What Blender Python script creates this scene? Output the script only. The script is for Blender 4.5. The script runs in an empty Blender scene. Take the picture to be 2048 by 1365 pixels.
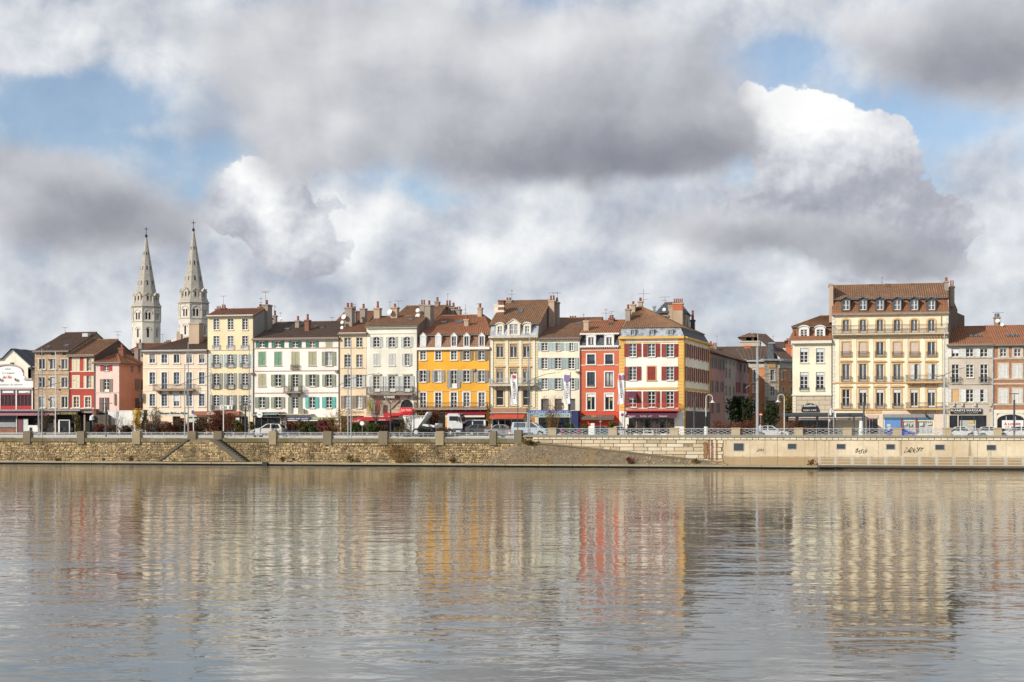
import bpy, bmesh, math, random
from math import sin, cos, tan, atan, atan2, radians, pi, sqrt
from mathutils import Vector, Matrix

random.seed(7)
scene = bpy.context.scene
COL = scene.collection

# ------------------------------------------------------------------ camera
# World frame: X runs along the quay (to the right), Y goes inland, Z = 0 is the river.
FPX = 2844.4                 # focal length in photo pixels (50 mm on 36 mm)
HOR = 850.0                  # horizon row of the photo
TH = radians(12.2)           # the quay runs this much off square to the view
Y0 = 163.5                   # metres to the quay line on the optical axis
CAMZ = 4.8
CX, CY = Y0 * sin(TH), -Y0 * cos(TH)
cam_d = bpy.data.cameras.new('camera')
cam_d.lens = 50.0
cam_d.sensor_width = 36.0
cam_d.shift_y = (HOR - 682.5) / 2048.0
cam_d.clip_start = 0.5
cam_d.clip_end = 20000
cam = bpy.data.objects.new('camera', cam_d)
cam.location = (CX, CY, CAMZ)
cam.rotation_euler = (pi / 2, 0, TH)
COL.objects.link(cam)
scene.camera = cam

# ------------------------------------------------------------------ sun
SUN_AZ = radians(42.0)       # sun stands this far to the left of the facade normal
SUN_EL = radians(27.0)
sd = Vector((-sin(SUN_AZ) * cos(SUN_EL), -cos(SUN_AZ) * cos(SUN_EL), sin(SUN_EL)))
sun_d = bpy.data.lights.new('sun', 'SUN')
sun_d.energy = 4.75
sun_d.angle = radians(0.53)
sun_d.color = (1.0, 0.925, 0.80)
sun = bpy.data.objects.new('sun', sun_d)
sun.rotation_euler = sd.to_track_quat('Z', 'Y').to_euler()
sun.location = sd * 300
COL.objects.link(sun)

# ------------------------------------------------------------------ world
world = bpy.data.worlds.new('World')
scene.world = world
world.use_nodes = True
wt = world.node_tree
wt.nodes.clear()


class NT:
    """small helper to write node maths"""
    def __init__(self, tree):
        self.t = tree

    def n(self, typ, **kw):
        nd = self.t.nodes.new(typ)
        for k, v in kw.items():
            setattr(nd, k, v)
        return nd

    def put(self, sock, val):
        if isinstance(val, bpy.types.NodeSocket):
            self.t.links.new(val, sock)
        elif val is not None:
            sock.default_value = val

    def m(self, op, a, b=None, c=None, clamp=False):
        nd = self.n('ShaderNodeMath', operation=op, use_clamp=clamp)
        for i, v in enumerate((a, b, c)):
            if v is not None:
                self.put(nd.inputs[i], v)
        return nd.outputs[0]

    def v(self, op, a, b=None, c=None):
        nd = self.n('ShaderNodeVectorMath', operation=op)
        for i, x in enumerate((a, b, c)):
            if x is not None:
                self.put(nd.inputs[i], x)
        return nd.outputs['Value'] if op in ('LENGTH', 'DOT_PRODUCT', 'DISTANCE') else nd.outputs[0]

    def noise(self, vec, scale, detail=5, rough=0.55, lac=2.0, dist=0.0, color=False):
        nd = self.n('ShaderNodeTexNoise')
        nd.inputs['Scale'].default_value = scale
        nd.inputs['Detail'].default_value = detail
        nd.inputs['Roughness'].default_value = rough
        nd.inputs['Lacunarity'].default_value = lac
        nd.inputs['Distortion'].default_value = dist
        if vec is not None:
            self.t.links.new(vec, nd.inputs['Vector'])
        return nd.outputs['Color' if color else 'Fac']

    def step(self, val, a, b, lo=0.0, hi=1.0, kind='SMOOTHSTEP'):
        nd = self.n('ShaderNodeMapRange', interpolation_type=kind)
        nd.clamp = True
        self.put(nd.inputs[0], val)
        nd.inputs[1].default_value = a
        nd.inputs[2].default_value = b
        nd.inputs[3].default_value = lo
        nd.inputs[4].default_value = hi
        return nd.outputs[0]

    def mix(self, fac, a, b, blend='MIX'):
        nd = self.n('ShaderNodeMix', data_type='RGBA', blend_type=blend)
        self.put(nd.inputs[0], fac)
        for s, x in ((nd.inputs[6], a), (nd.inputs[7], b)):
            if isinstance(x, (tuple, list)):
                s.default_value = (*x[:3], 1)
            else:
                self.t.links.new(x, s)
        return nd.outputs[2]

    def ramp(self, fac, stops):
        nd = self.n('ShaderNodeValToRGB')
        cr = nd.color_ramp
        while len(cr.elements) < len(stops):
            cr.elements.new(0.5)
        for e, (p, c) in zip(cr.elements, stops):
            e.position = p
            e.color = (*c, 1)
        self.put(nd.inputs[0], fac)
        return nd.outputs[0]


def srgb(r, g, b):
    f = lambda c: (c / 255 / 12.92) if c / 255 <= 0.04045 else ((c / 255 + 0.055) / 1.055) ** 2.4
    return (f(r), f(g), f(b))


W = NT(wt)
tc = W.n('ShaderNodeTexCoord').outputs['Generated']
sep = W.n('ShaderNodeSeparateXYZ')
wt.links.new(tc, sep.inputs[0])
# azimuth from the river view direction, elevation: the clouds stand at fixed bearings in the sky
fwd = (-sin(TH), cos(TH), 0.0)
rgt = (cos(TH), sin(TH), 0.0)
az = W.m('ARCTAN2', W.v('DOT_PRODUCT', tc, rgt), W.v('DOT_PRODUCT', tc, fwd))
el = W.m('ARCSINE', sep.outputs[2])
pc = W.n('ShaderNodeCombineXYZ')
wt.links.new(W.m('MULTIPLY_ADD', az, 2.8444, 1.024), pc.inputs[0])
wt.links.new(W.m('MULTIPLY_ADD', el, -2.8444, 0.850), pc.inputs[1])
P = pc.outputs[0]


def sky_at(px, py):
    a = atan((px - 1024) / FPX)
    e = atan((850 - py) / FPX * cos(a))
    return 1.024 + 2.8444 * a, 0.850 - 2.8444 * e


def warp(vec, scale, amt, detail=4):
    c = W.noise(vec, scale, detail, 0.55, color=True)
    return W.v('MULTIPLY_ADD', W.v('SUBTRACT', c, (0.5, 0.5, 0.5)), (amt, amt, 0), vec)


def blobs(vec, items, acc=None):
    """sum of soft ellipses (px, py, rx, ry, weight)"""
    for px, py, rx, ry, w in items:
        x, y = sky_at(px, py)
        ix, iy = 1000 / rx, 1000 / ry
        d = W.v('LENGTH', W.v('MULTIPLY_ADD', vec, (ix, iy, 0), (-x * ix, -y * iy, 0)))
        g = W.step(d, 1.0, 0.0)
        acc = W.m('MULTIPLY', g, w) if acc is None else W.m('MULTIPLY_ADD', g, w, acc)
    return acc


# 3-D direction noise drives everything outside the blobs as well
P3 = W.v('MULTIPLY', tc, (2.84, 2.84, 4.2))
Pw = warp(warp(P, 1.7, 0.13, 2), 4.0, 0.13, 5)
Pf = warp(P, 3.0, 0.07, 3)
Pw2 = warp(P, 9.0, 0.07, 6)
big = W.noise(P3, 1.6, 6, 0.55)
fine = W.noise(Pf, 6.0, 9, 0.57)
fine2 = W.noise(W.v('ADD', Pf, (-0.022, -0.030, 0)), 6.0, 9, 0.57)
emb = W.m('MULTIPLY', W.m('SUBTRACT', fine, fine2), 3.0)        # billow relief seen from the sun side
puff = W.noise(Pf, 3.1, 7, 0.52)
puff2 = W.noise(W.v('ADD', Pf, (-0.045, -0.060, 0)), 3.1, 7, 0.52)
emb3 = W.m('MULTIPLY', W.m('SUBTRACT', puff, puff2), 2.2)       # the large billows
fineP = W.noise(Pw2, 22.0, 6, 0.6)
fineP2 = W.noise(W.v('ADD', Pw2, (-0.008, -0.012, 0)), 22.0, 6, 0.6)
emb2 = W.m('MULTIPLY', W.m('SUBTRACT', fineP, fineP2), 1.6)
fine0 = W.m('SUBTRACT', fine, 0.5)
mid = W.noise(W.v('MULTIPLY', Pf, (1, 1.5, 1)), 4.2, 5, 0.5)        # soft light and dark banks

sky = W.n('ShaderNodeTexSky', sky_type='NISHITA')
sky.sun_disc = False
sky.sun_elevation = SUN_EL
sky.sun_rotation = atan2(sd.x, sd.y)
sky.altitude = 170
sky.air_density = 1.0
sky.dust_density = 0.2
sky.ozone_density = 2.2
bg_sky = W.n('ShaderNodeBackground')
wt.links.new(sky.outputs[0], bg_sky.inputs[0])
bg_sky.inputs[1].default_value = 0.13

# --- layer A: the far deck of bright, low cumulus and veil
covA = blobs(Pw, [(1000, 560, 1500, 330, 0.75), (640, 450, 330, 170, 0.35), (1080, 500, 330, 130, 0.3), (80, 600, 420, 160, 0.35),
                  (2010, 580, 180, 110, 0.45), (480, 60, 1300, 190, 0.75), (60, 90, 330, 130, 0.3), (1500, 20, 800, 130, 0.5),
                  (230, 262, 330, 30, 0.30), (2020, 410, 190, 150, 0.85), (1180, 480, 500, 130, 0.35),
                  (330, 175, 130, 90, 0.22), (30, 90, 160, 70, 0.5),
                  (190, 215, 300, 110, -0.62), (90, 175, 200, 60, -0.2), (420, 330, 200, 60, -0.35), (1540, 165, 160, 120, -0.7), (1830, 250, 260, 90, -0.7),
                  (1470, 610, 130, 100, -0.42), (860, 375, 130, 45, -0.40), (380, 390, 60, 50, -0.4)])
covA = W.m('ADD', covA, W.m('MULTIPLY_ADD', fine0, 1.5, W.m('MULTIPLY', W.m('SUBTRACT', big, 0.42), 1.1)))
covA = W.m('ADD', covA, W.step(el, 0.085, 0.03, 0.0, 0.75))
alpA = W.step(covA, -0.25, 0.56, 0.20, 1.0)
shA = blobs(Pw2, [(500, 360, 140, 70, 0.25), (540, 430, 120, 100, 0.25), (640, 400, 90, 40, 0.15), (700, 530, 90, 70, 0.2), (1000, 480, 360, 100, 0.20), (650, 470, 160, 90, 0.12),
                  (450, 520, 260, 90, -0.14), (600, 540, 130, 60, -0.10), (130, 540, 260, 60, 0.02), (60, 600, 250, 70, 0.16),
                  (1120, 620, 360, 60, -0.03), (620, 620, 400, 60, -0.04), (1000, 650, 1300, 70, 0.07), (2000, 570, 130, 80, 0.12),
                  (1960, 640, 200, 50, -0.05), (150, 640, 300, 60, -0.05), (700, 30, 700, 120, 0.06)], None)
shA = W.m('ADD', W.m('ADD', W.m('MULTIPLY_ADD', emb, 0.22, W.m('MULTIPLY', emb3, 0.62)), W.m('MULTIPLY', emb2, 0.13)), W.m('ADD', shA, W.m('MULTIPLY_ADD', W.m('SUBTRACT', mid, 0.5), 0.35, 0.62)))
colA = W.ramp(shA, [(0.0, srgb(142, 150, 170)), (0.35, srgb(176, 183, 198)), (0.62, srgb(212, 216, 223)), (1.0, srgb(252, 252, 252))])

# --- layer B: towering cumulus right of the middle, and the bright one left of it
covB = blobs(Pw2, [(1565, 280, 120, 150, 0.8), (1630, 250, 100, 110, 0.6), (1690, 350, 190, 160, 0.8), (1775, 285, 75, 75, 0.55), (1760, 450, 240, 170, 0.9), (1560, 430, 280, 130, 0.8),
                   (1890, 460, 130, 120, 0.6), (1500, 210, 55, 70, 0.6),
                   (505, 365, 115, 85, 1.1), (550, 430, 140, 120, 1.2), (440, 430, 90, 70, 0.7), (600, 480, 130, 90, 0.7), (690, 400, 80, 35, 0.4), (620, 520, 150, 90, 0.3)])
noiB = W.m('MULTIPLY_ADD', W.m('SUBTRACT', fineP, 0.5), 0.8, W.m('MULTIPLY_ADD', fine0, 1.3, W.m('MULTIPLY', W.m('SUBTRACT', puff, 0.5), 0.9)))
covB = W.m('MULTIPLY_ADD', noiB, W.step(covB, 0.0, 0.22), covB)
alpB = W.step(covB, 0.27, 0.40)
shB = blobs(Pw, [(1560, 230, 190, 120, 0.42), (1660, 240, 150, 110, 0.34), (1760, 290, 120, 70, 0.28), (1600, 330, 170, 90, 0.16), (1690, 470, 230, 120, -0.30), (1860, 430, 120, 110, -0.18),
                 (1500, 400, 200, 80, 0.0), (1830, 510, 260, 60, -0.2), (1450, 480, 250, 60, 0.06),
                 (500, 350, 140, 90, 0.38), (560, 430, 90, 90, 0.3), (470, 500, 150, 70, -0.22), (640, 540, 120, 60, -0.15)])
shB = W.m('ADD', W.m('ADD', W.m('MULTIPLY_ADD', emb, 0.30, W.m('MULTIPLY', emb3, 0.35)), W.m('MULTIPLY', emb2, 0.24)), W.m('ADD', shB, 0.50))
colB = W.ramp(shB, [(0.0, srgb(146, 150, 165)), (0.35, srgb(180, 183, 194)), (0.62, srgb(216, 219, 225)), (0.95, srgb(255, 255, 255))])

# --- layer C: the large soft grey clouds in view, and cover added overhead
covC = blobs(Pw, [(1100, 200, 560, 240, 1.25), (760, 170, 420, 200, 0.75), (1240, 300, 340, 120, 0.6), (880, 60, 800, 130, 0.6), (1420, 250, 130, 160, 0.35),
                  (1990, 120, 330, 170, 1.2), (1750, 70, 330, 110, 0.55), (150, 420, 330, 150, 1.0), (30, 340, 200, 130, 0.55), (360, 460, 160, 80, 0.4),
                  (1560, 480, 400, 75, 0.9), (1330, 450, 200, 80, 0.4), (1800, 520, 280, 55, 0.8), (520, 120, 330, 120, 0.45), (700, 300, 200, 80, 0.3),
                  (250, 40, 500, 90, 0.3), (500, 240, 260, 150, 0.75), (600, 330, 200, 90, 0.4), (1450, 330, 120, 90, 0.5)])
covC = W.m('MULTIPLY_ADD', fine0, 0.85, W.m('MULTIPLY_ADD', W.m('SUBTRACT', big, 0.5), 0.7, covC))
covC = W.m('ADD', covC, W.step(el, 0.30, 0.55, 0.0, 0.8))  # extra grey cover above the view, added to dim the light on shaded walls
alpC = W.step(covC, 0.08, 0.78)
shC = blobs(Pw, [(1200, 330, 420, 110, -0.40), (1000, 270, 420, 140, -0.14), (1330, 250, 260, 160, -0.16), (760, 290, 260, 100, -0.05), (1000, 60, 700, 130, 0.20), (560, 120, 330, 150, 0.16), (600, 230, 260, 130, 0.16),
                 (2010, 150, 300, 130, -0.32), (1800, 60, 300, 90, 0.05), (190, 440, 300, 90, -0.26), (60, 330, 200, 90, -0.02), (320, 490, 160, 60, -0.12),
                 (1620, 500, 420, 60, -0.24), (1330, 470, 160, 50, 0.08), (1480, 440, 160, 40, 0.12), (1850, 535, 240, 50, -0.16), (100, 40, 500, 120, 0.12), (1500, 30, 500, 90, 0.14)])
shC = W.m('ADD', W.m('ADD', W.m('MULTIPLY_ADD', emb, 0.10, W.m('MULTIPLY', emb3, 0.36)), W.m('MULTIPLY', W.m('SUBTRACT', mid, 0.5), 0.26)), W.m('ADD', shC, 0.60))
colC = W.ramp(shC, [(0.0, srgb(130, 131, 143)), (0.3, srgb(157, 158, 168)), (0.6, srgb(193, 195, 201)), (1.0, srgb(233, 234, 236))])

bgs = bg_sky.outputs[0]
for colr, alp, mx in ((colA, alpA, 0.97), (colB, alpB, 1.0), (colC, alpC, 0.97)):
    b = W.n('ShaderNodeBackground')
    wt.links.new(colr, b.inputs[0])
    ms = W.n('ShaderNodeMixShader')
    W.put(ms.inputs[0], W.m('MULTIPLY', alp, mx))
    wt.links.new(bgs, ms.inputs[1])
    wt.links.new(b.outputs[0], ms.inputs[2])
    bgs = ms.outputs[0]
wo = W.n('ShaderNodeOutputWorld')
wt.links.new(bgs, wo.inputs[0])
world.cycles.sampling_method = 'MANUAL'
world.cycles.sample_map_resolution = 1024

# ------------------------------------------------------------------ colour management
scene.view_settings.view_transform = 'Standard'
scene.view_settings.look = 'None'
scene.view_settings.gamma = 1.0
scene.view_settings.exposure = 0.0
scene.view_settings.use_curve_mapping = False
scene.cycles.use_denoising = True
scene.cycles.denoising_input_passes = 'RGB_ALBEDO_NORMAL'
scene.cycles.denoising_prefilter = 'ACCURATE'
scene.cycles.max_bounces = 6
scene.cycles.diffuse_bounces = 3
scene.cycles.glossy_bounces = 3
scene.cycles.transparent_max_bounces = 8

# ================================================================== helpers
def ray(px):
    k = (px - 1024) / FPX
    return k * cos(TH) - sin(TH), k * sin(TH) + cos(TH)


def at(px, v):
    d = ray(px)
    t = (v - CY) / d[1]
    return CX + t * d[0], t


def U(px, v=18.0):
    return at(px, v)[0]


def Z(px, py, v=18.0):
    return CAMZ + at(px, v)[1] * (HOR - py) / FPX


def MPP(px, v=18.0):
    return at(px, v)[1] / FPX


ZB = 3.6                      # ground level at the houses
ZL = 3.18                     # promenade edge, old wall
ZR = 3.65                     # promenade edge, new wall
U_SPLIT = U(1040, 0.3)


def ground_z(u, v):
    if u < U_SPLIT:
        return ZL if v <= 0.5 else ZL + (ZB - ZL) * min(1.0, (v - 0.5) / 17.0)
    return ZR - 0.45 * min(1.0, max(0.0, (v - 2.2) / 2.8)) if v < 18 else ZR - 0.45 + 0.4 * min(1.0, (v - 18) / 42)


class M:
    """collects faces for one mesh"""
    def __init__(self):
        self.v, self.f, self.mi, self.uv = [], [], [], {}

    def face(self, pts, mi=0, uv=None):
        b = len(self.v)
        self.v += [tuple(p) for p in pts]
        if uv:
            self.uv[len(self.f)] = uv
        self.f.append(tuple(range(b, b + len(pts))))
        self.mi.append(mi)

    def box(self, x0, x1, y0, y1, z0, z1, mi=0):
        b = len(self.v)
        self.v += [(x0, y0, z0), (x1, y0, z0), (x1, y1, z0), (x0, y1, z0), (x0, y0, z1), (x1, y0, z1), (x1, y1, z1), (x0, y1, z1)]
        for q in ((0, 3, 2, 1), (4, 5, 6, 7), (0, 1, 5, 4), (1, 2, 6, 5), (2, 3, 7, 6), (3, 0, 4, 7)):
            self.f.append(tuple(b + i for i in q))
            self.mi.append(mi)
        return b

    def hexa(self, lo, hi, mi=0):
        """solid between two matching loops"""
        n = len(lo)
        b = len(self.v)
        self.v += [tuple(p) for p in lo] + [tuple(p) for p in hi]
        self.f.append(tuple(b + i for i in reversed(range(n))))
        self.f.append(tuple(b + n + i for i in range(n)))
        self.mi += [mi, mi]
        for i in range(n):
            j = (i + 1) % n
            self.f.append((b + i, b + j, b + n + j, b + n + i))
            self.mi.append(mi)

    def prism(self, poly, y0, y1, mi=0):
        self.hexa([(x, y0, z) for x, z in poly], [(x, y1, z) for x, z in poly], mi)

    def cyl(self, p0, p1, r0, r1=None, n=8, mi=0, caps=True):
        r1 = r0 if r1 is None else r1
        p0, p1 = Vector(p0), Vector(p1)
        d = (p1 - p0).normalized()
        a = d.cross(Vector((0, 0, 1)) if abs(d.z) < 0.9 else Vector((1, 0, 0))).normalized()
        c = d.cross(a)
        lo = [p0 + (a * cos(2 * pi * i / n) + c * sin(2 * pi * i / n)) * r0 for i in range(n)]
        hi = [p1 + (a * cos(2 * pi * i / n) + c * sin(2 * pi * i / n)) * r1 for i in range(n)]
        self.hexa(lo, hi, mi)

    def tube(self, pts, r, n=6, mi=0):
        for a, b in zip(pts[:-1], pts[1:]):
            self.cyl(a, b, r, r, n, mi)

    def disc(self, c, r, n=16, ax='y', th=0.03, mi=0):
        c = Vector(c)
        d = {'y': Vector((0, 1, 0)), 'x': Vector((1, 0, 0)), 'z': Vector((0, 0, 1))}[ax]
        self.cyl(c - d * th / 2, c + d * th / 2, r, r, n, mi)

    def mesh(self, name, mats, smooth=False):
        me = bpy.data.meshes.new(name)
        me.from_pydata(self.v, [], self.f)
        for m in (mats if isinstance(mats, (list, tuple)) else [mats]):
            me.materials.append(m)
        if any(self.mi):
            me.polygons.foreach_set('material_index', self.mi)
        if self.uv:
            ul = me.uv_layers.new(name='UVMap')
            for fi, uvs in self.uv.items():
                st = me.polygons[fi].loop_start
                for k, c in enumerate(uvs):
                    ul.data[st + k].uv = c
        if smooth:
            me.polygons.foreach_set('use_smooth', [True] * len(me.polygons))
        me.update()
        return me

    def centre(self):
        xs, ys, zs = zip(*self.v)
        c = ((min(xs) + max(xs)) / 2, (min(ys) + max(ys)) / 2, min(zs))
        self.v = [(x - c[0], y - c[1], z - c[2]) for x, y, z in self.v]
        return Vector(c)


WLOC = {}                      # world place of every parent that stands unrotated


def link(name, data, parent=None, loc=(0, 0, 0), rotz=0.0):
    o = bpy.data.objects.new(name, data)
    COL.objects.link(o)
    loc = Vector(loc)
    if parent is not None:
        o.parent = parent
        o.location = loc - WLOC[parent.name]
    else:
        o.location = loc
    WLOC[o.name] = loc
    o.rotation_euler = (0, 0, rotz)
    return o


def sub(name, data, parent, loc=(0, 0, 0)):
    """child placed in its parent's own axes"""
    o = bpy.data.objects.new(name, data)
    COL.objects.link(o)
    o.parent = parent
    o.location = loc
    return o


def part(name, m, parent, mats, smooth=False):
    """mesh written in world axes -> child with its own origin"""
    c = m.centre()
    return link(name, m.mesh(name, mats, smooth), parent, c)


def tag(o, label=None, cat=None, group=None, kind=None):
    if label:
        o['label'] = label
    if cat:
        o['category'] = cat
    if group:
        o['group'] = group
    if kind:
        o['kind'] = kind
    return o


def thing(name, label, cat, loc, group=None, rotz=0.0):
    o = bpy.data.objects.new(name, None)
    o.empty_display_size = 0.3
    COL.objects.link(o)
    o.location = loc
    o.rotation_euler = (0, 0, rotz)
    WLOC[o.name] = Vector(loc)
    return tag(o, label, cat, group)


def solo(name, m, mats, label, cat, group=None, smooth=False):
    """a thing that is one mesh"""
    return tag(part(name, m, None, mats, smooth), label, cat, group)


# ------------------------------------------------------------------ materials
def new_mat(name):
    mt = bpy.data.materials.new(name)
    mt.use_nodes = True
    t = mt.node_tree
    t.nodes.clear()
    N = NT(t)
    bsdf = N.n('ShaderNodeBsdfPrincipled')
    out = N.n('ShaderNodeOutputMaterial')
    t.links.new(bsdf.outputs[0], out.inputs[0])
    return mt, N, bsdf


def bump(N, bsdf, h, strength=0.3, dist=0.02):
    b = N.n('ShaderNodeBump')
    b.inputs['Strength'].default_value = strength
    b.inputs['Distance'].default_value = dist
    N.t.links.new(h, b.inputs['Height'])
    N.t.links.new(b.outputs[0], bsdf.inputs['Normal'])


def pos(N):
    return N.n('ShaderNodeNewGeometry').outputs['Position']


def plain(name, c, rough=0.7, metal=0.0, var=0.08, scale=3.0, spec=0.4):
    c = tuple(x * 0.86 for x in c)
    mt, N, b = new_mat(name)
    n = N.noise(pos(N), scale, 4, 0.6)
    N.put(b.inputs['Base Color'], N.mix(N.step(n, 0.3, 0.7), tuple(x * (1 - var) for x in c), tuple(min(1, x * (1 + var)) for x in c)))
    b.inputs['Roughness'].default_value = rough
    b.inputs['Metallic'].default_value = metal
    b.inputs['Specular IOR Level'].default_value = spec
    return mt


def plaster(name, c, dirt=0.45, dirtc=None, var=0.10):
    """rendered wall: patchy, with rain streaks and some bare grey wear"""
    c = tuple(x * 0.90 for x in c)
    mt, N, b = new_mat(name)
    p = pos(N)
    big = N.noise(p, 0.35, 5, 0.6)
    fin = N.noise(p, 4.0, 5, 0.65)
    streak = N.noise(N.v('MULTIPLY', p, (2.2, 2.2, 0.16)), 1.0, 5, 0.6)
    col = N.mix(N.step(big, 0.3, 0.7), tuple(x * (1 - var) for x in c), tuple(min(0.92, x * (1 + var)) for x in c))
    col = N.mix(N.step(fin, 0.45, 0.85, 0, 0.35), col, tuple(x * 0.8 for x in c))
    dc = dirtc or (c[0] * 0.45 + 0.04, c[1] * 0.43 + 0.04, c[2] * 0.42 + 0.04)
    col = N.mix(N.m('MULTIPLY', N.step(streak, 0.50, 0.80), dirt), col, dc)
    N.put(b.inputs['Base Color'], col)
    b.inputs['Roughness'].default_value = 0.92
    b.inputs['Specular IOR Level'].default_value = 0.2
    bump(N, b, fin, 0.25, 0.03)
    return mt


def stonework(name, c1, c2, joint, bw, bh, rough=0.9, amt=0.6):
    """coursed or rubble walling too far off to pick out single stones"""
    c1, c2, joint = [tuple(x * 0.84 for x in q) for q in (c1, c2, joint)]
    mt, N, b = new_mat(name)
    p = pos(N)
    sp = N.n('ShaderNodeSeparateXYZ')
    N.t.links.new(p, sp.inputs[0])
    cb = N.n('ShaderNodeCombineXYZ')
    N.put(cb.inputs[0], N.m('ADD', sp.outputs[0], sp.outputs[1]))
    N.put(cb.inputs[1], sp.outputs[2])
    wv = N.v('MULTIPLY_ADD', N.v('SUBTRACT', N.noise(p, 2.5, 3, 0.6, color=True), (0.5, 0.5, 0.5)), (0.12, 0.10, 0), cb.outputs[0])
    br = N.n('ShaderNodeTexBrick')
    N.t.links.new(wv, br.inputs['Vector'])
    br.inputs['Scale'].default_value = 1.0
    br.inputs['Brick Width'].default_value = bw
    br.inputs['Row Height'].default_value = bh
    br.inputs['Mortar Size'].default_value = bh * 0.09
    br.inputs['Mortar Smooth'].default_value = 0.4
    br.inputs['Bias'].default_value = 0.0
    br.inputs['Color1'].default_value = (*c1, 1)
    br.inputs['Color2'].default_value = (*c2, 1)
    br.inputs['Mortar'].default_value = (*joint, 1)
    n = N.noise(p, 1.3, 5, 0.65)
    N.put(b.inputs['Base Color'], N.mix(N.step(n, 0.35, 0.75, 0, amt), br.outputs['Color'], tuple(0.55 * (a + d) / 2 for a, d in zip(c1, c2))))
    b.inputs['Roughness'].default_value = rough
    bump(N, b, N.m('SUBTRACT', 1.0, br.outputs['Fac']), 0.5, 0.04)
    return mt


def tiles(name, c1, c2, dark):
    """clay roof tiles: each tile has its own tone, with mossy and sooty patches"""
    c1, c2, dark = [tuple(x * 0.88 for x in q) for q in (c1, c2, dark)]
    mt, N, b = new_mat(name)
    uv = N.n('ShaderNodeUVMap').outputs[0]
    br = N.n('ShaderNodeTexBrick')
    br.offset = 0.0
    N.t.links.new(uv, br.inputs['Vector'])
    br.inputs['Scale'].default_value = 1.0
    br.inputs['Brick Width'].default_value = 0.27
    br.inputs['Row Height'].default_value = 0.36
    br.inputs['Mortar Size'].default_value = 0.022
    br.inputs['Color1'].default_value = (*c1, 1)
    br.inputs['Color2'].default_value = (*c2, 1)
    br.inputs['Mortar'].default_value = (*tuple(x * 0.75 for x in dark), 1)
    p = pos(N)
    n = N.noise(p, 0.55, 6, 0.65)
    n2 = N.noise(p, 2.6, 4, 0.6)
    col = N.mix(N.step(n, 0.42, 0.75, 0, 0.7), br.outputs['Color'], dark)
    col = N.mix(N.step(n2, 0.55, 0.8, 0, 0.4), col, tuple(min(1, x * 1.35) for x in c1))
    N.put(b.inputs['Base Color'], col)
    b.inputs['Roughness'].default_value = 0.88
    bump(N, b, br.outputs['Fac'], -0.4, 0.03)
    return mt


def glass(name, c, rough=0.06, spec=0.5):
    mt, N, b = new_mat(name)
    n = N.noise(pos(N), 0.9, 3, 0.6)
    N.put(b.inputs['Base Color'], N.mix(N.step(n, 0.35, 0.65), tuple(x * 0.7 for x in c), tuple(x * 1.25 for x in c)))
    b.inputs['Roughness'].default_value = rough
    b.inputs['Specular IOR Level'].default_value = spec
    return mt


def island_mat(name, stops, rough=0.9, trans=0.0, patch=None, pscale=0.4, pamt=0.6):
    """each loose piece (stone, leaf) takes its own tone from the ramp"""
    mt, N, b = new_mat(name)
    g = N.n('ShaderNodeNewGeometry')
    col = N.ramp(g.outputs['Random Per Island'], stops)
    if patch is not None:
        n = N.noise(g.outputs['Position'], pscale, 6, 0.65)
        col = N.mix(N.step(n, 0.45, 0.68, 0, pamt), col, patch)
    N.put(b.inputs['Base Color'], col)
    b.inputs['Roughness'].default_value = rough
    b.inputs['Specular IOR Level'].default_value = 0.15
    return mt


C = {}
C['white_paint'] = plain('white_paint', (0.78, 0.77, 0.74), 0.5, var=0.04)
C['grey_paint'] = plain('grey_paint', (0.42, 0.45, 0.48), 0.5)
C['cream_trim'] = plain('cream_trim', (0.76, 0.71, 0.60), 0.8, var=0.06)
C['stone_trim'] = plain('stone_trim', (0.58, 0.52, 0.42), 0.85, var=0.14)
C['ochre_trim'] = plain('ochre_trim', (0.66, 0.42, 0.20), 0.85, var=0.08)
C['brown_trim'] = plain('brown_trim', (0.33, 0.25, 0.19), 0.85, var=0.12)
C['gutter'] = plain('gutter_metal', (0.20, 0.18, 0.17), 0.5, 0.3)
C['zinc'] = plain('zinc', (0.36, 0.39, 0.43), 0.5, 0.25, var=0.35, scale=1.5)
C['slate'] = plain('slate', (0.075, 0.085, 0.10), 0.55, var=0.25, scale=2.5)
C['dark_slate'] = plain('dark_slate', (0.035, 0.04, 0.045), 0.6, var=0.25)
C['iron'] = plain('black_iron', (0.035, 0.035, 0.04), 0.5)
C['rust_iron'] = plain('brown_iron', (0.13, 0.10, 0.08), 0.6)
C['galv'] = plain('galvanised_steel', (0.42, 0.44, 0.46), 0.42, 0.5, var=0.06)
C['rail_grey'] = plain('rail_paint', (0.50, 0.52, 0.55), 0.5)
C['dark_grey'] = plain('dark_grey_paint', (0.055, 0.06, 0.07), 0.5)
C['black'] = plain('black_paint', (0.015, 0.015, 0.018), 0.5)
C['interior'] = plain('dark_inside', (0.03, 0.028, 0.027), 0.9)
C['g_dark'] = glass('glass_dark', (0.018, 0.020, 0.023))
C['g_blue'] = glass('glass_blue_grey', (0.052, 0.066, 0.085))
C['g_grey'] = glass('glass_grey', (0.095, 0.10, 0.11))
C['g_curt'] = glass('glass_with_curtain', (0.36, 0.36, 0.36), 0.15)
C['g_warm'] = glass('glass_warm_inside', (0.10, 0.07, 0.045))
C['blind_white'] = plain('white_blind', (0.66, 0.68, 0.70), 0.6)
C['blind_pink'] = plain('pink_blind', (0.62, 0.50, 0.43), 0.7)
C['blind_brown'] = plain('brown_blind', (0.30, 0.25, 0.21), 0.7)
C['s_sage'] = plain('shutter_sage', (0.285, 0.32, 0.235), 0.7)
C['s_green'] = plain('shutter_green', (0.055, 0.20, 0.13), 0.65)
C['s_emer'] = plain('shutter_emerald', (0.17, 0.33, 0.22), 0.65)
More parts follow.
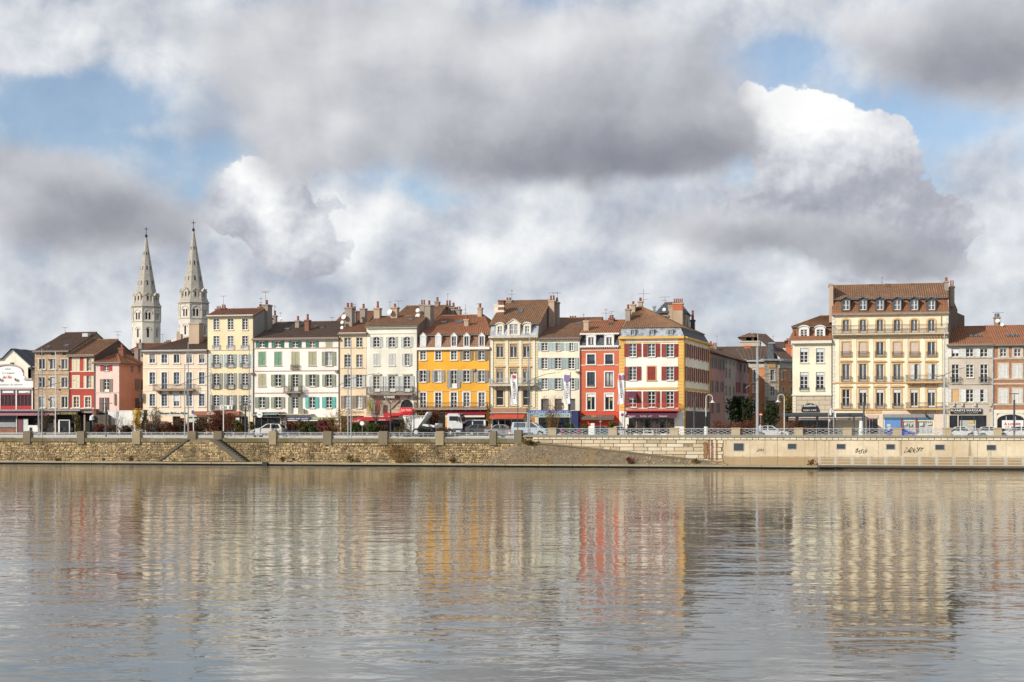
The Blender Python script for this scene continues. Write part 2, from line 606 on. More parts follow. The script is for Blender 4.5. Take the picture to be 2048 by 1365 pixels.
C['s_tan'] = plain('shutter_khaki', (0.43, 0.41, 0.27), 0.7)
C['s_turq'] = plain('shutter_turquoise', (0.10, 0.46, 0.41), 0.6)
C['s_grey'] = plain('shutter_grey', (0.32, 0.33, 0.33), 0.7)
C['s_blue'] = plain('shutter_pale_blue', (0.42, 0.52, 0.54), 0.7)
C['s_bluegrey'] = plain('shutter_blue_grey', (0.36, 0.43, 0.44), 0.7)
C['s_light'] = plain('shutter_light_grey', (0.58, 0.59, 0.58), 0.7)
C['s_white'] = plain('shutter_white', (0.70, 0.70, 0.68), 0.7)
C['s_brown'] = plain('shutter_taupe', (0.30, 0.25, 0.19), 0.75)
C['s_mauve'] = plain('shutter_mauve_brown', (0.20, 0.12, 0.10), 0.75)
C['s_red'] = plain('shutter_dark_red', (0.27, 0.035, 0.025), 0.65)
C['s_crimson'] = plain('shutter_crimson', (0.45, 0.03, 0.035), 0.6)
C['s_cream'] = plain('shutter_cream', (0.78, 0.68, 0.50), 0.75, var=0.03)
C['ch_grey'] = plaster('chimney_render', (0.34, 0.29, 0.245), 0.5)
C['ch_tan'] = plaster('chimney_tan_render', (0.50, 0.38, 0.28), 0.35)
C['ch_brick'] = stonework('chimney_brick', (0.36, 0.13, 0.075), (0.28, 0.10, 0.06), (0.34, 0.27, 0.22), 0.24, 0.08)
C['ch_orange'] = plaster('chimney_orange', (0.55, 0.16, 0.08), 0.3)
C['pot'] = plain('clay_pot', (0.30, 0.09, 0.05), 0.85, var=0.25)
C['t_dark'] = tiles('tiles_dark_brown', (0.155, 0.092, 0.062), (0.105, 0.064, 0.046), (0.068, 0.050, 0.039))
C['t_brown'] = tiles('tiles_brown', (0.33, 0.165, 0.080), (0.21, 0.105, 0.056), (0.125, 0.082, 0.055))
C['t_red'] = tiles('tiles_red_brown', (0.29, 0.122, 0.064), (0.20, 0.086, 0.048), (0.13, 0.068, 0.045))
C['t_orange'] = tiles('tiles_orange', (0.41, 0.168, 0.076), (0.30, 0.12, 0.058), (0.20, 0.09, 0.05))
C['t_mansard'] = tiles('mansard_tiles', (0.33, 0.175, 0.11), (0.26, 0.135, 0.085), (0.14, 0.085, 0.065))
C['t_mans_red'] = tiles('mansard_tiles_red', (0.31, 0.137, 0.066), (0.24, 0.103, 0.052), (0.16, 0.075, 0.045))
C['red_awn'] = plain('awning_red', (0.46, 0.025, 0.03), 0.8)
C['maroon'] = plain('awning_maroon', (0.20, 0.012, 0.030), 0.8)
C['purple'] = plain('awning_aubergine', (0.12, 0.030, 0.065), 0.8)
C['mauve'] = plain('awning_mauve', (0.36, 0.17, 0.20), 0.8)
C['orange_red'] = plain('awning_orange_red', (0.55, 0.09, 0.045), 0.8)
C['blue_awn'] = plain('awning_blue', (0.05, 0.14, 0.42), 0.8)
C['navy'] = plain('navy_cloth', (0.025, 0.035, 0.12), 0.8)
C['red_sign'] = plain('red_sign', (0.70, 0.02, 0.025), 0.5)
C['letter_white'] = plain('white_letters', (0.80, 0.80, 0.78), 0.6, var=0.02)
C['letter_black'] = plain('black_letters', (0.03, 0.03, 0.035), 0.6)
C['letter_red'] = plain('red_letters', (0.55, 0.05, 0.04), 0.6)
C['letter_gold'] = plain('yellow_letters', (0.62, 0.46, 0.08), 0.6)
C['letter_green'] = plain('green_letters', (0.06, 0.32, 0.16), 0.6)
C['olive'] = plain('olive_letters', (0.42, 0.42, 0.05), 0.6)
C['cloth_white'] = plain('white_cloth', (0.78, 0.78, 0.80), 0.85, var=0.03)


# ------------------------------------------------------------------ text (made before the scene fills up)
def text_mesh(body, mat, w, h, depth=0.03, mirror=False, shear=0.0, bold=0.0, wild=0.0):
    cu = bpy.data.curves.new('lettering', 'FONT')
    cu.body = body
    cu.align_x = 'CENTER'
    cu.size = 1.0
    cu.extrude = 0.0
    cu.resolution_u = 2
    cu.shear = shear
    cu.offset = bold
    o = bpy.data.objects.new('lettering', cu)
    COL.objects.link(o)
    dg = bpy.context.evaluated_depsgraph_get()
    me = bpy.data.meshes.new_from_object(o.evaluated_get(dg))
    bpy.data.objects.remove(o)
    bpy.data.curves.remove(cu)
    xs = [v.co.x for v in me.vertices]
    ys = [v.co.y for v in me.vertices]
    x0, x1, y0, y1 = min(xs), max(xs), min(ys), max(ys)
    for v in me.vertices:
        x = ((v.co.x - x0) / (x1 - x0) - 0.5) * w
        z = ((v.co.y - y0) / (y1 - y0) - 0.5) * h
        if wild:                      # unsteady hand of a sprayed tag
            x, z = x + wild * h * sin(9 * z / h + 5 * x), z + wild * h * sin(6.3 * x / h + 1) + wild * h * 0.6 * sin(15 * x / h)
        v.co = (-x if mirror else x, 0.0, z)
    # give the letters thickness
    bm = bmesh.new()
    bm.from_mesh(me)
    r = bmesh.ops.extrude_face_region(bm, geom=bm.faces[:])
    for e in r['geom']:
        if isinstance(e, bmesh.types.BMVert):
            e.co.y -= depth
    bm.to_mesh(me)
    bm.free()
    me.materials.clear()
    me.materials.append(mat)
    return me


# ------------------------------------------------------------------ wall with real openings
def wall_cells(m, s0, s1, z0, z1, holes, depth=0.22, mi=0, y=0.0):
    """front face in the plane y, cut around holes (a, b, c, d, arch); reveals run back by depth"""
    xs = sorted({s0, s1, *[h[0] for h in holes], *[h[1] for h in holes]})
    zs = sorted({z0, z1, *[h[2] for h in holes], *[h[3] for h in holes]})
    xs = [x for x in xs if s0 - 1e-6 <= x <= s1 + 1e-6]
    zs = [z for z in zs if z0 - 1e-6 <= z <= z1 + 1e-6]
    for j in range(len(zs) - 1):
        zc = (zs[j] + zs[j + 1]) / 2
        run = None
        for i in range(len(xs)):
            solid = False
            if i < len(xs) - 1:
                xc = (xs[i] + xs[i + 1]) / 2
                solid = not any(h[0] < xc < h[1] and h[2] < zc < h[3] for h in holes)
            if solid and run is None:
                run = xs[i]
            if not solid and run is not None:
                m.face([(run, y, zs[j]), (xs[i], y, zs[j]), (xs[i], y, zs[j + 1]), (run, y, zs[j + 1])], mi)
                run = None
    for a, b, c, d, arch in holes:
        yd = y + depth
        if arch <= 0:
            loop = [(a, c), (b, c), (b, d), (a, d)]
        else:
            r = (b - a) / 2
            zc = d - arch
            arc = [((a + b) / 2 + r * cos(t), zc + arch * sin(t)) for t in [pi * k / 10 for k in range(11)]]
            loop = [(a, c), (b, c)] + arc
            half = [p for p in arc if p[0] >= (a + b) / 2 - 1e-6]
            for p, q in zip(half[:-1], half[1:]):
                m.face([(b, y, d), (q[0], y, q[1]), (p[0], y, p[1])], mi)
                mx = lambda s: a + b - s
                m.face([(a, y, d), (mx(p[0]), y, p[1]), (mx(q[0]), y, q[1])], mi)
        n = len(loop)
        for k in range(n):
            p, q = loop[k], loop[(k + 1) % n]
            m.face([(p[0], y, p[1]), (q[0], y, q[1]), (q[0], yd, q[1]), (p[0], yd, p[1])], mi)


CACHE = {}


def q5(x):
    return max(0.05, round(x * 20) / 20)


def arch_pts(w, h, a, inset, n=8):
    hw = w / 2 - inset
    if a <= 0:
        return [(-hw, h - inset), ]
    return [(hw * cos(t), h - a + (a - inset) * sin(t)) for t in [pi * k / n for k in range(n + 1)]]


def frame_mesh(w, h, nv, nh, mat, arch=0.0, bar=0.07, lower=0.0):
    key = ('frame', w, h, nv, nh, mat.name, arch, bar, lower)
    if key in CACHE:
        return CACHE[key]
    m = M()
    y0, y1 = 0.10, 0.17
    zt = h - arch
    m.box(-w / 2, -w / 2 + bar, y0, y1, 0, zt)
    m.box(w / 2 - bar, w / 2, y0, y1, 0, zt)
    m.box(-w / 2 + bar, w / 2 - bar, y0, y1, 0, bar * 1.3)
    if arch > 0:
        o = arch_pts(w, h, arch, 0)
        i = arch_pts(w, h, arch, bar)
        for k in range(len(o) - 1):
            m.hexa([(o[k][0], y0, o[k][1]), (o[k + 1][0], y0, o[k + 1][1]), (i[k + 1][0], y0, i[k + 1][1]), (i[k][0], y0, i[k][1])],
                   [(o[k][0], y1, o[k][1]), (o[k + 1][0], y1, o[k + 1][1]), (i[k + 1][0], y1, i[k + 1][1]), (i[k][0], y1, i[k][1])])
    else:
        m.box(-w / 2 + bar, w / 2 - bar, y0, y1, h - bar, h)
    for k in range(1, nv):
        x = -w / 2 + w * k / nv
        m.box(x - bar * 0.75, x + bar * 0.75, y0 - 0.004, y1, bar * 1.3, h - bar - (0.25 * arch))
    for k in range(1, nh + 1):
        z = lower + (h - lower) * k / (nh + 1)
        m.box(-w / 2 + bar, w / 2 - bar, y0 + 0.012, y1 - 0.005, z - 0.028, z + 0.028)
    if lower > 0:
        m.box(-w / 2 + bar, w / 2 - bar, y0 + 0.006, y1 - 0.003, bar * 1.3, lower)
    CACHE[key] = m.mesh('window_frame', mat)
    return CACHE[key]


def pane_mesh(w, h, mat, arch=0.0, y=0.15):
    key = ('pane', w, h, mat.name, arch, y)
    if key in CACHE:
        return CACHE[key]
    m = M()
    if arch > 0:
        m.face([(-w / 2, y, 0), (w / 2, y, 0)] + [(p[0], y, p[1]) for p in arch_pts(w, h, arch, 0)])
    else:
        m.face([(-w / 2, y, 0), (w / 2, y, 0), (w / 2, y, h), (-w / 2, y, h)])
    CACHE[key] = m.mesh('pane', mat)
    return CACHE[key]


def shutter_mesh(w, h, mat):
    key = ('shutter', w, h, mat.name)
    if key in CACHE:
        return CACHE[key]
    m = M()
    f = 0.07
    m.box(-w / 2, -w / 2 + f, -0.05, 0, 0, h)
    m.box(w / 2 - f, w / 2, -0.05, 0, 0, h)
    zs = [0, h * 0.48, h - f]
    for z in zs:
        m.box(-w / 2 + f, w / 2 - f, -0.048, 0, z, z + f)
    n = max(4, int(h / 0.13))
    for k in range(n):
        z = f + (h - 2 * f) * k / n
        m.face([(-w / 2 + f, -0.042, z), (w / 2 - f, -0.042, z), (w / 2 - f, -0.008, z + 0.11), (-w / 2 + f, -0.008, z + 0.11)])
    CACHE[key] = m.mesh('shutter', mat)
    return CACHE[key]


def ring_mesh(w, h, b, out, mat, arch=0.0, sill=True):
    """window surround: proud frame round an opening w x h"""
    key = ('ring', w, h, b, out, mat.name, arch, sill)
    if key in CACHE:
        return CACHE[key]
    m = M()
    zt = h - arch
    m.box(-w / 2 - b, -w / 2, -out, 0.02, 0, zt)
    m.box(w / 2, w / 2 + b, -out, 0.02, 0, zt)
    if arch > 0:
        o = arch_pts(w + 2 * b, h + b, arch + b, 0)
        i = arch_pts(w, h, arch, 0)
        for k in range(len(o) - 1):
            m.hexa([(o[k][0], -out, o[k][1]), (o[k + 1][0], -out, o[k + 1][1]), (i[k + 1][0], -out, i[k + 1][1]), (i[k][0], -out, i[k][1])],
                   [(o[k][0], 0.02, o[k][1]), (o[k + 1][0], 0.02, o[k + 1][1]), (i[k + 1][0], 0.02, i[k + 1][1]), (i[k][0], 0.02, i[k][1])])
    else:
        m.box(-w / 2 - b, w / 2 + b, -out, 0.02, h, h + b)
    if sill:
        m.box(-w / 2 - b * 1.2, w / 2 + b * 1.2, -out - 0.09, 0.02, -max(0.1, b * 0.8), -0.001)
    CACHE[key] = m.mesh('window_surround', mat)
    return CACHE[key]


def sill_mesh(w, mat):
    key = ('sill', w, mat.name)
    if key in CACHE:
        return CACHE[key]
    m = M()
    m.box(-w / 2 - 0.08, w / 2 + 0.08, -0.10, 0.10, -0.09, 0.0)
    CACHE[key] = m.mesh('sill', mat)
    return CACHE[key]


def rail_mesh(w, d, h, mat, step=0.13, th=0.024, ends=True):
    """iron balcony railing, front at y = -d, optional returns"""
    key = ('rail', w, d, h, mat.name, step, th, ends)
    if key in CACHE:
        return CACHE[key]
    m = M()
    for z, t in ((h, 0.045), (h - 0.14, 0.03), (0.08, 0.035)):
        m.box(-w / 2, w / 2, -d - t / 2, -d + t / 2, z - t, z)
    n = max(2, int(w / step))
    for k in range(n + 1):
        x = -w / 2 + w * k / n
        m.box(x - th / 2, x + th / 2, -d - th / 2, -d + th / 2, 0.0, h - 0.045)
    if ends:
        for sx in (-w / 2, w / 2):
            m.box(sx - 0.02, sx + 0.02, -d + 0.02, -0.02, h - 0.045, h)
            k = max(2, int(d / step))
            for i in range(1, k):
                y = -d * i / k
                m.box(sx - th / 2, sx + th / 2, y - th / 2, y + th / 2, 0, h - 0.045)
    CACHE[key] = m.mesh('railing', mat)
    return CACHE[key]


PANES = ['g_dark'] * 7 + ['g_blue'] * 3 + ['g_grey'] * 2 + ['g_curt']


class Fac:
    """a wall plane; s runs to the right seen from outside, n points outward"""
    def __init__(self, u0, v0, alpha=0.0):
        self.p = (u0, v0)
        self.al = alpha
        self.d = (cos(alpha), sin(alpha))
        self.nrm = (sin(alpha), -cos(alpha))

    def hit(self, px):
        r = ray(px)
        ex, ey = self.p[0] - CX, self.p[1] - CY
        den = self.d[0] * r[1] - self.d[1] * r[0]
        s = -(ex * r[1] - ey * r[0]) / den
        x, y = ex + s * self.d[0], ey + s * self.d[1]
        t = (x * r[0] + y * r[1]) / (r[0] ** 2 + r[1] ** 2)
        return s, t

    def s(self, px):
        return self.hit(px)[0]

    def z(self, px, py):
        return CAMZ + self.hit(px)[1] * (HOR - py) / FPX

    def xyz(self, s, out, z):
        return Vector((self.p[0] + s * self.d[0] + out * self.nrm[0], self.p[1] + s * self.d[1] + out * self.nrm[1], z))


class House:
    def __init__(self, name, label, px0, px1, eave, wall, v=18.0, depth=11.0, cat='house', group='old houses along the quay',
                 base=ZB, side=None, skew_r=0.0, skew_l=0.0):
        self.px0, self.px1, self.v, self.depth = px0, px1, v, depth
        self.u0, self.u1 = U(px0, v), U(px1, v)
        self.ze = (Z(px0, eave, v) + Z(px1, eave, v)) / 2
        self.base = base
        self.root = thing(name, label, cat, ((self.u0 + self.u1) / 2, v, base), group)
        self.F = Fac(self.u0, v)
        self.w = self.u1 - self.u0
        self.wall_mat = wall
        self.side_mat = side or wall
        self.holes = []
        self.walls = []
        self.sr, self.sl = skew_r, skew_l
        self.rg = random.Random(int(px0) * 13 + 5)
        self.gable = None
        self.mans = None
        self.gv0 = v

    # --- geometry written in wall axes -> world part
    def loc(self, m, name, mats, F=None):
        F = F or self.F
        c = m.centre()
        w = F.xyz(c[0], -c[1], c[2])
        return link(name, m.mesh(name, mats), self.root, w, F.al)

    def strip(self, name, px0, px1, py0, py1, mat, out=0.06, F=None, back=0.03):
        F = F or self.F
        pc = (px0 + px1) / 2
        m = M()
        m.box(F.s(px0), F.s(px1), -out, back, F.z(pc, py1), F.z(pc, py0))
        return self.loc(m, name, mat, F)

    def win(self, px, py0, py1, wpx, nv=2, nh=2, frame='white_paint', pane=None, sur=None, surw=0.14, sout=0.04, sill='stone_trim',
            sh=None, shw=None, mode='open', arch=0.0, blind=None, lower=0.0, F=None, holes=None, bar=0.06, hood=None, name='window'):
        F = F or self.F
        holes = self.holes if holes is None else holes
        s, t = F.hit(px)
        a = abs(F.s(px + wpx / 2) - F.s(px - wpx / 2))
        w, h = q5(a), q5(abs(F.z(px, py0) - F.z(px, py1)))
        z0 = F.z(px, py1)
        ar = {0: 0.0, 1: w * 0.22, 2: w * 0.5}[int(arch)]
        ar = round(ar, 3)
        holes.append((s - w / 2, s + w / 2, z0, z0 + h, ar))
        at0 = F.xyz(s, 0, z0)
        fr = link(name, frame_mesh(w, h, nv, nh, C[frame], ar, bar, round(h * lower, 2)), self.root, at0, F.al)
        pm = pane or self.rg.choice(PANES)
        sub('pane', pane_mesh(w, h, C[pm], ar), fr)
        if blind:
            frac, bm = blind
            m = M()
            m.box(-w / 2 + 0.02, w / 2 - 0.02, 0.05, 0.085, h * (1 - frac), h - ar * 0.4 - 0.01)
            sub('blind', m.mesh('blind', C[bm]), fr)
        if sur:
            link('window_surround', ring_mesh(w, h, surw, sout, C[sur], ar, bool(sill)), self.root, at0, F.al)
        elif sill:
            sub('sill', sill_mesh(w, C[sill]), fr)
        if hood:
            m = M()
            hw = w / 2 + surw + 0.15
            zb = h + surw + 0.1
            if hood[0] == 'flat':
                m.box(-hw, hw, -0.22, 0.02, zb, zb + 0.16)
            else:
                pts = [(-hw, zb), (hw, zb)] + [(hw * cos(k), zb + 0.1 + hw * hood[1] * sin(k)) for k in [pi * i / 8 for i in range(9)]]
                m.prism(pts, -0.20, 0.02)
            link('hood_mould', m.mesh('hood_mould', C[hood[2]]), self.root, at0, F.al)
        if sh:
            sw = q5(shw * a / wpx) if shw else q5(w / 2)
            shm = shutter_mesh(sw, h, C[sh])
            out = 0.055 + (sout if sur else 0)
            if mode == 'closed':
                hm = shutter_mesh(q5(w / 2), h, C[sh])
                for k in (-1, 1):
                    link('shutter', hm, self.root, F.xyz(s + k * w / 4, 0.0, z0), F.al)
            else:
                for g, ms in ((-1, ('open', 'left')), (1, ('open', 'right'))):
                    if mode in ms:                # some leaves stand a little off the wall
                        a = self.rg.choice((0, 0, 0.05, 0.12, 0.3))
                        link('shutter', shm, self.root, F.xyz(s + g * (w / 2 + 0.03 + sw / 2 * cos(a)), out - 0.05 + sw / 2 * sin(a), z0), F.al + g * a)
                if mode in ('left', 'right'):
                    hm = shutter_mesh(q5(w / 2), h, C[sh])
                    link('shutter', hm, self.root, F.xyz(s + (w / 4 if mode == 'left' else -w / 4), 0.0, z0), F.al)
        return fr

    def row(self, cols, py0, py1, w, **kw):
        each = kw.pop('each', {})
        for i, px in enumerate(cols):
            k = dict(kw)
            k.update(each.get(i, {}))
            y0 = k.pop('y0', py0)
            y1 = k.pop('y1', py1)
            self.win(px, y0, y1, k.pop('w', w), **k)

    def balcony(self, px0, px1, py_top, py_slab, mat='iron', slab='stone_trim', d=0.75, th=0.16, nb=2, F=None, bottom=None):
        F = F or self.F
        pc = (px0 + px1) / 2
        s0, s1 = F.s(px0), F.s(px1)
        zs = F.z(pc, py_slab)
        h = F.z(pc, py_top) - zs
        m = M()
        m.box(s0, s1, -d, 0.02, zs - th, zs)
        b = self.loc(m, 'balcony', C[slab], F)
        rl = rail_mesh(q5(s1 - s0 - 0.06), d - 0.05, q5(h), C[mat])
        o = sub('railing', rl, b)
        o.location = (0, d / 2 - 0.01, th)
        for k in range(nb):
            x = -(s1 - s0) / 2 + (s1 - s0) * (k + 0.5) / nb
            mb = M()
            mb.hexa([(x - 0.09, d / 2 - 0.02, -0.45), (x + 0.09, d / 2 - 0.02, -0.45), (x + 0.09, d / 2 - 0.02, -0.002), (x - 0.09, d / 2 - 0.02, -0.002)],
                    [(x - 0.09, d / 2 - 0.12, -0.45), (x + 0.09, d / 2 - 0.12, -0.45), (x + 0.09, -d / 2 + 0.15, -0.002), (x - 0.09, -d / 2 + 0.15, -0.002)])
            sub('bracket', mb.mesh('bracket', C[slab]), b)
        return b

    def balconette(self, px0, px1, py_top, py_bot, mat='iron', d=0.22):
        F = self.F
        pc = (px0 + px1) / 2
        w = q5(F.s(px1) - F.s(px0))
        z0 = F.z(pc, py_bot)
        h = q5(F.z(pc, py_top) - z0)
        return link('window_railing', rail_mesh(w, d, h, C[mat]), self.root, F.xyz(F.s(pc), 0, z0), F.al)

    def quoins(self, px0, px1, py0, py1, n, mat, out=0.04, alt=0.0, side=1):
        F = self.F
        pc = (px0 + px1) / 2
        z0, z1 = F.z(pc, py1), F.z(pc, py0)
        s0, s1 = F.s(px0), F.s(px1)
        dz = (z1 - z0) / n
        mm = []
        for k in range(2):
            w = (s1 - s0) * (1 - (alt if k else 0))
            m = M()
            x0 = -w / 2
            m.box(x0, x0 + w, -out, 0.02, 0.02, dz - 0.02)
            mm.append((m.mesh('quoin', mat), w))
        for i in range(n):
            me, w = mm[i % 2]
            sc = (s0 + w / 2) if side > 0 else (s1 - w / 2)
            link('quoin', me, self.root, F.xyz(sc, 0, z0 + dz * i), F.al)

    def sign(self, px0, px1, py0, py1, mat, texts=(), out=0.12, th=0.08, F=None, name='shop_sign'):
        """board with letters: texts = (string, cx, cy, w, h in px, material, options)"""
        F = F or self.F
        pc = (px0 + px1) / 2
        m = M()
        s0, s1, z0, z1 = F.s(px0), F.s(px1), F.z(pc, py1), F.z(pc, py0)
        m.box(s0, s1, -out, -out + th, z0, z1)
        b = self.loc(m, name, mat, F)
        self.letters(b, (s0 + s1) / 2, z0, -th / 2 - 0.004, texts, F)
        return b

    def letters(self, b, s_ref, z_ref, y, texts, F=None):
        F = F or self.F
        for tx in texts:
            body, cx, cy, w, h, mat = tx[:6]
            kw = tx[6] if len(tx) > 6 else {}
            k = MPP(cx, self.v)
            me = text_mesh(body, C[mat], w * k, h * k, 0.02, **kw)
            sub('lettering', me, b, (F.s(cx) - s_ref, y, F.z(cx, cy) - z_ref))

    def wall_letters(self, texts, name='lettering', out=0.03):
        for tx in texts:
            body, cx, cy, w, h, mat = tx[:6]
            kw = tx[6] if len(tx) > 6 else {}
            k = MPP(cx, self.v)
            link(name, text_mesh(body, C[mat], w * k, h * k, 0.03, **kw), self.root, self.F.xyz(self.F.s(cx), out - 0.03, self.F.z(cx, cy)), self.F.al)

    def awning(self, px0, px1, py0, py1, mat, d=1.2, val=0.0, valmat=None, texts=(), thick=0.05):
        """sloping cloth from the wall at py0 to the front edge at py1 (seen), with a hanging valance of val px"""
        F = self.F
        pc = (px0 + px1) / 2
        s0, s1 = F.s(px0), F.s(px1)
        zt = F.z(pc, py0)
        # front edge is nearer the eye
        zf = CAMZ + (F.hit(pc)[1] - d) * (HOR - py1) / FPX
        m = M()
        m.hexa([(s0, 0, zt - thick), (s1, 0, zt - thick), (s1, -d, zf - thick), (s0, -d, zf - thick)],
               [(s0, 0, zt), (s1, 0, zt), (s1, -d, zf), (s0, -d, zf)])
        c = m.centre()
        b = link('awning', m.mesh('awning', mat), self.root, F.xyz(c[0], -c[1], c[2]), F.al)
        if val > 0:
            h = val * MPP(pc, self.v)
            m = M()
            m.box(s0 - c[0], s1 - c[0], -d / 2 - 0.03, -d / 2 + 0.005, zf - thick - h - c[2], zf - thick - 0.002 - c[2])
            vb = sub('valance', m.mesh('valance', valmat or mat), b)
        for tx in texts:
            body, cx, cy, w, hh, lm = tx[:6]
            kw = tx[6] if len(tx) > 6 else {}
            k = MPP(cx, self.v - d)
            zc = CAMZ + (F.hit(cx)[1] - d) * (HOR - cy) / FPX
            sub('lettering', text_mesh(body, C[lm], w * k, hh * k, 0.01, **kw), b, (F.s(cx) - c[0], -d / 2 - 0.036, zc - c[2]))
        return b

    # --- roofs
    def roof(self, rd, ry, mat, rpx0=None, rpx1=None, ov=0.35, gutter=True, ze=None, back=True, vf=None, u0=None, u1=None, rz=None, name='roof', pitch=0.27, soff=0.0):
        v = self.v if vf is None else vf
        u0 = self.u0 if u0 is None else u0
        u1 = self.u1 if u1 is None else u1
        ze = self.ze if ze is None else ze
        vr = v + rd
        ra = u0 + self.sl * (vr - self.v) if rpx0 is None else U(rpx0, vr)
        rb = u1 + self.sr * (vr - self.v) if rpx1 is None else U(rpx1, vr)
        rm = ((rpx0 or (self.px0 + self.px1) / 2) + (rpx1 or (self.px0 + self.px1) / 2)) / 2
        zr = Z(rm, ry, vr) if rz is None else rz
        sl = (zr - ze) / rd
        eL = Vector((u0 - 0.12, v - ov, ze - sl * ov + 0.06))
        eR = Vector((u1 + 0.12, v - ov, ze - sl * ov + 0.06))
        rL = Vector((ra - (0.12 if rpx0 is None else 0), vr, zr + 0.06))
        rR = Vector((rb + (0.12 if rpx1 is None else 0), vr, zr + 0.06))
        m = M()
        self.slope(m, eL, eR, rR, rL, pitch)
        dv = 2 * rd
        if back:
            bL = Vector((u0 + self.sl * dv - 0.12, v + dv + ov, ze - sl * ov))
            bR = Vector((u1 + self.sr * dv + 0.12, v + dv + ov, ze - sl * ov))
            self.slope(m, bR, bL, rL, rR, 1.2)
            if rpx0 is not None and ra - u0 > 0.6:
                self.slope(m, bL, eL, rL, rL, 0.6)
            if rpx1 is not None and u1 - rb > 0.6:
                self.slope(m, eR, bR, rR, rR, pitch)
        # ridge cap and eave edge
        m.cyl(rL + Vector((0, 0, 0.02)), rR + Vector((0, 0, 0.02)), 0.12, 0.12, 6)
        m.hexa([eL + Vector((0, 0, -0.12)), eR + Vector((0, 0, -0.12)), eR + Vector((0, 0.3, -0.02)), eL + Vector((0, 0.3, -0.02))],
               [eL + Vector((0, 0, -0.01)), eR + Vector((0, 0, -0.01)), eR + Vector((0, 0.3, 0.0)), eL + Vector((0, 0.3, 0.0))])
        # verges: barge thickness
        for e, r in ((eL, rL), (eR, rR)):
            m.hexa([e + Vector((-0.06, 0, -0.16)), e + Vector((0.06, 0, -0.16)), r + Vector((0.06, 0, -0.16)), r + Vector((-0.06, 0, -0.16))],
                   [e + Vector((-0.06, 0, 0.03)), e + Vector((0.06, 0, 0.03)), r + Vector((0.06, 0, 0.03)), r + Vector((-0.06, 0, 0.03))])
        o = part(name, m, self.root, mat)
        if gutter:
            g = M()
            g.cyl(eL + Vector((0, -0.06, -0.09)), eR + Vector((0, -0.06, -0.09)), 0.08, 0.08, 8)
            part('gutter', g, self.root, C['gutter'])
        self.gable = (rd, zr, ra, rb)
        self.gv0 = v
        self.slope_frame = (v, ze, sl)
        return o

    def slope(self, m, a, b, c, d, pitch):
        """ribbed tile slope: eave a-b, top d-c"""
        a, b, c, d = Vector(a), Vector(b), Vector(c), Vector(d)
        n = max(1, int(round((b - a).length / (pitch / 2))))
        n += n % 2
        nr = (b - a).cross(d - a).normalized()
        if nr.z < 0:
            nr = -nr
        prev = None
        L = ((d - a).length + (c - b).length) / 2
        for i in range(n + 1):
            t = i / n
            off = nr * (0.075 if i % 2 else 0.0)
            p, q = a.lerp(b, t) + off, d.lerp(c, t) + off
            s = t * (b - a).length
            if prev:
                if (q - prev[1]).length < 1e-4:
                    m.face([prev[0], p, q], uv=[(prev[2], 0), (s, 0), (s, L)])
                else:
                    m.face([prev[0], p, q, prev[1]], uv=[(prev[2], 0), (s, 0), (s, L), (prev[2], L)])
            prev = (p, q, s)

    def mansard(self, py0, py1, mat, inset=0.9, px0=None, px1=None, sides=False):
        """steep lower roof from py1 (foot) up to py0"""
        pm = (self.px0 + self.px1) / 2
        z1, z0 = Z(pm, py1, self.v), Z(pm, py0, self.v + inset)
        u0, u1 = self.u0, self.u1
        m = M()
        i = inset if sides else 0.0
        a, b = Vector((u0, self.v - 0.05, z1)), Vector((u1, self.v - 0.05, z1))
        c, d = Vector((u1 - i, self.v + inset, z0)), Vector((u0 + (i if sides == 2 else 0), self.v + inset, z0))
        L = (d - a).length
        m.face([a, b, c, d], uv=[(0, 0), (b.x - a.x, 0), (b.x - a.x, L), (0, L)])
        m.face([(d.x, self.v + inset, z0), (c.x, self.v + inset, z0), (u1 - i, self.v + self.depth, z0), (d.x, self.v + self.depth, z0)])
        o = part('mansard', m, self.root, mat)
        self.ze = z0
        self.mans = (z1, z0, inset)
        return o

    def dormer(self, px, py0, py1, wpx, body, hood='tri', frame='white_paint', roofm='slate', pane=None, nh=2, front=0.0, hoodh=0.35, over=0.12, trim=0.13, blind=None):
        v = self.v + front
        k = MPP(px, v)
        u, w, z0, z1 = U(px, v), wpx * k, Z(px, py1, v), Z(px, py0, v)
        w, h = q5(w), q5(z1 - z0)
        back = 1.6
        m = M()
        hw = w / 2 + trim
        m.box(-hw, -w / 2, 0, back, -0.1, h)
        m.box(w / 2, hw, 0, back, -0.1, h)
        m.box(-w / 2, w / 2, 0, back, -0.1, 0.0)
        if hood == 'arch':
            pts = [(-hw, h), (hw, h)] + [(hw * cos(t), h + 0.02 + hoodh * sin(t)) for t in [pi * i / 8 for i in range(9)]]
        elif hood == 'tri':
            pts = [(-hw, h), (hw, h), (0, h + hoodh)]
        else:
            pts = [(-hw, h), (hw, h), (hw, h + hoodh), (-hw, h + hoodh)]
        m.prism(pts, 0.0, back)
        d = link('dormer', m.mesh('dormer', body), self.root, (u, v, z0))
        fr = sub('window', frame_mesh(w, h, 2, nh, C[frame]), d)
        sub('pane', pane_mesh(w, h, C[pane or self.rg.choice(PANES)]), d)
        if blind:
            mb = M()
            mb.box(-w / 2 + 0.02, w / 2 - 0.02, 0.03, 0.07, h * (1 - blind[0]), h - 0.01)
            sub('blind', mb.mesh('blind', C[blind[1]]), d)
        r = M()
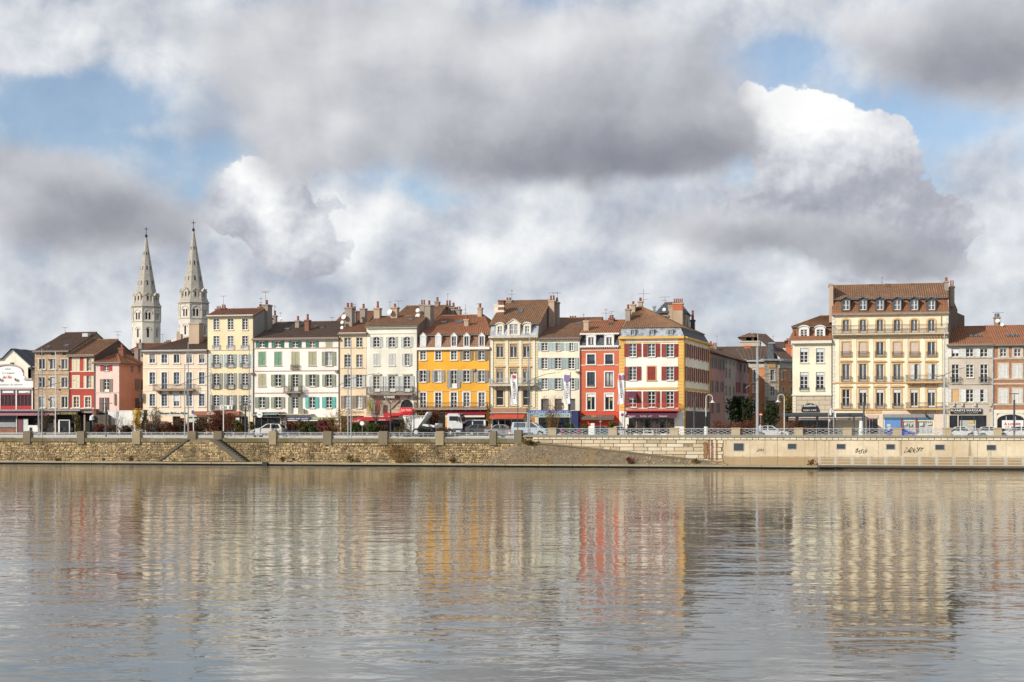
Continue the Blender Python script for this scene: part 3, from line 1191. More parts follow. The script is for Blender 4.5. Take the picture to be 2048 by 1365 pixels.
        if hood == 'tri':
            for sx in (-1, 1):
                r.hexa([(sx * (hw + over), -over, h - 0.04), (0, -over, h + hoodh + 0.02), (0, back, h + hoodh + 0.02), (sx * (hw + over), back, h - 0.04)],
                       [(sx * (hw + over), -over, h + 0.05), (0, -over, h + hoodh + 0.12), (0, back, h + hoodh + 0.12), (sx * (hw + over), back, h + 0.05)])
        elif hood == 'arch':
            o1 = [((hw + over) * cos(t), h + 0.03 + (hoodh + 0.0) * sin(t)) for t in [pi * i / 8 for i in range(9)]]
            o2 = [((hw + over) * cos(t), h + 0.10 + (hoodh + 0.08) * sin(t)) for t in [pi * i / 8 for i in range(9)]]
            for i in range(8):
                r.hexa([(o1[i][0], -over, o1[i][1]), (o1[i + 1][0], -over, o1[i + 1][1]), (o2[i + 1][0], -over, o2[i + 1][1]), (o2[i][0], -over, o2[i][1])],
                       [(o1[i][0], back, o1[i][1]), (o1[i + 1][0], back, o1[i + 1][1]), (o2[i + 1][0], back, o2[i + 1][1]), (o2[i][0], back, o2[i][1])])
        else:
            r.box(-hw - over, hw + over, -over, back, h + hoodh + 0.001, h + hoodh + 0.1)
        sub('dormer_roof', r.mesh('dormer_roof', C[roofm]), d)
        return d

    def chimney(self, px0, px1, py0, py1, rd, dy=0.9, mat='ch_grey', pots=2, cap=True, potmat='pot', poth=0.55, bands=None):
        """stack whose front face stands rd metres behind the facade"""
        v = self.v + rd
        pc = (px0 + px1) / 2
        x0, x1, z1, z0 = U(px0, v), U(px1, v), Z(pc, py0, v), Z(pc, py1, v) - 0.8
        m = M()
        m.box(x0, x1, v, v + dy, z0, z1 - (0.18 if cap else 0))
        if cap:
            m.box(x0 - 0.08, x1 + 0.08, v - 0.08, v + dy + 0.08, z1 - 0.18, z1)
        ch = part('chimney', m, self.root, C[mat])
        zt = z1 - z0
        for k in range(pots):
            p = M()
            cx = -(x1 - x0) / 2 + (x1 - x0) * (k + 0.5) / pots
            r = min(0.16, (x1 - x0) / pots * 0.36)
            p.cyl((cx, 0, zt), (cx, 0, zt + poth), r * 1.15, r * 0.85, 8)
            p.cyl((cx, 0, zt + poth), (cx, 0, zt + poth + 0.08), r * 1.1, r * 1.1, 8)
            sub('chimney_pot', p.mesh('chimney_pot', C[potmat]), ch)
        if bands:
            for f0, f1, bm in bands:
                b = M()
                b.box(-(x1 - x0) / 2 - 0.015, (x1 - x0) / 2 + 0.015, -dy / 2 - 0.015, dy / 2 + 0.015, zt * f0, zt * f1)
                sub('brick_band', b.mesh('brick_band', C[bm]), ch)
        return ch

    def skylight(self, px, rd, wpx=13, hm=0.8, mat='g_blue'):
        """roof window lying on the front slope, rd metres behind the eave"""
        v, ze, sl = self.slope_frame
        vv = v + rd
        k = MPP(px, vv)
        u, w = U(px, vv), wpx * k
        L = hm / sqrt(1 + sl * sl)
        z = ze + sl * rd + 0.17
        m = M()
        m.hexa([(u - w / 2, vv, z - 0.2), (u + w / 2, vv, z - 0.2), (u + w / 2, vv + L, z - 0.2 + sl * L), (u - w / 2, vv + L, z - 0.2 + sl * L)],
               [(u - w / 2, vv, z), (u + w / 2, vv, z), (u + w / 2, vv + L, z + sl * L), (u - w / 2, vv + L, z + sl * L)])
        o = part('skylight', m, self.root, C['dark_grey'])
        c = WLOC[o.name]
        g = M()
        e = 0.07
        g.face([(u - w / 2 + e - c[0], vv + e - c[1], z + sl * e + 0.01 - c[2]), (u + w / 2 - e - c[0], vv + e - c[1], z + sl * e + 0.01 - c[2]),
                (u + w / 2 - e - c[0], vv + L - e - c[1], z + sl * (L - e) + 0.01 - c[2]), (u - w / 2 + e - c[0], vv + L - e - c[1], z + sl * (L - e) + 0.01 - c[2])])
        sub('pane', g.mesh('pane', C[mat]), o)

    def antenna(self, px, py0, py1, rd, arms=((0.15, 9), (0.4, 6)), tilt=0.0):
        v = self.v + rd
        x, z1, z0 = U(px, v), Z(px, py0, v), Z(px, py1, v) - 0.3
        k = MPP(px, v)
        m = M()
        m.cyl((x, v, z0), (x, v, z1), 0.028, 0.022, 5)
        for f, w in arms:
            z = z1 - (z1 - z0) * f
            m.cyl((x - w * k, v, z + tilt), (x + w * k, v, z - tilt), 0.018, 0.018, 4)
            for j in range(5):
                xx = x - w * k + 2 * w * k * j / 4
                m.cyl((xx, v - 0.25, z), (xx, v + 0.25, z), 0.013, 0.013, 4)
        part('antenna', m, self.root, C['gutter'])

    def dish(self, px, py, rpx, rd):
        v = self.v + rd
        k = MPP(px, v)
        c = Vector((U(px, v), v, Z(px, py, v)))
        ax = Vector((-0.25, -0.92, 0.30)).normalized()
        a = ax.cross(Vector((0, 0, 1))).normalized()
        b = a.cross(ax)
        m = M()
        r = rpx * k
        rings = [(0.02, -0.18), (0.4, -0.15), (0.75, -0.08), (1.0, 0.0)]
        pts = [[c + (a * cos(2 * pi * i / 16) + b * sin(2 * pi * i / 16)) * r * q + ax * r * d for i in range(16)] for q, d in rings]
        for p, q in zip(pts[:-1], pts[1:]):
            for i in range(16):
                j = (i + 1) % 16
                m.face([p[i], p[j], q[j], q[i]])
        m.cyl(c - ax * r * 0.18, c - ax * r * 0.18 + Vector((0.05, 0.5, -0.25)), 0.035, 0.035, 5)
        m.cyl(c - b * r * 0.8, c + ax * r * 0.7, 0.02, 0.02, 4)
        part('satellite_dish', m, self.root, C['white_paint'], True)

    def pipe(self, px, py0, py1, mat='gutter', out=0.10, r=0.05):
        F = self.F
        s = F.s(px)
        m = M()
        m.cyl(F.xyz(s, out, F.z(px, py1)), F.xyz(s, out, F.z(px, py0)), r, r, 6)
        part('drainpipe', m, self.root, C[mat])

    def finish(self):
        """raise the walls, with the gables that the roof asks for"""
        zf = self.mans[0] if self.mans else self.ze
        z0 = self.base - 0.4
        m = M()
        wall_cells(m, 0, self.w, z0, zf, self.holes)
        self.loc(m, 'wall', self.wall_mat)
        v0, v1 = self.v, self.v + self.depth
        top = [(v0, zf)]
        if self.mans:
            top.append((v0 + self.mans[2], self.ze))
        tops = [list(top), list(top)]
        if self.gable:
            rd, zr, ra, rb = self.gable
            v1 = self.gv0 + 2 * rd
            if abs(ra - (self.u0 + self.sl * (self.gv0 + rd - v0))) < 0.5:
                tops[0].append((self.gv0 + rd, zr))
            if abs(rb - (self.u1 + self.sr * (self.gv0 + rd - v0))) < 0.5:
                tops[1].append((self.gv0 + rd, zr))
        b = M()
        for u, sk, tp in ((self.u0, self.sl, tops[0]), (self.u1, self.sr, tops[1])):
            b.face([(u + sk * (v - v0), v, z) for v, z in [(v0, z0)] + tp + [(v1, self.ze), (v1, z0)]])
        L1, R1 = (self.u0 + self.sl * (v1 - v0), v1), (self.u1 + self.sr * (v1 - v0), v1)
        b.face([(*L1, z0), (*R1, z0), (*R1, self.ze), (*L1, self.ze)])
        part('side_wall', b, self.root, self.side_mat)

# ================================================================== ground and river
def sheet(name, rows, mat, us):
    """rows = [(v, zL, zR)], stepping at the change of quay"""
    m = M()
    for (va, al, ar), (vb, bl, br) in zip(rows[:-1], rows[1:]):
        for ua, ub in zip(us[:-1], us[1:]):
            L = (ua + ub) / 2 < U_SPLIT
            m.face([(ua, va, al if L else ar), (ub, va, al if L else ar), (ub, vb, bl if L else br), (ua, vb, bl if L else br)])
    return tag(part(name, m, None, mat), kind='structure')


mt, N, b = new_mat('pale_paving')
p = pos(N)
n1, n2 = N.noise(p, 0.25, 5, 0.6), N.noise(p, 6.0, 4, 0.6)
N.put(b.inputs['Base Color'], N.mix(N.step(n1, 0.35, 0.65), N.mix(N.step(n2, 0.3, 0.7), (0.36, 0.345, 0.32), (0.47, 0.45, 0.42)), (0.50, 0.49, 0.47)))
b.inputs['Roughness'].default_value = 0.9
C['paving'] = mt
C['asphalt'] = plain('asphalt', (0.06, 0.06, 0.062), 0.9, var=0.2)
C['soil'] = plain('bare_soil', (0.12, 0.085, 0.055), 0.95, var=0.3)
C['verge'] = plain('verge_grass', (0.10, 0.115, 0.035), 0.95, var=0.35)

sheet('promenade', [(0.02, ZL, ZR), (2.2, ZL + 0.05, ZR), (5.0, ZL + 0.115, ZR - 0.45), (18.0, ZB, ZR - 0.45)], C['paving'], [-500, -140, -60, U_SPLIT, 20, 60, 500])
sheet('ground', [(18.0, ZB - 0.006, ZR - 0.456), (60, ZB - 0.01, ZB - 0.01), (4000, ZB - 0.01, ZB - 0.01)], C['asphalt'], [-3000, -300, U_SPLIT, 300, 3000])
road = M()
for ua, ub in ((-300, U_SPLIT), (U_SPLIT, 300)):
    L = ub <= U_SPLIT
    zz = lambda v: ground_z(-50 if L else 20, v) + 0.02
    road.face([(ua, 7.4, zz(7.4)), (ub, 7.4, zz(7.4)), (ub, 14.0, zz(14.0)), (ua, 14.0, zz(14.0))])
tag(part('road', road, None, C['asphalt']), kind='structure')
kerb = M()
for v in (7.2, 14.0):
    for ua, ub in ((-300, U_SPLIT), (U_SPLIT, 300)):
        z = ground_z((ua + ub) / 2, v)
        kerb.box(ua, ub, v, v + 0.2, z - 0.1, z + 0.12)
tag(part('kerb', kerb, None, C['stone_trim']), kind='structure')

# river
mt, N, b = new_mat('river_water')
p = pos(N)
# wavelets run mostly across the view; three sizes plus slow patches of wind and current
rot = N.n('ShaderNodeMapping')
N.t.links.new(p, rot.inputs[0])
rot.inputs['Rotation'].default_value = (0, 0, -TH)
q = rot.outputs[0]
w1 = N.noise(N.v('MULTIPLY', q, (0.70, 1.15, 1)), 1.0, 2, 0.5, dist=0.5)
w2 = N.noise(N.v('MULTIPLY', q, (2.0, 3.0, 1)), 1.0, 2, 0.55, dist=0.5)
w4 = N.noise(N.v('MULTIPLY', q, (3.0, 6.5, 1)), 1.0, 3, 0.6)
w3 = N.noise(N.v('MULTIPLY', q, (0.22, 0.42, 1)), 1.0, 2, 0.5)
gust = N.step(N.noise(N.v('MULTIPLY', q, (0.018, 0.055, 1)), 1.0, 4, 0.6, dist=0.8), 0.33, 0.68, 0.5, 1.35)
hgt = N.m('ADD', N.m('MULTIPLY', w1, 0.0255), N.m('ADD', N.m('MULTIPLY', w2, 0.0055), N.m('MULTIPLY_ADD', w4, 0.0008, N.m('MULTIPLY', w3, 0.042))))
hgt = N.m('MULTIPLY', hgt, gust)
bp = N.n('ShaderNodeBump')
bp.inputs['Strength'].default_value = 1.0
bp.inputs['Distance'].default_value = 1.0
N.t.links.new(hgt, bp.inputs['Height'])
N.t.links.new(bp.outputs[0], b.inputs['Normal'])
murk = N.noise(N.v('MULTIPLY', q, (0.02, 0.05, 1)), 1.0, 4, 0.6)
N.put(b.inputs['Base Color'], N.mix(N.step(murk, 0.35, 0.65), (0.100, 0.098, 0.073), (0.130, 0.127, 0.095)))
b.inputs['Roughness'].default_value = 0.03
b.inputs['IOR'].default_value = 1.9
b.inputs['Specular IOR Level'].default_value = 0.5
C['water'] = mt
wm = M()
wm.face([(-900, -900, 0), (900, -900, 0), (900, 0.6, 0), (-900, 0.6, 0)])
tag(part('river', wm, None, C['water']), kind='structure')
bed = M()
bed.face([(-900, -900, -3), (900, -900, -3), (900, 1.0, -3), (-900, 1.0, -3)])
tag(part('river_bed', bed, None, C['soil']), kind='structure')

# ================================================================== old quay wall (left)
C['rubble'] = island_mat('rubble_stone', [(0.0, (0.19, 0.135, 0.075)), (0.3, (0.36, 0.255, 0.13)), (0.6, (0.50, 0.36, 0.19)), (0.85, (0.60, 0.46, 0.27)), (1.0, (0.15, 0.11, 0.07))], 0.92, patch=(0.085, 0.062, 0.036), pscale=0.30, pamt=0.75)
C['mortar'] = plain('wall_mortar', (0.22, 0.175, 0.11), 0.95, var=0.3)
mt, N, b = new_mat('mossy_coping')
p = pos(N)
n1, n2 = N.noise(p, 0.5, 5, 0.65), N.noise(p, 3.0, 5, 0.65)
N.put(b.inputs['Base Color'], N.mix(N.step(n1, 0.4, 0.6), N.mix(N.step(n2, 0.3, 0.7), (0.13, 0.11, 0.07), (0.22, 0.185, 0.12)), (0.115, 0.10, 0.038)))
b.inputs['Roughness'].default_value = 0.95
C['coping'] = mt
C['pier'] = plaster('pier_stone', (0.20, 0.165, 0.112), 0.75)
C['pier_pale'] = plaster('pier_pale_stone', (0.35, 0.28, 0.18), 0.6)
C['ledge'] = plaster('ledge_concrete', (0.34, 0.29, 0.20), 0.6)

WL0 = U(-120, 0)
quay = thing('quay_wall', 'old rubble stone quay wall with square piers and mossy coping on the left', 'quay wall', (U(500, 0), 0, 0))
core = M()
core.box(-480, U_SPLIT, 0.0, 1.2, -3, ZL - 0.45)
part('wall_core', core, quay, C['mortar'])
st = M()
rg = random.Random(3)
z = 0.30
while z < ZL - 0.52:
    hh = rg.uniform(0.15, 0.25)
    u = WL0
    while u < U_SPLIT:
        ww = rg.uniform(0.22, 0.62)
        if rg.random() < 0.985:
            o = rg.uniform(0.02, 0.11)
            e = rg.uniform(0.0, 0.03)
            j = lambda: rg.uniform(-0.025, 0.025)
            g = 0.022
            x0, x1, z0, z1 = u + g, u + ww - g, z + g, z + hh - g
            if x1 - x0 > 0.06:
                st.hexa([(x0, 0.05, z0), (x1, 0.05, z0), (x1, 0.05, z1), (x0, 0.05, z1)],
                        [(x0 + 0.02 + e, -o + j() * .5, z0 + 0.015 + j() * .5), (x1 - 0.02 - e, -o + j() * .5, z0 + 0.015), (x1 - 0.02, -o + j() * .4, z1 - 0.015 + j() * .5), (x0 + 0.02, -o, z1 - 0.015)])
        u += ww
    z += hh
tag(part('rubble_stone', st, quay, C['rubble']), kind='stuff')
cop = M()
u = WL0
while u < U_SPLIT:
    ww = rg.uniform(1.6, 2.6)
    cop.box(u + 0.015, min(u + ww, U_SPLIT) - 0.015, -0.16 + rg.uniform(-.02, .02), 0.7, ZL - 0.45, ZL - rg.uniform(-0.01, 0.03))
    u += ww
tag(part('coping_stone', cop, quay, C['coping']), kind='stuff')

LP = [(-55, -40), (46, 60), (154, 168), (264.5, 279.5), (375, 391), (427, 443), (537.7, 552), (646, 662.5), (757, 774.5), (871, 887), (979, 992), (1028, 1043)]
for i, (a, c) in enumerate(LP):
    m = M()
    zt = Z(a, 863.5, 0) if i < 11 else Z(a, 861, 0)
    x0, x1 = U(a, -0.25), U(c, -0.25)
    m.box(x0, x1, -0.25, 0.55, ZL - 0.75, zt)
    m.box(x0 + 0.03, x1 - 0.03, -0.22, 0.52, zt + 0.001, zt + 0.05)
    part('pier', m, quay, C['pier'] if i % 3 else C['pier_pale'])

# water ledge along both walls
led = M()
u = WL0
while u < U(1606, -1.3):
    ww = rg.uniform(3.2, 4.6)
    led.box(u + 0.02, u + ww - 0.02, -1.35 + rg.uniform(-.03, .03), 0.0, 0.15, 0.36 + rg.uniform(-.015, .015))
    u += ww
part('ledge', led, quay, C['ledge'])
led = M()
led.box(WL0, U(1606, -1.3), -0.8, 0.0, -2, 0.148)
part('ledge_footing', led, quay, C['dark_grey'])  # dark colour paints the shadow line under the ledge

# double stair with sloping parapets
sx = [U(312, -1.3), U(371, -1.3), U(430, -1.3), U(489, -1.3)]
zt, zb = ZL - 0.12, 0.40
body = M()
body.prism([(sx[0], zb), (sx[3], zb), (sx[2], zt - 0.05), (sx[1], zt - 0.05)], -1.05, 0.0)
part('stair_block', body, quay, C['mortar'])
st = M()
z = zb
while z < zt - 0.5:
    hh = rg.uniform(0.15, 0.24)
    f = (z + hh - zb) / (zt - zb)
    a, c = sx[0] + 0.45 + (sx[1] - sx[0]) * f, sx[3] - 0.55 - (sx[3] - sx[2]) * f
    u = a
    while u < c - 0.15:
        ww = min(rg.uniform(0.22, 0.6), c - u)
        o = 1.05 + rg.uniform(0.02, 0.09)
        st.hexa([(u + .02, -1.02, z + .02), (u + ww - .02, -1.02, z + .02), (u + ww - .02, -1.02, z + hh - .02), (u + .02, -1.02, z + hh - .02)],
                [(u + .04, -o, z + .04), (u + ww - .04, -o, z + .04), (u + ww - .04, -o + .02, z + hh - .03), (u + .04, -o, z + hh - .03)])
        u += ww
    z += hh
tag(part('stair_stone', st, quay, C['rubble']), kind='stuff')
C['dark_cap'] = plaster('dark_weathered_stone', (0.13, 0.115, 0.09), 0.6)
for xa, za, xb, zb2, steps in ((sx[0], zb, sx[1], zt, -1), (sx[3], zb, sx[2], zt, 1)):
    m = M()
    n = 12
    for k in range(n):
        f0, f1 = k / n, (k + 1) / n
        a0, a1 = xa + (xb - xa) * f0, xa + (xb - xa) * f1
        m.box(min(a0, a1), max(a0, a1) - 0.001, -1.0, 0.0, zb + (zt - zb) * f0 - 0.2, zb + (zt - zb) * f1)
    part('steps', m, quay, C['dark_cap'])
    p = M()
    p.prism([(xa, za), (xa + (0.42 if steps < 0 else -0.95), za), (xb + (0.42 if steps < 0 else -0.75), zb2), (xb, zb2)], -1.22, -1.12)
    part('stair_parapet', p, quay, C['dark_cap'])

# drain holes at the foot of the wall
for px in (112, 207, 587):
    m = M()
    zz = Z(px, 919, -0.1)
    m.box(U(px, 0) - 0.13, U(px, 0) + 0.13, -0.13, 0.0, zz - 0.12, zz + 0.15)
    part('drain', m, quay, C['black'])
m = M()
m.box(U(525, -1.4), U(535, -1.4), -1.55, -1.2, 0.02, 0.42)
part('drain', m, quay, C['black'])

# ================================================================== new quay wall (right)
C['ashlar'] = []
for i, c in enumerate([(0.60, 0.49, 0.34), (0.68, 0.58, 0.43), (0.63, 0.51, 0.36), (0.50, 0.39, 0.255), (0.70, 0.62, 0.49)]):
    C['ashlar'].append(plaster('ashlar_%s' % 'abcde'[i], c, 0.6, (0.17, 0.13, 0.09)))
mt, N, b = new_mat('quay_concrete')
p = pos(N)
spz = N.n('ShaderNodeSeparateXYZ')
N.t.links.new(p, spz.inputs[0])
n1, n2 = N.noise(p, 0.22, 6, 0.65), N.noise(p, 2.0, 5, 0.65)
stk = N.noise(N.v('MULTIPLY', p, (1.1, 1.1, 0.06)), 1.0, 5, 0.62)
col = N.mix(N.step(n1, 0.3, 0.7), (0.50, 0.40, 0.265), (0.70, 0.60, 0.44))
col = N.mix(N.step(n2, 0.45, 0.8, 0, 0.45), col, (0.42, 0.33, 0.21))
col = N.mix(N.step(stk, 0.54, 0.70, 0, 0.8), col, (0.22, 0.165, 0.10))
# tide line: the lower metre is stained by floods
tide = N.step(N.m('ADD', spz.outputs[2], N.m('MULTIPLY', N.m('SUBTRACT', n2, 0.5), 0.5)), 1.38, 1.18, 0, 0.8)
col = N.mix(tide, col, (0.30, 0.205, 0.105))
N.put(b.inputs['Base Color'], col)
b.inputs['Roughness'].default_value = 0.92
bump(N, b, n2, 0.3, 0.03)
C['concrete'] = mt
C['coping_pale'] = plaster('pale_coping_stone', (0.72, 0.65, 0.52), 0.25)

WR1 = U(2200, 0)
quay2 = thing('quay_wall', 'smooth pale quay wall with square drain openings and coursed coping on the right', 'quay wall', (U(1600, 0), 0, 0))
core = M()
core.box(U_SPLIT, WR1, 0.05, 1.2, -3, ZR - 0.24)
C['joint'] = plain('pale_joint', (0.33, 0.265, 0.175), 0.95, var=0.3)
part('wall_core', core, quay2, C['joint'])
# coping: dark weathered top slab and a course of white stones beneath
top = M()
top.box(U_SPLIT + 0.6, 480, -0.22, 0.75, ZR - 0.24, ZR - 0.01)
core = M()
core.box(U(2100, 0) + 0.02, 480, -0.03, 1.2, -3, ZR - 0.26)
part('wall_panel', core, quay2, C['concrete'])
part('coping', top, quay2, plaster('weathered_coping', (0.30, 0.27, 0.20), 0.6))
u = U(1066, 0)
me = None
while u < U(2075, 0):
    w = rg.uniform(0.62, 0.72)
    if me is None:
        m = M()
        m.box(-0.32, 0.32, -0.14, 0.06, 0.0, 0.22)
        me = m.mesh('coping_stone', C['coping_pale'])
    o = link('coping_stone', me, quay2, (u + w / 2, rg.uniform(-.015, .015), ZR - 0.50))
    o.scale.x = w / 0.70
    u += w
# coursed ashlar between the ramp and the drain openings
z0 = 0.25
z = z0
row = 0
ue = U(1447, 0)
while z < ZR - 0.62:
    hh = [0.42, 0.34, 0.46, 0.38, 0.44, 0.40, 0.43][row % 7]
    hh = min(hh, ZR - 0.55 - z)
    u = U_SPLIT + 0.3 + rg.uniform(0, 0.8)
    while u < ue:
        w = min(rg.uniform(0.8, 2.3), ue - u + 0.001)
        if w > 0.25:
            m = M()
            o = rg.uniform(-0.015, 0.03)
            x0, x1 = u + 0.02, u + w - 0.02
            m.hexa([(x0, 0.06, z + .02), (x1, 0.06, z + .02), (x1, 0.06, z + hh - .02), (x0, 0.06, z + hh - .02)],
                   [(x0 + .02, -0.05 - o, z + .035), (x1 - .02, -0.05 - o, z + .035), (x1 - .02, -0.05 - o, z + hh - .035), (x0 + .02, -0.05 - o, z + hh - .035)])
            rg.random() < 0.97 and part('ashlar_block', m, quay2, rg.choice(C['ashlar']))
        u += w
    z += hh
    row += 1
# cast panels with joints; openings for drains
op = [(1468, 1487, 887.5, 901.5), (1576, 1592, 888.5, 898), (1673.7, 1690, 889, 898), (1773, 1789, 889.5, 898.5), (1871, 1888, 890.5, 899.5), (1974, 1991, 891, 900)]
edges = [1447, 1500, 1555, 1610, 1650, 1757, 1803, 1860, 1906, 1955, 2012, 2100]
for a, c in zip(edges[:-1], edges[1:]):
    x0, x1 = U(a, 0) + 0.012, U(c, 0) - 0.012
    hs = []
    for p0, p1, q0, q1 in op:
        if a < p0 < c:
            hs.append((U(p0, 0), U(p1, 0), Z(p0, q1, 0), Z(p0, q0, 0), 0))
    m = M()
    wall_cells(m, x0, x1, -1.0, ZR - 0.55, hs, 0.35, 0, -0.03)
    for xx in (x0, x1):
        m.face([(xx, -0.03, -1), (xx, 0.05, -1), (xx, 0.05, ZR - 0.55), (xx, -0.03, ZR - 0.55)])
    part('wall_panel', m, quay2, C['concrete'])
    # thin projecting band at the flood line
for p0, p1, q0, q1 in op:
    x0, x1, za, zb_ = U(p0, 0), U(p1, 0), Z(p0, q1, 0), Z(p0, q0, 0)
    m = M()
    t = 0.06
    m.box(x0 - t, x0, -0.07, 0.2, za - t, zb_ + t)
    m.box(x1, x1 + t, -0.07, 0.2, za - t, zb_ + t)
    m.box(x0, x1, -0.07, 0.2, za - t, za)
    m.box(x0, x1, -0.07, 0.2, zb_, zb_ + t)
    f = part('drain_frame', m, quay2, C['galv'])
    m = M()
    m.box(x0 - WLOC[f.name][0] + 0.001, x1 - WLOC[f.name][0] - 0.001, -0.03 - WLOC[f.name][1], 0.0 - WLOC[f.name][1], za - WLOC[f.name][2] + 0.001, zb_ - WLOC[f.name][2] - 0.001)
    sub('drain_flap', m.mesh('drain_flap', C['dark_grey']), f)
# rust and lime streaks running down from the coping
C['rust'] = plain('rust_stain', (0.27, 0.145, 0.075), 0.9, var=0.4, scale=5)
C['lime'] = plain('lime_stain', (0.70, 0.65, 0.58), 0.9)
for px, w, y0, y1, mt_ in ((1411, 8, 885, 917, 'rust'), (1418, 3.5, 881, 920, 'rust'), (1424, 4.5, 881, 921, 'rust'), (1430, 2.0, 881, 914, 'lime'), (1433.5, 2.5, 881, 921, 'rust'), (1421, 1.6, 882, 916, 'lime')):
    m = M()
    x, k = U(px, 0), MPP(px, 0)
    pts = []
    n = 9
    for i in range(n + 1):
        f = i / n
        pts.append((x + w * k / 2 * (0.75 + 0.5 * rg.random()), Z(px, y0 + (y1 - y0) * f, 0)))
    for i in range(n, -1, -1):
        f = i / n
        pts.append((x - w * k / 2 * (0.75 + 0.5 * rg.random()), Z(px, y0 + (y1 - y0) * f, 0)))
    m.prism(pts, -0.095, -0.088)
    part('stain', m, quay2, C[mt_])
# graffiti on the concrete
for body, a, c, y0, y1, sh in (('Jass', 1513, 1528, 896, 904.5, 0.3), ('dersh', 1711, 1734, 896.5, 907, 0.2), ('DARKO', 1810, 1836, 896, 906.5, 0.15), ('nc', 1836, 1848, 895, 903, 0.4)):
    k = MPP(a, 0)
    me = text_mesh(body, C['letter_black'], (c - a) * k, (y1 - y0) * k, 0.004, shear=sh, wild=0.13)
    link('graffiti', me, quay2, (U((a + c) / 2, 0), -0.034, Z((a + c) / 2, (y0 + y1) / 2, 0)))

C['pier_right'] = plaster('pier_right_stone', (0.46, 0.38, 0.26), 0.6)
RP = [(1097, 1112), (1217.5, 1233.6), (1340, 1356), (1463.6, 1480), (1589, 1605.5), (1687, 1703.4), (1786.5, 1803.5), (1886, 1902.6), (1988, 2003.6), (2090, 2106)]
for i, (a, c) in enumerate(RP):
    x0, x1 = U(a, -0.2), U(c, -0.2)
    zt = Z(a, 856.5, -0.2)
    m = M()
    m.box(x0, x1, -0.2, 0.6, ZR - 0.25, zt - 0.1)
    m.box(x0 - 0.05, x1 + 0.05, -0.25, 0.65, zt - 0.1, zt + 0.03)
    part('pier', m, quay2, C['pier_right'])

# ---- sloping boat ramp of packed earth and stones
mt, N, b = new_mat('ramp_earth')
p = pos(N)
n1, n2, n3 = N.noise(p, 0.35, 6, 0.65), N.noise(p, 2.2, 6, 0.7), N.noise(p, 9.0, 3, 0.6)
col = N.mix(N.step(n2, 0.3, 0.7), (0.115, 0.085, 0.055), (0.21, 0.17, 0.115))
col = N.mix(N.step(n1, 0.52, 0.68, 0, 0.7), col, (0.215, 0.145, 0.065))
col = N.mix(N.step(n3, 0.66, 0.72, 0, 0.6), col, (0.40, 0.37, 0.31))
N.put(b.inputs['Base Color'], col)
b.inputs['Roughness'].default_value = 0.97
bump(N, b, N.m('ADD', n2, N.m('MULTIPLY', n3, 0.4)), 0.9, 0.10)
C['ramp'] = mt
rp = thing('boat_ramp', 'earth and stone boat ramp sloping down along the foot of the quay', 'ramp', (U(1150, -1.5), -1.5, 0))
m = M()
prof = [(958, 0.34), (985, 1.15), (1010, 1.95), (1034, 2.72), (1064, 2.80), (1100, 2.62), (1180, 2.18), (1270, 1.65), (1360, 1.12), (1440, 0.62), (1456, 0.36)]
nz = 6
grid = []
for px, zt_ in prof:
    col_ = []
    for j in range(nz + 1):
        f = j / nz
        zz = 0.34 + (zt_ - 0.34) * f
        vv = -1.34 + (1.34 - 0.25) * f
        col_.append((U(px, -0.5) + rg.uniform(-.1, .1), vv + rg.uniform(-.04, .04) * (0 < j < nz), zz + rg.uniform(-.04, .04) * (0 < j < nz)))
    col_.append((U(px, -0.5), 0.02, zt_))
    grid.append(col_)
for A, B in zip(grid[:-1], grid[1:]):
    for j in range(nz + 1):
        m.face([A[j], B[j], B[j + 1], A[j + 1]])
part('ramp_bank', m, rp, C['ramp'])
lip = M()
for (pa, za), (pb, zb_) in zip(prof[3:-1], prof[4:]):
    ua, ub = U(pa, -0.3), U(pb, -0.3)
    lip.hexa([(ua, -0.42, za - 0.12), (ub, -0.42, zb_ - 0.12), (ub, 0.0, zb_ - 0.12), (ua, 0.0, za - 0.12)],
             [(ua, -0.42, za + 0.05), (ub, -0.42, zb_ + 0.05), (ub, 0.0, zb_ + 0.05), (ua, 0.0, za + 0.05)])
part('ramp_lip', lip, rp, plaster('ramp_edge', (0.20, 0.165, 0.10), 0.4))
stn = M()
for _ in range(420):
    f = rg.random()
    i = min(len(prof) - 2, int(f * (len(prof) - 1)))
    g = f * (len(prof) - 1) - i
    px = prof[i][0] + (prof[i + 1][0] - prof[i][0]) * g
    zt_ = prof[i][1] + (prof[i + 1][1] - prof[i][1]) * g
    h = rg.random()
    c = Vector((U(px, -0.5), -1.34 + 1.09 * h, 0.34 + (zt_ - 0.34) * h))
    r = rg.uniform(0.03, 0.10)
    stn.hexa([c + Vector((a * r, -0.02, e * r)) for a, e in ((-1, -.7), (1, -.6), (.9, .6), (-.8, .7))],
             [c + Vector((a * r * .6, -r * 0.9, e * r * .6)) for a, e in ((-1, -.7), (1, -.6), (.9, .6), (-.8, .7))])
tag(part('loose_stone', stn, rp, C['rubble']), kind='stuff')

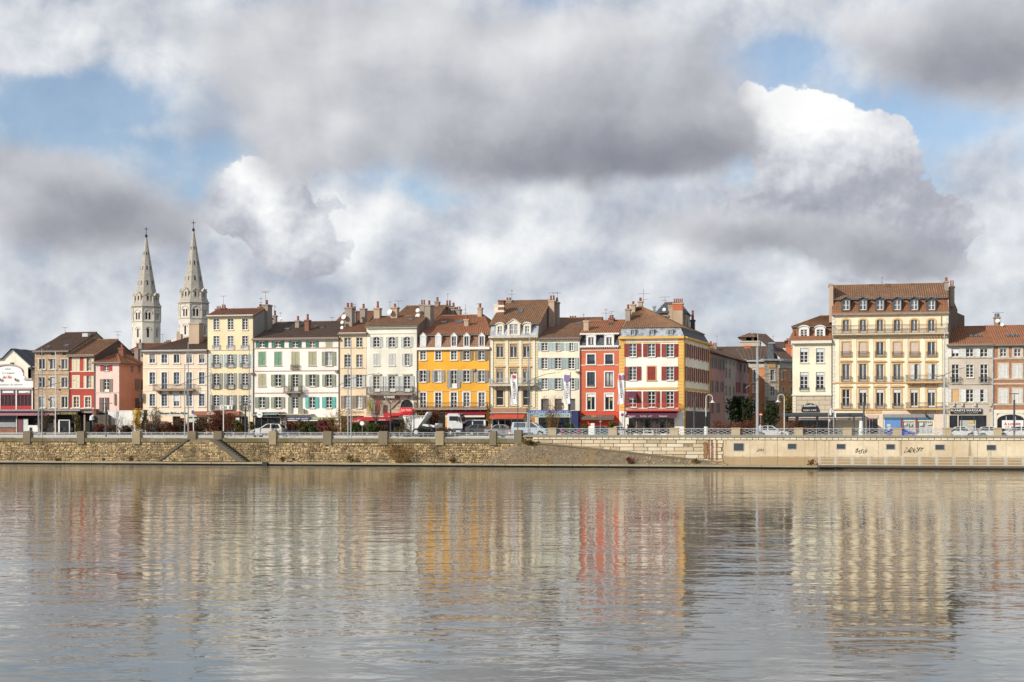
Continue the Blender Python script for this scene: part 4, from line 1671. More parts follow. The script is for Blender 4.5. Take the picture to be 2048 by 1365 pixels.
# ---- steel landing stage along the right wall
C['stage'] = plain('stage_paint', (0.56, 0.54, 0.48), 0.6)
stage = thing('landing_stage', 'grey steel landing stage with panelled railing at the waterline', 'landing stage', (U(1840, -1.6), -1.6, 0))
xa, xb = U(1634, -1.6), U(2110, -1.6)
m = M()
m.box(xa, xb, -2.1, -0.35, 0.27, 0.40)
part('deck', m, stage, C['ledge'])
m = M()
m.box(xa, xb, -2.16, -2.101, 0.22, 0.42)
part('edge_beam', m, stage, C['rust_iron'])
n = 14
step = U(1843, -2.1) - U(1809, -2.1)
x = xa + 0.2
pm_ = M()
pm_.box(-0.05, 0.05, -0.05, 0.05, -0.15, 1.13)
sp_ = M()
sp_.box(-0.06, 0.06, 0.1, 0.22, -1.2, -0.14)
support = sp_.mesh('support', C['dark_grey'])
post = pm_.mesh('post', C['stage'])
pn = M()
pw = step - 0.22
for a in (-pw / 2, pw / 2 - 0.04):
    pn.box(a, a + 0.06, -0.03, 0.03, 0.05, 1.05)
for z in (0.05, 0.38, 0.70, 1.01):
    pn.box(-pw / 2 + 0.06, pw / 2 - 0.06, -0.022, 0.022, z, z + (0.07 if z in (0.05, 1.01) else 0.045))
panel = pn.mesh('railing_panel', C['stage'])
mesh_m = M()
mesh_m.face([(-pw / 2 + .04, 0.0, 0.1), (pw / 2 - .04, 0.0, 0.1), (pw / 2 - .04, 0.0, 1.0), (-pw / 2 + .04, 0.0, 1.0)])
while x < xb:
    link('post', post, stage, (x, -2.05, 0.40))
    link('support', support, stage, (x, -2.05, 0.40))
    if x + step < xb:
        link('railing_panel', panel, stage, (x + step / 2, -2.05, 0.40))
    x += step

# ================================================================== houses, left to right
P_ = plaster
G = 'old houses along the quay'

# ---- white gabled house far left
h = House('white_house', 'cream gabled house with dark slate roof behind the arched restaurant front, far left', -26, 70, 746, P_('wall_cream_white', (0.80, 0.76, 0.64), 0.26), v=34, depth=14)
zb = h.base - 0.4
g = M()
pts = [(-26, 800), (62, 800), (62, 733), (25, 700), (6, 718), (-26, 718)]
g.prism([(U(x, 34) - h.u0, (zb if y == 800 else Z(x, y, 34))) for x, y in pts], 0, 0.4)
h.loc(g, 'wall', h.wall_mat)
s = M()
e0, e1 = Vector((U(62, 34) + 0.4, 33.6, Z(62, 734, 34))), Vector((U(25, 34), 33.6, Z(25, 699, 34) + 0.1))
L = Vector((0, 16, 0))
h.slope(s, e0, e0 + L, e1 + L, e1, 3)
e2 = Vector((U(6, 34), 33.6, Z(6, 717, 34)))
h.slope(s, e2 + L, e2, e1, e1 + L, 3)
s.box(U(-26, 34), e2.x, 33.6, 49, e2.z - 0.15, e2.z)
s.box(e0.x - 0.4, e0.x, 33.5, 49, e0.z - 0.35, e0.z - 0.05)
part('roof', s, h.root, C['dark_slate'])
w = M()
w.box(e0.x - 0.9, e0.x - 0.4, 34, 49, zb, e0.z - 0.1)
w.box(U(62, 34), U(72, 34), 36, 46, zb, Z(66, 733, 36))
part('side_wall', w, h.root, h.wall_mat)
for a, c, y0, y1 in ((21, 28.5, 725.5, 731),):
    m = M()
    m.box(U(a, 34), U(c, 34), 33.95, 34.02, Z(a, y1, 34), Z(a, y0, 34))
    part('window', m, h.root, C['g_grey'])
tr = M()
for (xa, ya), (xb_, yb) in (((62, 734), (25, 700)), ((25, 700), (6, 718)), ((6, 718), (-26, 718))):
    p, q_ = Vector((U(xa, 34), 33.97, Z(xa, ya, 34))), Vector((U(xb_, 34), 33.97, Z(xb_, yb, 34)))
    tr.cyl(p, q_, 0.12, 0.12, 5)
part('verge_board', tr, h.root, C['grey_paint'])

# ---- arched white restaurant front
h = House('restaurant', 'white restaurant front with arched pediment and red glazed bays at the left edge', -40, 66, 775, P_('wall_restaurant', (0.84, 0.82, 0.82), 0.26), v=23, depth=9, cat='restaurant')
F = h.F
pts = []
cx_ = 15
for k in range(17):
    t = pi * k / 16
    pts.append((F.s(cx_ + 31 * cos(t)), F.z(cx_, 742 - 12 * sin(t) if 0 else 745 - 15 * sin(t))))
poly = [(F.s(-40), F.z(-40, 776)), (F.s(66), F.z(66, 776)), (F.s(66), F.z(66, 758)), (F.s(50), F.z(50, 758)), (F.s(50), F.z(50, 754)), (F.s(46), F.z(46, 752))] + pts + [(F.s(-16), F.z(-16, 752)), (F.s(-20), F.z(-20, 758)), (F.s(-40), F.z(-40, 758))]
g = M()
g.prism(poly, 0.0, 0.35)
h.loc(g, 'pediment', h.wall_mat)
tr = M()
for a, c in zip(pts[:-1], pts[1:]):
    tr.cyl((a[0], -0.05, a[1]), (c[0], -0.05, c[1]), 0.13, 0.13, 5)
h.loc(tr, 'arch_moulding', plain('mauve_grey_trim', (0.45, 0.38, 0.38), 0.8))
for a, c, y in ((49, 66, 757), (-40, -18, 757), (-40, 66, 776.5)):
    h.strip('cornice', a, c, y, y + 3.2, plain('mauve_grey_trim', (0.50, 0.44, 0.44), 0.8), 0.22)
for px in (-33, 0.3, 33, 65):
    h.strip('post', px - 1.1, px + 1.1, 779.5, 821, C['white_paint'], 0.08)
h.strip('red_panel', -40, 66, 812, 822, plain('red_lacquer', (0.42, 0.012, 0.02), 0.5), 0.02)
h.strip('grey_awning_box', -40, 66, 779.6, 788, C['g_grey'], 0.03)
for px in (-16, 16.5, 49):
    m = M()
    h.strip('window', px - 14.5, px + 14.5, 788.3, 811.7, C['g_dark'], 0.03)
    h.strip('roller_blind', px - 11, px + 11, 782, 786.5, C['cloth_white'], 0.06)
    h.strip('transom', px - 14.5, px + 14.5, 788, 790, plain('red_lacquer_b', (0.38, 0.012, 0.02), 0.5), 0.07)
    for k in range(5):
        x = px - 14.5 + 29 * k / 4
        h.strip('mullion', x - 0.5, x + 0.5, 790.1, 811.6, plain('red_lacquer_c', (0.30, 0.012, 0.02), 0.5), 0.06)
h.wall_letters([('MAISON', 16, 738.5, 13, 2.6, 'grey_paint'), ('Le Comptoir', 17, 746.8, 28, 6.0, 'grey_paint', {'shear': 0.35}), ('des Vins', 15, 754.5, 20, 6.0, 'letter_red', {'shear': 0.35}),
                ('rendez-vous des amateurs de viandes', 1, 769.5, 98, 3.6, 'grey_paint')])
b = M()
b.box(0, h.w, 0, 0.3, h.base - 0.4, F.z(10, 776))
h.loc(b, 'wall', C['interior'])
b = M()
b.box(h.u0, h.u1, 23.4, 32, h.base - 0.4, F.z(10, 760))
part('side_wall', b, h.root, h.wall_mat)
# scroll lamps on the pediment
for px in (2, 33):
    m = M()
    m.cyl(F.xyz(F.s(px), 0.1, F.z(px, 762)), F.xyz(F.s(px), 0.35, F.z(px, 758)), 0.10, 0.18, 8)
    part('scroll', m, h.root, C['brown_trim'])

# ---- terrace pavilion in front of it
pav = thing('terrace_pavilion', 'flat roofed glazed restaurant terrace with mauve awning band at the left edge', 'terrace', (U(80, 16.5), 16.5, ZB), None)
class Pav(House):
    pass
pv = House.__new__(House)
pv.px0, pv.px1, pv.v = -40, 216, 16.0
pv.u0, pv.u1 = U(-40, 16), U(216, 16)
pv.F, pv.root, pv.rg = Fac(pv.u0, 16.0), pav, random.Random(2)
m = M()
m.box(U(-40, 16), U(166, 16), 15.2, 22.5, Z(60, 823, 16), Z(60, 819.5, 16))
m.box(U(166.2, 16), U(216, 16), 15.6, 22.5, Z(190, 826.5, 16), Z(190, 823, 16))
part('flat_roof', m, pav, plain('terrace_roof', (0.30, 0.29, 0.29), 0.8))
pv.awning(-40, 104, 823, 829, C['mauve'], 0.9, 1.8, C['mauve'])
pv.awning(105, 118, 823, 829, C['brown_trim'], 0.9, 1.5, C['mauve'])
pv.sign(112, 161, 824, 829.8, C['black'], [('LA COMÉDIE', 138, 826.9, 45, 4.4, 'letter_gold')], 0.75)
pv.strip('back_wall', -40, 216, 830, 870, C['interior'], -0.6, back=0.9)
pv.strip('glazing', -40, 33, 832, 861, C['g_dark'], 0.1)
pv.strip('grey_panel', -38, 32.5, 845, 855, plain('grey_glass_panel', (0.30, 0.32, 0.33), 0.3), 0.16)
pv.strip('brick_base', -38, 33, 856.5, 868, C['ch_brick'], 0.2)
pv.strip('post', 33.5, 35.5, 830, 868, C['stone_trim'], 0.2)
pv.strip('door', 37, 47, 838, 868, plain('plum_door', (0.17, 0.045, 0.075), 0.6), 0.12)
pv.strip('pale_panel', 48, 57, 838, 868, plain('pale_green_panel', (0.55, 0.62, 0.56), 0.6), 0.14)
pv.strip('white_screen', 57.5, 77, 851, 864, C['white_paint'], 0.2)
for a, c in ((118, 121), (139.5, 141)):
    pv.strip('door_frame', a, c, 841, 868, C['white_paint'], 0.2)
pv.strip('door_head', 118, 141, 840, 841.5, C['white_paint'], 0.2)
pv.strip('glazing', 121.2, 139.3, 842, 868, C['g_dark'], 0.12)
for px in (80, 110, 152, 170):
    pv.strip('pillar', px - 1.5, px + 1.5, 830, 868, C['brown_trim'], 0.15)
for px, y in ((60, 'leftmost'), (95, 'second'), (104, 'third'), (128, 'fourth'), (141, 'rightmost')):
    t = thing('terrace_chair', '%s small dark chair on the left restaurant terrace' % y, 'chair', (U(px, 14.6), 14.6, ground_z(U(px, 14.6), 14.6)), 'terrace chairs on the left')
    m = M(); m.box(-0.22, 0.22, -0.22, 0.22, 0.43, 0.47); sub('seat', m.mesh('seat', C['black']), t)
    m = M(); m.box(-0.22, 0.22, 0.2, 0.24, 0.47, 0.90); sub('backrest', m.mesh('backrest', C['black']), t)
    for a, b_ in ((-.2, -.2), (.2, -.2), (-.2, .2), (.2, .2)):
        m = M(); m.cyl((a, b_, 0), (a, b_, 0.43), 0.015, 0.015, 5); sub('leg', m.mesh('leg', C['black']), t)

# ---- rubble stone house
h = House('stone_house', 'tall house of bare tan rubble stone with grey framed windows, left of the red house', 69.5, 138.5, 702, stonework('rubble_house_wall', (0.62, 0.41, 0.25), (0.44, 0.28, 0.17), (0.60, 0.49, 0.37), 0.42, 0.17), v=20)
cols = [84, 105.7, 129]
h.row(cols, 705, 711, 8, nv=1, nh=0, sill=None, pane='g_dark', frame='brown_trim')
for y0, y1 in ((718.5, 739), (755, 775.5), (793.5, 816)):
    h.row(cols, y0, y1, 11.5, nv=2, nh=0, sur='stone_trim', surw=0.16, each={1: {'pane': 'g_curt'} if y0 > 740 else {}, 0: {'pane': 'g_curt'} if y0 > 780 else {}})
h.strip('string_course', 69.5, 138.5, 746.3, 748, C['stone_trim'], 0.08)
h.strip('string_course', 69.5, 138.5, 776.8, 778.2, C['stone_trim'], 0.08)
h.strip('cornice', 69, 139, 701.5, 704.3, C['stone_trim'], 0.25)
h.roof(7.5, 667.5, C['t_dark'], 131, None)
h.skylight(95, 1.2, 9, 0.6); h.skylight(131, 1.6, 12, 0.7)
m = M(); m.box(U(165, 25.5), U(176, 25.5), 25.4, 26.4, Z(170, 674, 25.5), Z(170, 667, 25.5)); part('roof_hatch', m, h.root, C['s_light'])
h.antenna(130, 655, 668, 7.4, ((0.05, 5),))
for px, y in ((118.5, 731), (118, 777), (97.5, 718), (97.5, 757), (97, 797)):
    h.strip('wall_bracket', px - 0.8, px + 0.8, y, y + 3.5, C['brown_trim'], 0.25)
h.pipe(139.0, 704, 865)
h.finish()

# ---- red house
h = House('red_house', 'narrow brick red house with cream shutters and white bands', 139, 189.3, 711, P_('wall_red', (0.45, 0.080, 0.058), 0.25), v=20, side=P_('gable_grey_brown', (0.16, 0.12, 0.095), 0.3))
for y0, y1 in ((716, 742.3), (752, 776.2)):
    h.row([152.2], y0, y1, 14, sh='s_cream', mode='closed', sur='cream_trim', surw=0.06, nh=1, sill=None)
    h.row([177.7], y0, y1, 7.5, sh='s_cream', shw=6.2, nh=2, pane='g_dark', sill=None)
h.row([152.6, 175.6], 794, 815.3, 10.5, nh=2, sur='cream_trim', surw=0.17, pane='g_warm', frame='cream_trim')
for y in (742.6, 776.6):
    h.strip('string_course', 139, 189.3, y, y + 1.8, C['cream_trim'], 0.07)
h.strip('base_band', 139, 189.3, 816, 818, C['cream_trim'], 0.07)
h.strip('cornice', 139, 189.5, 710, 713, C['cream_trim'], 0.2)
h.roof(6.5, 681.5, C['t_brown'])
h.antenna(236, 663, 680, 6.6, ((0.05, 8), (0.35, 4)))
h.pipe(189.6, 713, 820)
h.finish()

# ---- pink house with salmon side
h = House('pink_house', 'small pale pink house with salmon side wall and red brick chimney', 189.8, 238.2, 726, P_('wall_pale_pink', (0.82, 0.61, 0.55), 0.26), v=20, depth=7.0, side=P_('wall_salmon', (0.84, 0.40, 0.27), 0.15))
h.win(212.5, 731, 742.5, 9.5, sh='s_crimson', shw=6.4, pane='g_blue', nh=1)
h.win(212.7, 758.5, 784, 11, sh='s_brown', shw=6.4, pane='g_dark', lower=0.2)
h.win(208.5, 796, 829, 6.5, sh='s_mauve', shw=6.2, pane='g_dark', nh=3)
h.strip('blind_sign', 229, 231.8, 788, 810.5, C['brown_trim'], 0.2)
h.strip('string_course', 189.8, 238, 785.2, 786.4, C['stone_trim'], 0.06)
# hipped roof with the ridge running back
v = 20.0
e = 0.45
u0, u1, ze = h.u0 - 0.2, h.u1 + 0.45, h.ze
zr = Z(223, 708.5, 23.0)
um = (h.u0 + h.u1) / 2
m = M()
A, B, Cc, D = Vector((u0, v - e, ze)), Vector((u1, v - e, ze)), Vector((u1, v + 7.2, ze)), Vector((u0, v + 7.2, ze))
R0, R1 = Vector((um, v + 3.0, zr)), Vector((um, v + 7.2, zr))
h.slope(m, A, B, R0, R0, 0.3); h.slope(m, B, Cc, R1, R0, 0.3); h.slope(m, D, A, R0, R1, 0.3)
for p, q_ in ((A, R0), (B, R0), (R0, R1)):
    m.cyl(p, q_, 0.09, 0.09, 6)
part('roof', m, h.root, C['t_orange'])
g = M()
g.cyl(A + Vector((0, -0.05, -0.05)), B + Vector((0.05, -0.05, -0.05)), 0.08, 0.08, 8); g.cyl(B + Vector((0.05, -0.05, -0.05)), Cc + Vector((0.05, 0, -0.05)), 0.08, 0.08, 8)
part('gutter', g, h.root, C['gutter'])
h.chimney(237, 246.5, 696, 721, 3.2, 0.7, 'ch_brick', 1, poth=0.5)
h.chimney(268.6, 276, 697.5, 721, 6.6, 0.7, 'ch_grey', 1, poth=0.6)
# side windows
FS = Fac(h.u1, v, pi / 2)
hs = []
h.win(264.2, 731, 745.5, 5.5, F=FS, holes=hs, nh=1, pane='g_dark')
h.win(278.5, 730.5, 746.5, 5.5, F=FS, holes=hs, nh=1, pane='g_dark')
h.win(278.5, 759, 780, 6.0, F=FS, holes=hs, sh='s_brown', shw=6)
h.win(279.5, 797, 818, 6.0, F=FS, holes=hs, sh='s_mauve', shw=6)
m = M()
wall_cells(m, 0, 7.0, h.base - 0.4, h.ze, hs)
h.loc(m, 'side_wall', h.side_mat, FS)
m = M()
wall_cells(m, 0, h.w, h.base - 0.4, h.ze, h.holes)
h.loc(m, 'wall', h.wall_mat)
m = M()
m.face([(h.u0, v, h.base - .4), (h.u0, v + 7, h.base - .4), (h.u0, v + 7, h.ze), (h.u0, v, h.ze)])
m.face([(h.u0, v + 7, h.base - .4), (h.u1, v + 7, h.base - .4), (h.u1, v + 7, h.ze), (h.u0, v + 7, h.ze)])
part('back_wall', m, h.root, h.side_mat)

# ---- peach bank house
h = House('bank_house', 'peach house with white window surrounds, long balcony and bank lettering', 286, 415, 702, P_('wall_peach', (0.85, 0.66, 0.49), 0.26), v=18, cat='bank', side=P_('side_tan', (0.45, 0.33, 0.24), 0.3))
cols = [304.7, 328.7, 353, 378.4, 403.6]
h.row(cols, 709.7, 726.5, 10.8, sur='white_paint', surw=0.16, frame='grey_paint', nh=1, pane='g_blue', each={0: {'blind': (0.55, 'blind_brown')}, 2: {'pane': 'g_dark', 'nh': 0}, 4: {'blind': (0.5, 'blind_brown')}, 3: {'blind': (0.35, 'blind_brown')}})
h.row(cols, 745, 768.8, 11, sur='white_paint', surw=0.16, frame='grey_paint', nh=2, pane='g_blue', each={1: {'y1': 779.2}, 3: {'y1': 779.2}})
h.row(cols, 788.5, 812.8, 11, sur='white_paint', surw=0.16, frame='grey_paint', nh=3, pane='g_blue', each={2: {'blind': (0.6, 'blind_white')}})
for y in (735.3, 780.2):
    h.strip('string_course', 286, 415, y, y + 1.6, C['white_paint'], 0.06)
h.strip('plinth_band', 286, 415, 821, 832, C['cream_trim'], 0.05)
h.strip('cornice', 285.5, 415, 700.5, 703.5, C['white_paint'], 0.3)
h.balcony(311, 392, 769, 780.3, 'rust_iron', 'brown_trim', 0.9, 0.14, 4)
h.wall_letters([('Banque Rhône-Alpes', 348, 827.2, 61, 5.6, 'letter_black', {'bold': 0.012})], out=0.13)
h.win(353, 833.5, 868, 15, nv=1, nh=0, pane='g_dark', frame='brown_trim', sill=None)
h.win(391, 833.5, 868, 33, nv=3, nh=0, pane='g_grey', frame='cream_trim', sill=None)
h.strip('window_poster', 377, 394, 837.5, 846, plain('pale_green_poster', (0.50, 0.66, 0.52), 0.6), 0.05)
h.roof(8.5, 676, C['t_dark'], 378, None)
h.chimney(377.5, 398, 646, 690, 3.8, 1.5, 'ch_tan', 0)
h.strip('hanging_sign', 281.5, 286, 785, 803, C['black'], 0.5, back=-0.3)
h.finish()

# ---- tall yellow house
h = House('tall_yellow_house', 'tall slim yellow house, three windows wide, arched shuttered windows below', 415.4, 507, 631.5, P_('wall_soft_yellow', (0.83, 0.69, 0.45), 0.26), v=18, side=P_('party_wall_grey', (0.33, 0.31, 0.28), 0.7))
cols = [432.6, 461, 490]
h.row(cols, 637.6, 660, 11.5, sur='white_paint', surw=0.07, nh=3)
h.row(cols, 672.5, 698.5, 11.5, sur='white_paint', surw=0.07, nh=3, lower=0.2)
h.row(cols, 708.8, 734.5, 12.2, arch=1, nh=3, sh='s_blue', shw=6.5, lower=0.22, mode='open', sill='white_paint')
h.row(cols, 747, 777.5, 12.2, arch=1, nh=3, sh='s_grey', shw=6.5, lower=0.22)
h.row(cols, 790.5, 820, 12.2, arch=1, nh=3, sh='s_grey', shw=6.5, lower=0.28)
for c in cols:
    h.balconette(c - 8, c + 8, 690.5, 699, 'galv', 0.12)
    h.balconette(c - 8, c + 8, 727, 735.8, 'rust_iron', 0.22)
    h.balconette(c - 8, c + 8, 769, 778.8, 'rust_iron', 0.22)
    h.balconette(c - 9, c + 9, 811, 822, 'rust_iron', 0.22)
h.quoins(415.8, 423, 702.5, 822, 22, C['cream_trim'], 0.05, 0.3)
h.quoins(500, 506.8, 702.5, 822, 22, C['cream_trim'], 0.05, 0.3, -1)
h.strip('string_course', 415.4, 507, 700, 701.3, C['stone_trim'], 0.06)
h.strip('cornice', 415, 508, 630.5, 634.5, C['cream_trim'], 0.35)
h.sign(441.5, 466.7, 811, 819.5, C['letter_white'], [('C', 446, 815.3, 4.5, 6, 'letter_red', {'bold': .03}), ('IN', 453, 815.3, 5, 6, 'letter_green', {'bold': .03}), ('E', 462.5, 815.3, 4, 6, 'letter_red', {'bold': .03})], 0.34, 0.04, name='banner')
h.sign(391.5, 482, 823, 830.8, plain('terracotta_fascia', (0.34, 0.125, 0.085), 0.7), [('Café', 426, 827.2, 16, 5, 'letter_white', {'shear': 0.3})], 0.6, 0.5)
h.win(461, 833, 868, 70, nv=5, nh=0, pane='g_dark', frame='brown_trim', sill=None)
h.strip('menu_board', 414, 421, 835, 846, C['cream_trim'], 0.06); h.strip('menu_board', 471, 479, 835, 850, C['cream_trim'], 0.06)
h.roof(3.4, 620, C['t_red'])
h.chimney(523, 535.5, 609, 664, 4.0, 1.6, 'ch_grey', 1)
h.chimney(516, 521, 614, 622, 3.6, 0.6, 'ch_brick', 1, poth=0.3)
h.chimney(431, 440, 618, 623, 3.2, 0.7, 'ch_brick', 3, poth=0.3); h.chimney(441, 450, 616, 623, 3.2, 0.7, 'ch_brick', 2, poth=0.3)
h.chimney(545, 551, 631, 648, 9.0, 0.7, 'ch_grey', 1)
h.antenna(447, 592, 617, 3.3, ((0.02, 6), (0.6, 3))); h.antenna(531, 582, 608, 4.4, ((0.03, 9), (0.12, 6))); h.antenna(522, 593, 614, 4, ((0.2, 3), (0.5, 3)))
h.pipe(507, 634, 868); h.pipe(415.6, 704, 830)
h.finish()

# ---- long pinkish white house
h = House('long_white_house', 'long pinkish white house with green and turquoise shutters and brown roof', 507.4, 678, 677.5, P_('wall_pinkish_white', (0.88, 0.81, 0.75), 0.26), v=18)
cols = [524, 556, 590.4, 624.5, 658]
h.row(cols, 683.5, 695.5, 11.5, sh='s_green', shw=6.6, nh=1, pane='g_grey', sill=None, each={4: {'sh': 's_tan', 'mode': 'closed', 'sur': 'stone_trim', 'surw': 0.06}})
h.row(cols, 704.5, 731.5, 13.5, sh='s_emer', mode='closed', sur='stone_trim', surw=0.10, nh=2,
      each={2: {'sh': 's_tan', 'y1': 738}, 3: {'sh': 's_tan'}, 4: {'sh': 's_sage', 'mode': 'open', 'shw': 7, 'w': 12}})
h.row(cols, 749.3, 773, 11.8, sh='s_sage', shw=7.2, nh=2, sur='stone_trim', surw=0.05, pane='g_dark',
      each={0: {'sh': 's_tan', 'mode': 'closed', 'w': 13.5, 'surw': 0.1}, 2: {'y1': 784.2, 'nh': 3, 'lower': 0.3}})
h.row(cols, 794.8, 816.5, 11.8, sh='s_sage', shw=7.2, nh=2, sur='stone_trim', surw=0.05, pane='g_dark',
      each={2: {'y1': 828, 'nh': 3, 'lower': 0.36}, 3: {'sh': 's_turq'}, 4: {'sh': 's_turq'}})
h.balcony(571, 606.5, 773, 784.8, 'rust_iron', 'brown_trim', 0.9, 0.14, 2)
h.balconette(582, 599, 730, 740, 'rust_iron', 0.3)
for y in (695.8, 741.2, 785.3):
    h.strip('string_course', 507.4, 678, y, y + 1.5, plain('pink_brown_trim', (0.50, 0.36, 0.29), 0.85), 0.08)
h.strip('cornice', 507, 678, 675.8, 679, C['brown_trim'], 0.35)
h.sign(507, 572, 825, 834, C['black'], [('LES', 511.5, 830, 7, 3.5, 'letter_white')], 0.25)
m = M(); m.disc((0, 0, 0), 0.42, 20, 'y', 0.08); link('round_sign', m.mesh('round_sign', C['letter_white']), h.root, h.F.xyz(h.F.s(521.8), 0.42, h.F.z(521.8, 829.5)))
h.wall_letters([('VEO', 521.8, 829.6, 6.5, 3, 'letter_black')], out=0.47)
h.awning(532, 560, 826, 829.5, plain('pale_green_canopy', (0.24, 0.31, 0.28), 0.6), 1.2)
h.sign(577, 626, 834, 841, C['navy'], [('CREPERIE  PONT  ROCHET', 601, 838, 44, 3.2, 'letter_white', {'bold': .02})], 0.9, 0.06)
h.strip('terrace_edge', 562, 628, 828.2, 830, C['stone_trim'], 1.0)
h.sign(627, 679, 834.5, 838.5, plain('pale_green_fascia', (0.35, 0.42, 0.22), 0.7), [], 0.7, 0.1)
h.win(535, 836, 868, 50, nv=4, nh=0, pane='g_dark', frame='dark_grey', sill=None)
h.win(620, 842, 868, 96, nv=7, nh=0, pane='g_dark', frame='brown_trim', sill=None)
h.strip('wall_box', 504, 509.5, 746.5, 750.5, C['ch_brick'], 0.3); h.strip('wall_box', 671, 676, 740.5, 745.5, C['brown_trim'], 0.3)
h.strip('wall_ornament', 604, 610.5, 818, 827, C['brown_trim'], 0.5, back=-0.2)
h.roof(8.2, 646, C['t_dark'], None, None)
h.chimney(590, 597.7, 641.5, 661, 5.2, 0.8, 'ch_grey', 1); h.chimney(609, 617.5, 640, 671, 3.4, 0.8, 'ch_brick', 1, poth=0.7)
h.skylight(541, 3.6, 12, 0.7); h.skylight(572, 4.2, 12, 0.8); h.skylight(643, 4.6, 9, 0.6); h.skylight(631, 5.4, 6, 0.5)
h.antenna(549.5, 610, 646, 8, ((0.1, 2), (0.3, 2))); h.antenna(560.5, 624, 648, 8, ((0.1, 3),)); h.dish(560.8, 637, 2.6, 7.8); h.antenna(664, 634, 645, 8, ((0.1, 4),))
h.pipe(678, 676, 868)
h.finish()

# ---- narrow cream house
h = House('narrow_cream_house', 'narrow cream house two windows wide with paired satellite dishes above', 678.5, 733, 667, P_('wall_cream', (0.80, 0.635, 0.44), 0.26), v=18)
cols = [695, 718.6]
h.row(cols, 675.6, 694.8, 12, nh=2, sur='stone_trim', surw=0.06); h.row(cols, 709.7, 735, 12, nh=3, sur='stone_trim', surw=0.06)
h.row(cols, 749.7, 775, 11.5, nh=3, sh='s_light', shw=5.5, sur='stone_trim', surw=0.05, pane='g_dark'); h.row(cols, 792, 817, 11.8, nh=3, sh='s_brown', shw=6.2, sur='stone_trim', surw=0.05, pane='g_curt')
for y in (695.6, 736.5, 777):
    h.strip('string_course', 678.5, 733, y, y + 1.2, C['stone_trim'], 0.06)
h.strip('cornice', 678.5, 733, 665.8, 669, C['cream_trim'], 0.3)
h.wall_letters([('LA FORMATION', 707, 823.5, 38, 4.5, 's_blue', {})], out=0.2)
h.win(705, 832, 868, 46, nv=4, nh=0, pane='g_dark', frame='brown_trim', sill=None)
h.awning(700, 733, 838, 840, C['red_awn'], 1.6, 4.5, C['red_awn'], [('Le Bistrot', 716, 842.5, 22, 3, 'letter_white')])
h.roof(4.6, 648.5, C['t_red'])
h.chimney(689, 703.5, 615, 656, 3.0, 1.3, 'ch_grey', 2)
h.chimney(705, 711, 622, 645, 7, 0.7, 'ch_grey', 1); h.chimney(720, 730, 617, 650, 6, 0.9, 'ch_grey', 1)
h.dish(687, 634, 5.3, 2.6); h.dish(684, 645, 3.8, 2.4); h.dish(683.5, 655.5, 3.6, 2.3)
h.antenna(707, 608, 625, 7, ((0.05, 5),))
h.finish()

# background roof block between them
hb = House('rear_house', 'rear house with red brown roof rising behind the narrow cream house', 662, 727, 655, P_('rear_wall', (0.30, 0.24, 0.19), 0.4), v=31, group=None)
hb.roof(5.5, 625, C['t_red'], 690, None)
hb.finish()

# ---- white house with iron balcony
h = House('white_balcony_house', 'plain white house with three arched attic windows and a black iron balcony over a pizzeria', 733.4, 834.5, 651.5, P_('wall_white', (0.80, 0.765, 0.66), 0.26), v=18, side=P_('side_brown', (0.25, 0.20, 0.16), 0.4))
cols = [753, 783.8, 814]
h.row(cols, 674, 694.8, 12.5, arch=1, nh=2, sh='s_light', shw=5.5, pane='g_dark')
h.row(cols, 708, 731.6, 12.5, sh='s_light', mode='closed', nh=2, each={2: {'mode': 'open', 'shw': 5.0, 'w': 8, 'pane': 'g_dark'}}, sur='cream_trim', surw=0.06, sill='stone_trim')
h.row(cols, 752.5, 783.5, 12.5, nh=3, sh='s_light', shw=7.5, pane='g_dark', sur='cream_trim', surw=0.06, hood=('flat', 0, 'stone_trim'), lower=0.2, each={0: {'pane': 'g_warm'}})
h.balcony(737, 829, 774.5, 788, 'iron', 'brown_trim', 1.0, 0.2, 4)
h.strip('cornice', 733, 835, 653, 656.5, C['cream_trim'], 0.35); h.strip('string_course', 733.4, 834.5, 666.5, 668, C['cream_trim'], 0.08)
bl = stonework('ground_blocks', (0.60, 0.53, 0.42), (0.50, 0.43, 0.33), (0.24, 0.2, 0.15), 1.0, 0.42)
h.strip('stone_base', 734, 800, 794, 832, bl, 0.04); h.strip('stone_base', 827, 834.4, 794, 832, bl, 0.04)
h.win(813.5, 800, 816, 25, arch=2, nv=1, nh=0, pane='g_dark', frame='s_mauve', sill=None)
h.sign(800.5, 826.5, 815.8, 825.5, C['red_sign'], [('Leo', 807, 820.2, 9, 6, 'letter_white', {'shear': 0.4}), ('PIZZA', 819, 820.5, 12, 3.6, 'letter_white', {'bold': 0.03})], 0.3, 0.1)
h.awning(772, 828, 825.8, 829, C['red_sign'], 1.3, 2.6, C['red_awn'])
h.awning(720, 797, 834, 836.5, C['red_awn'], 2.4, 4.5, C['red_awn'], [('Bar', 730, 840.3, 6, 2.6, 'letter_white'), ('PIZZERIA', 772, 840.3, 22, 2.4, 'letter_white')])
h.sign(740, 748.5, 803, 821.5, C['olive'], [('S', 744, 812, 6, 14, 'letter_gold')], 0.9, 0.1)
h.sign(756.5, 764.5, 802, 824.5, C['letter_red'], [('8', 760.4, 813, 5, 18, 'orange_red')], 0.9, 0.1)
h.wall_letters([('RENNES', 783, 795, 22, 5, 'letter_white', {'bold': 0.03})], out=0.95)
h.win(775, 840, 868, 76, nv=6, nh=0, pane='g_dark', frame='s_mauve', sill=None)
h.roof(4.6, 634.5, C['t_brown'])
h.chimney(747.5, 759, 616, 640, 3.6, 1.0, 'ch_tan', 1, poth=0.8); h.chimney(781, 794, 614.5, 640, 3.6, 1.1, 'ch_tan', 1, poth=0.4)
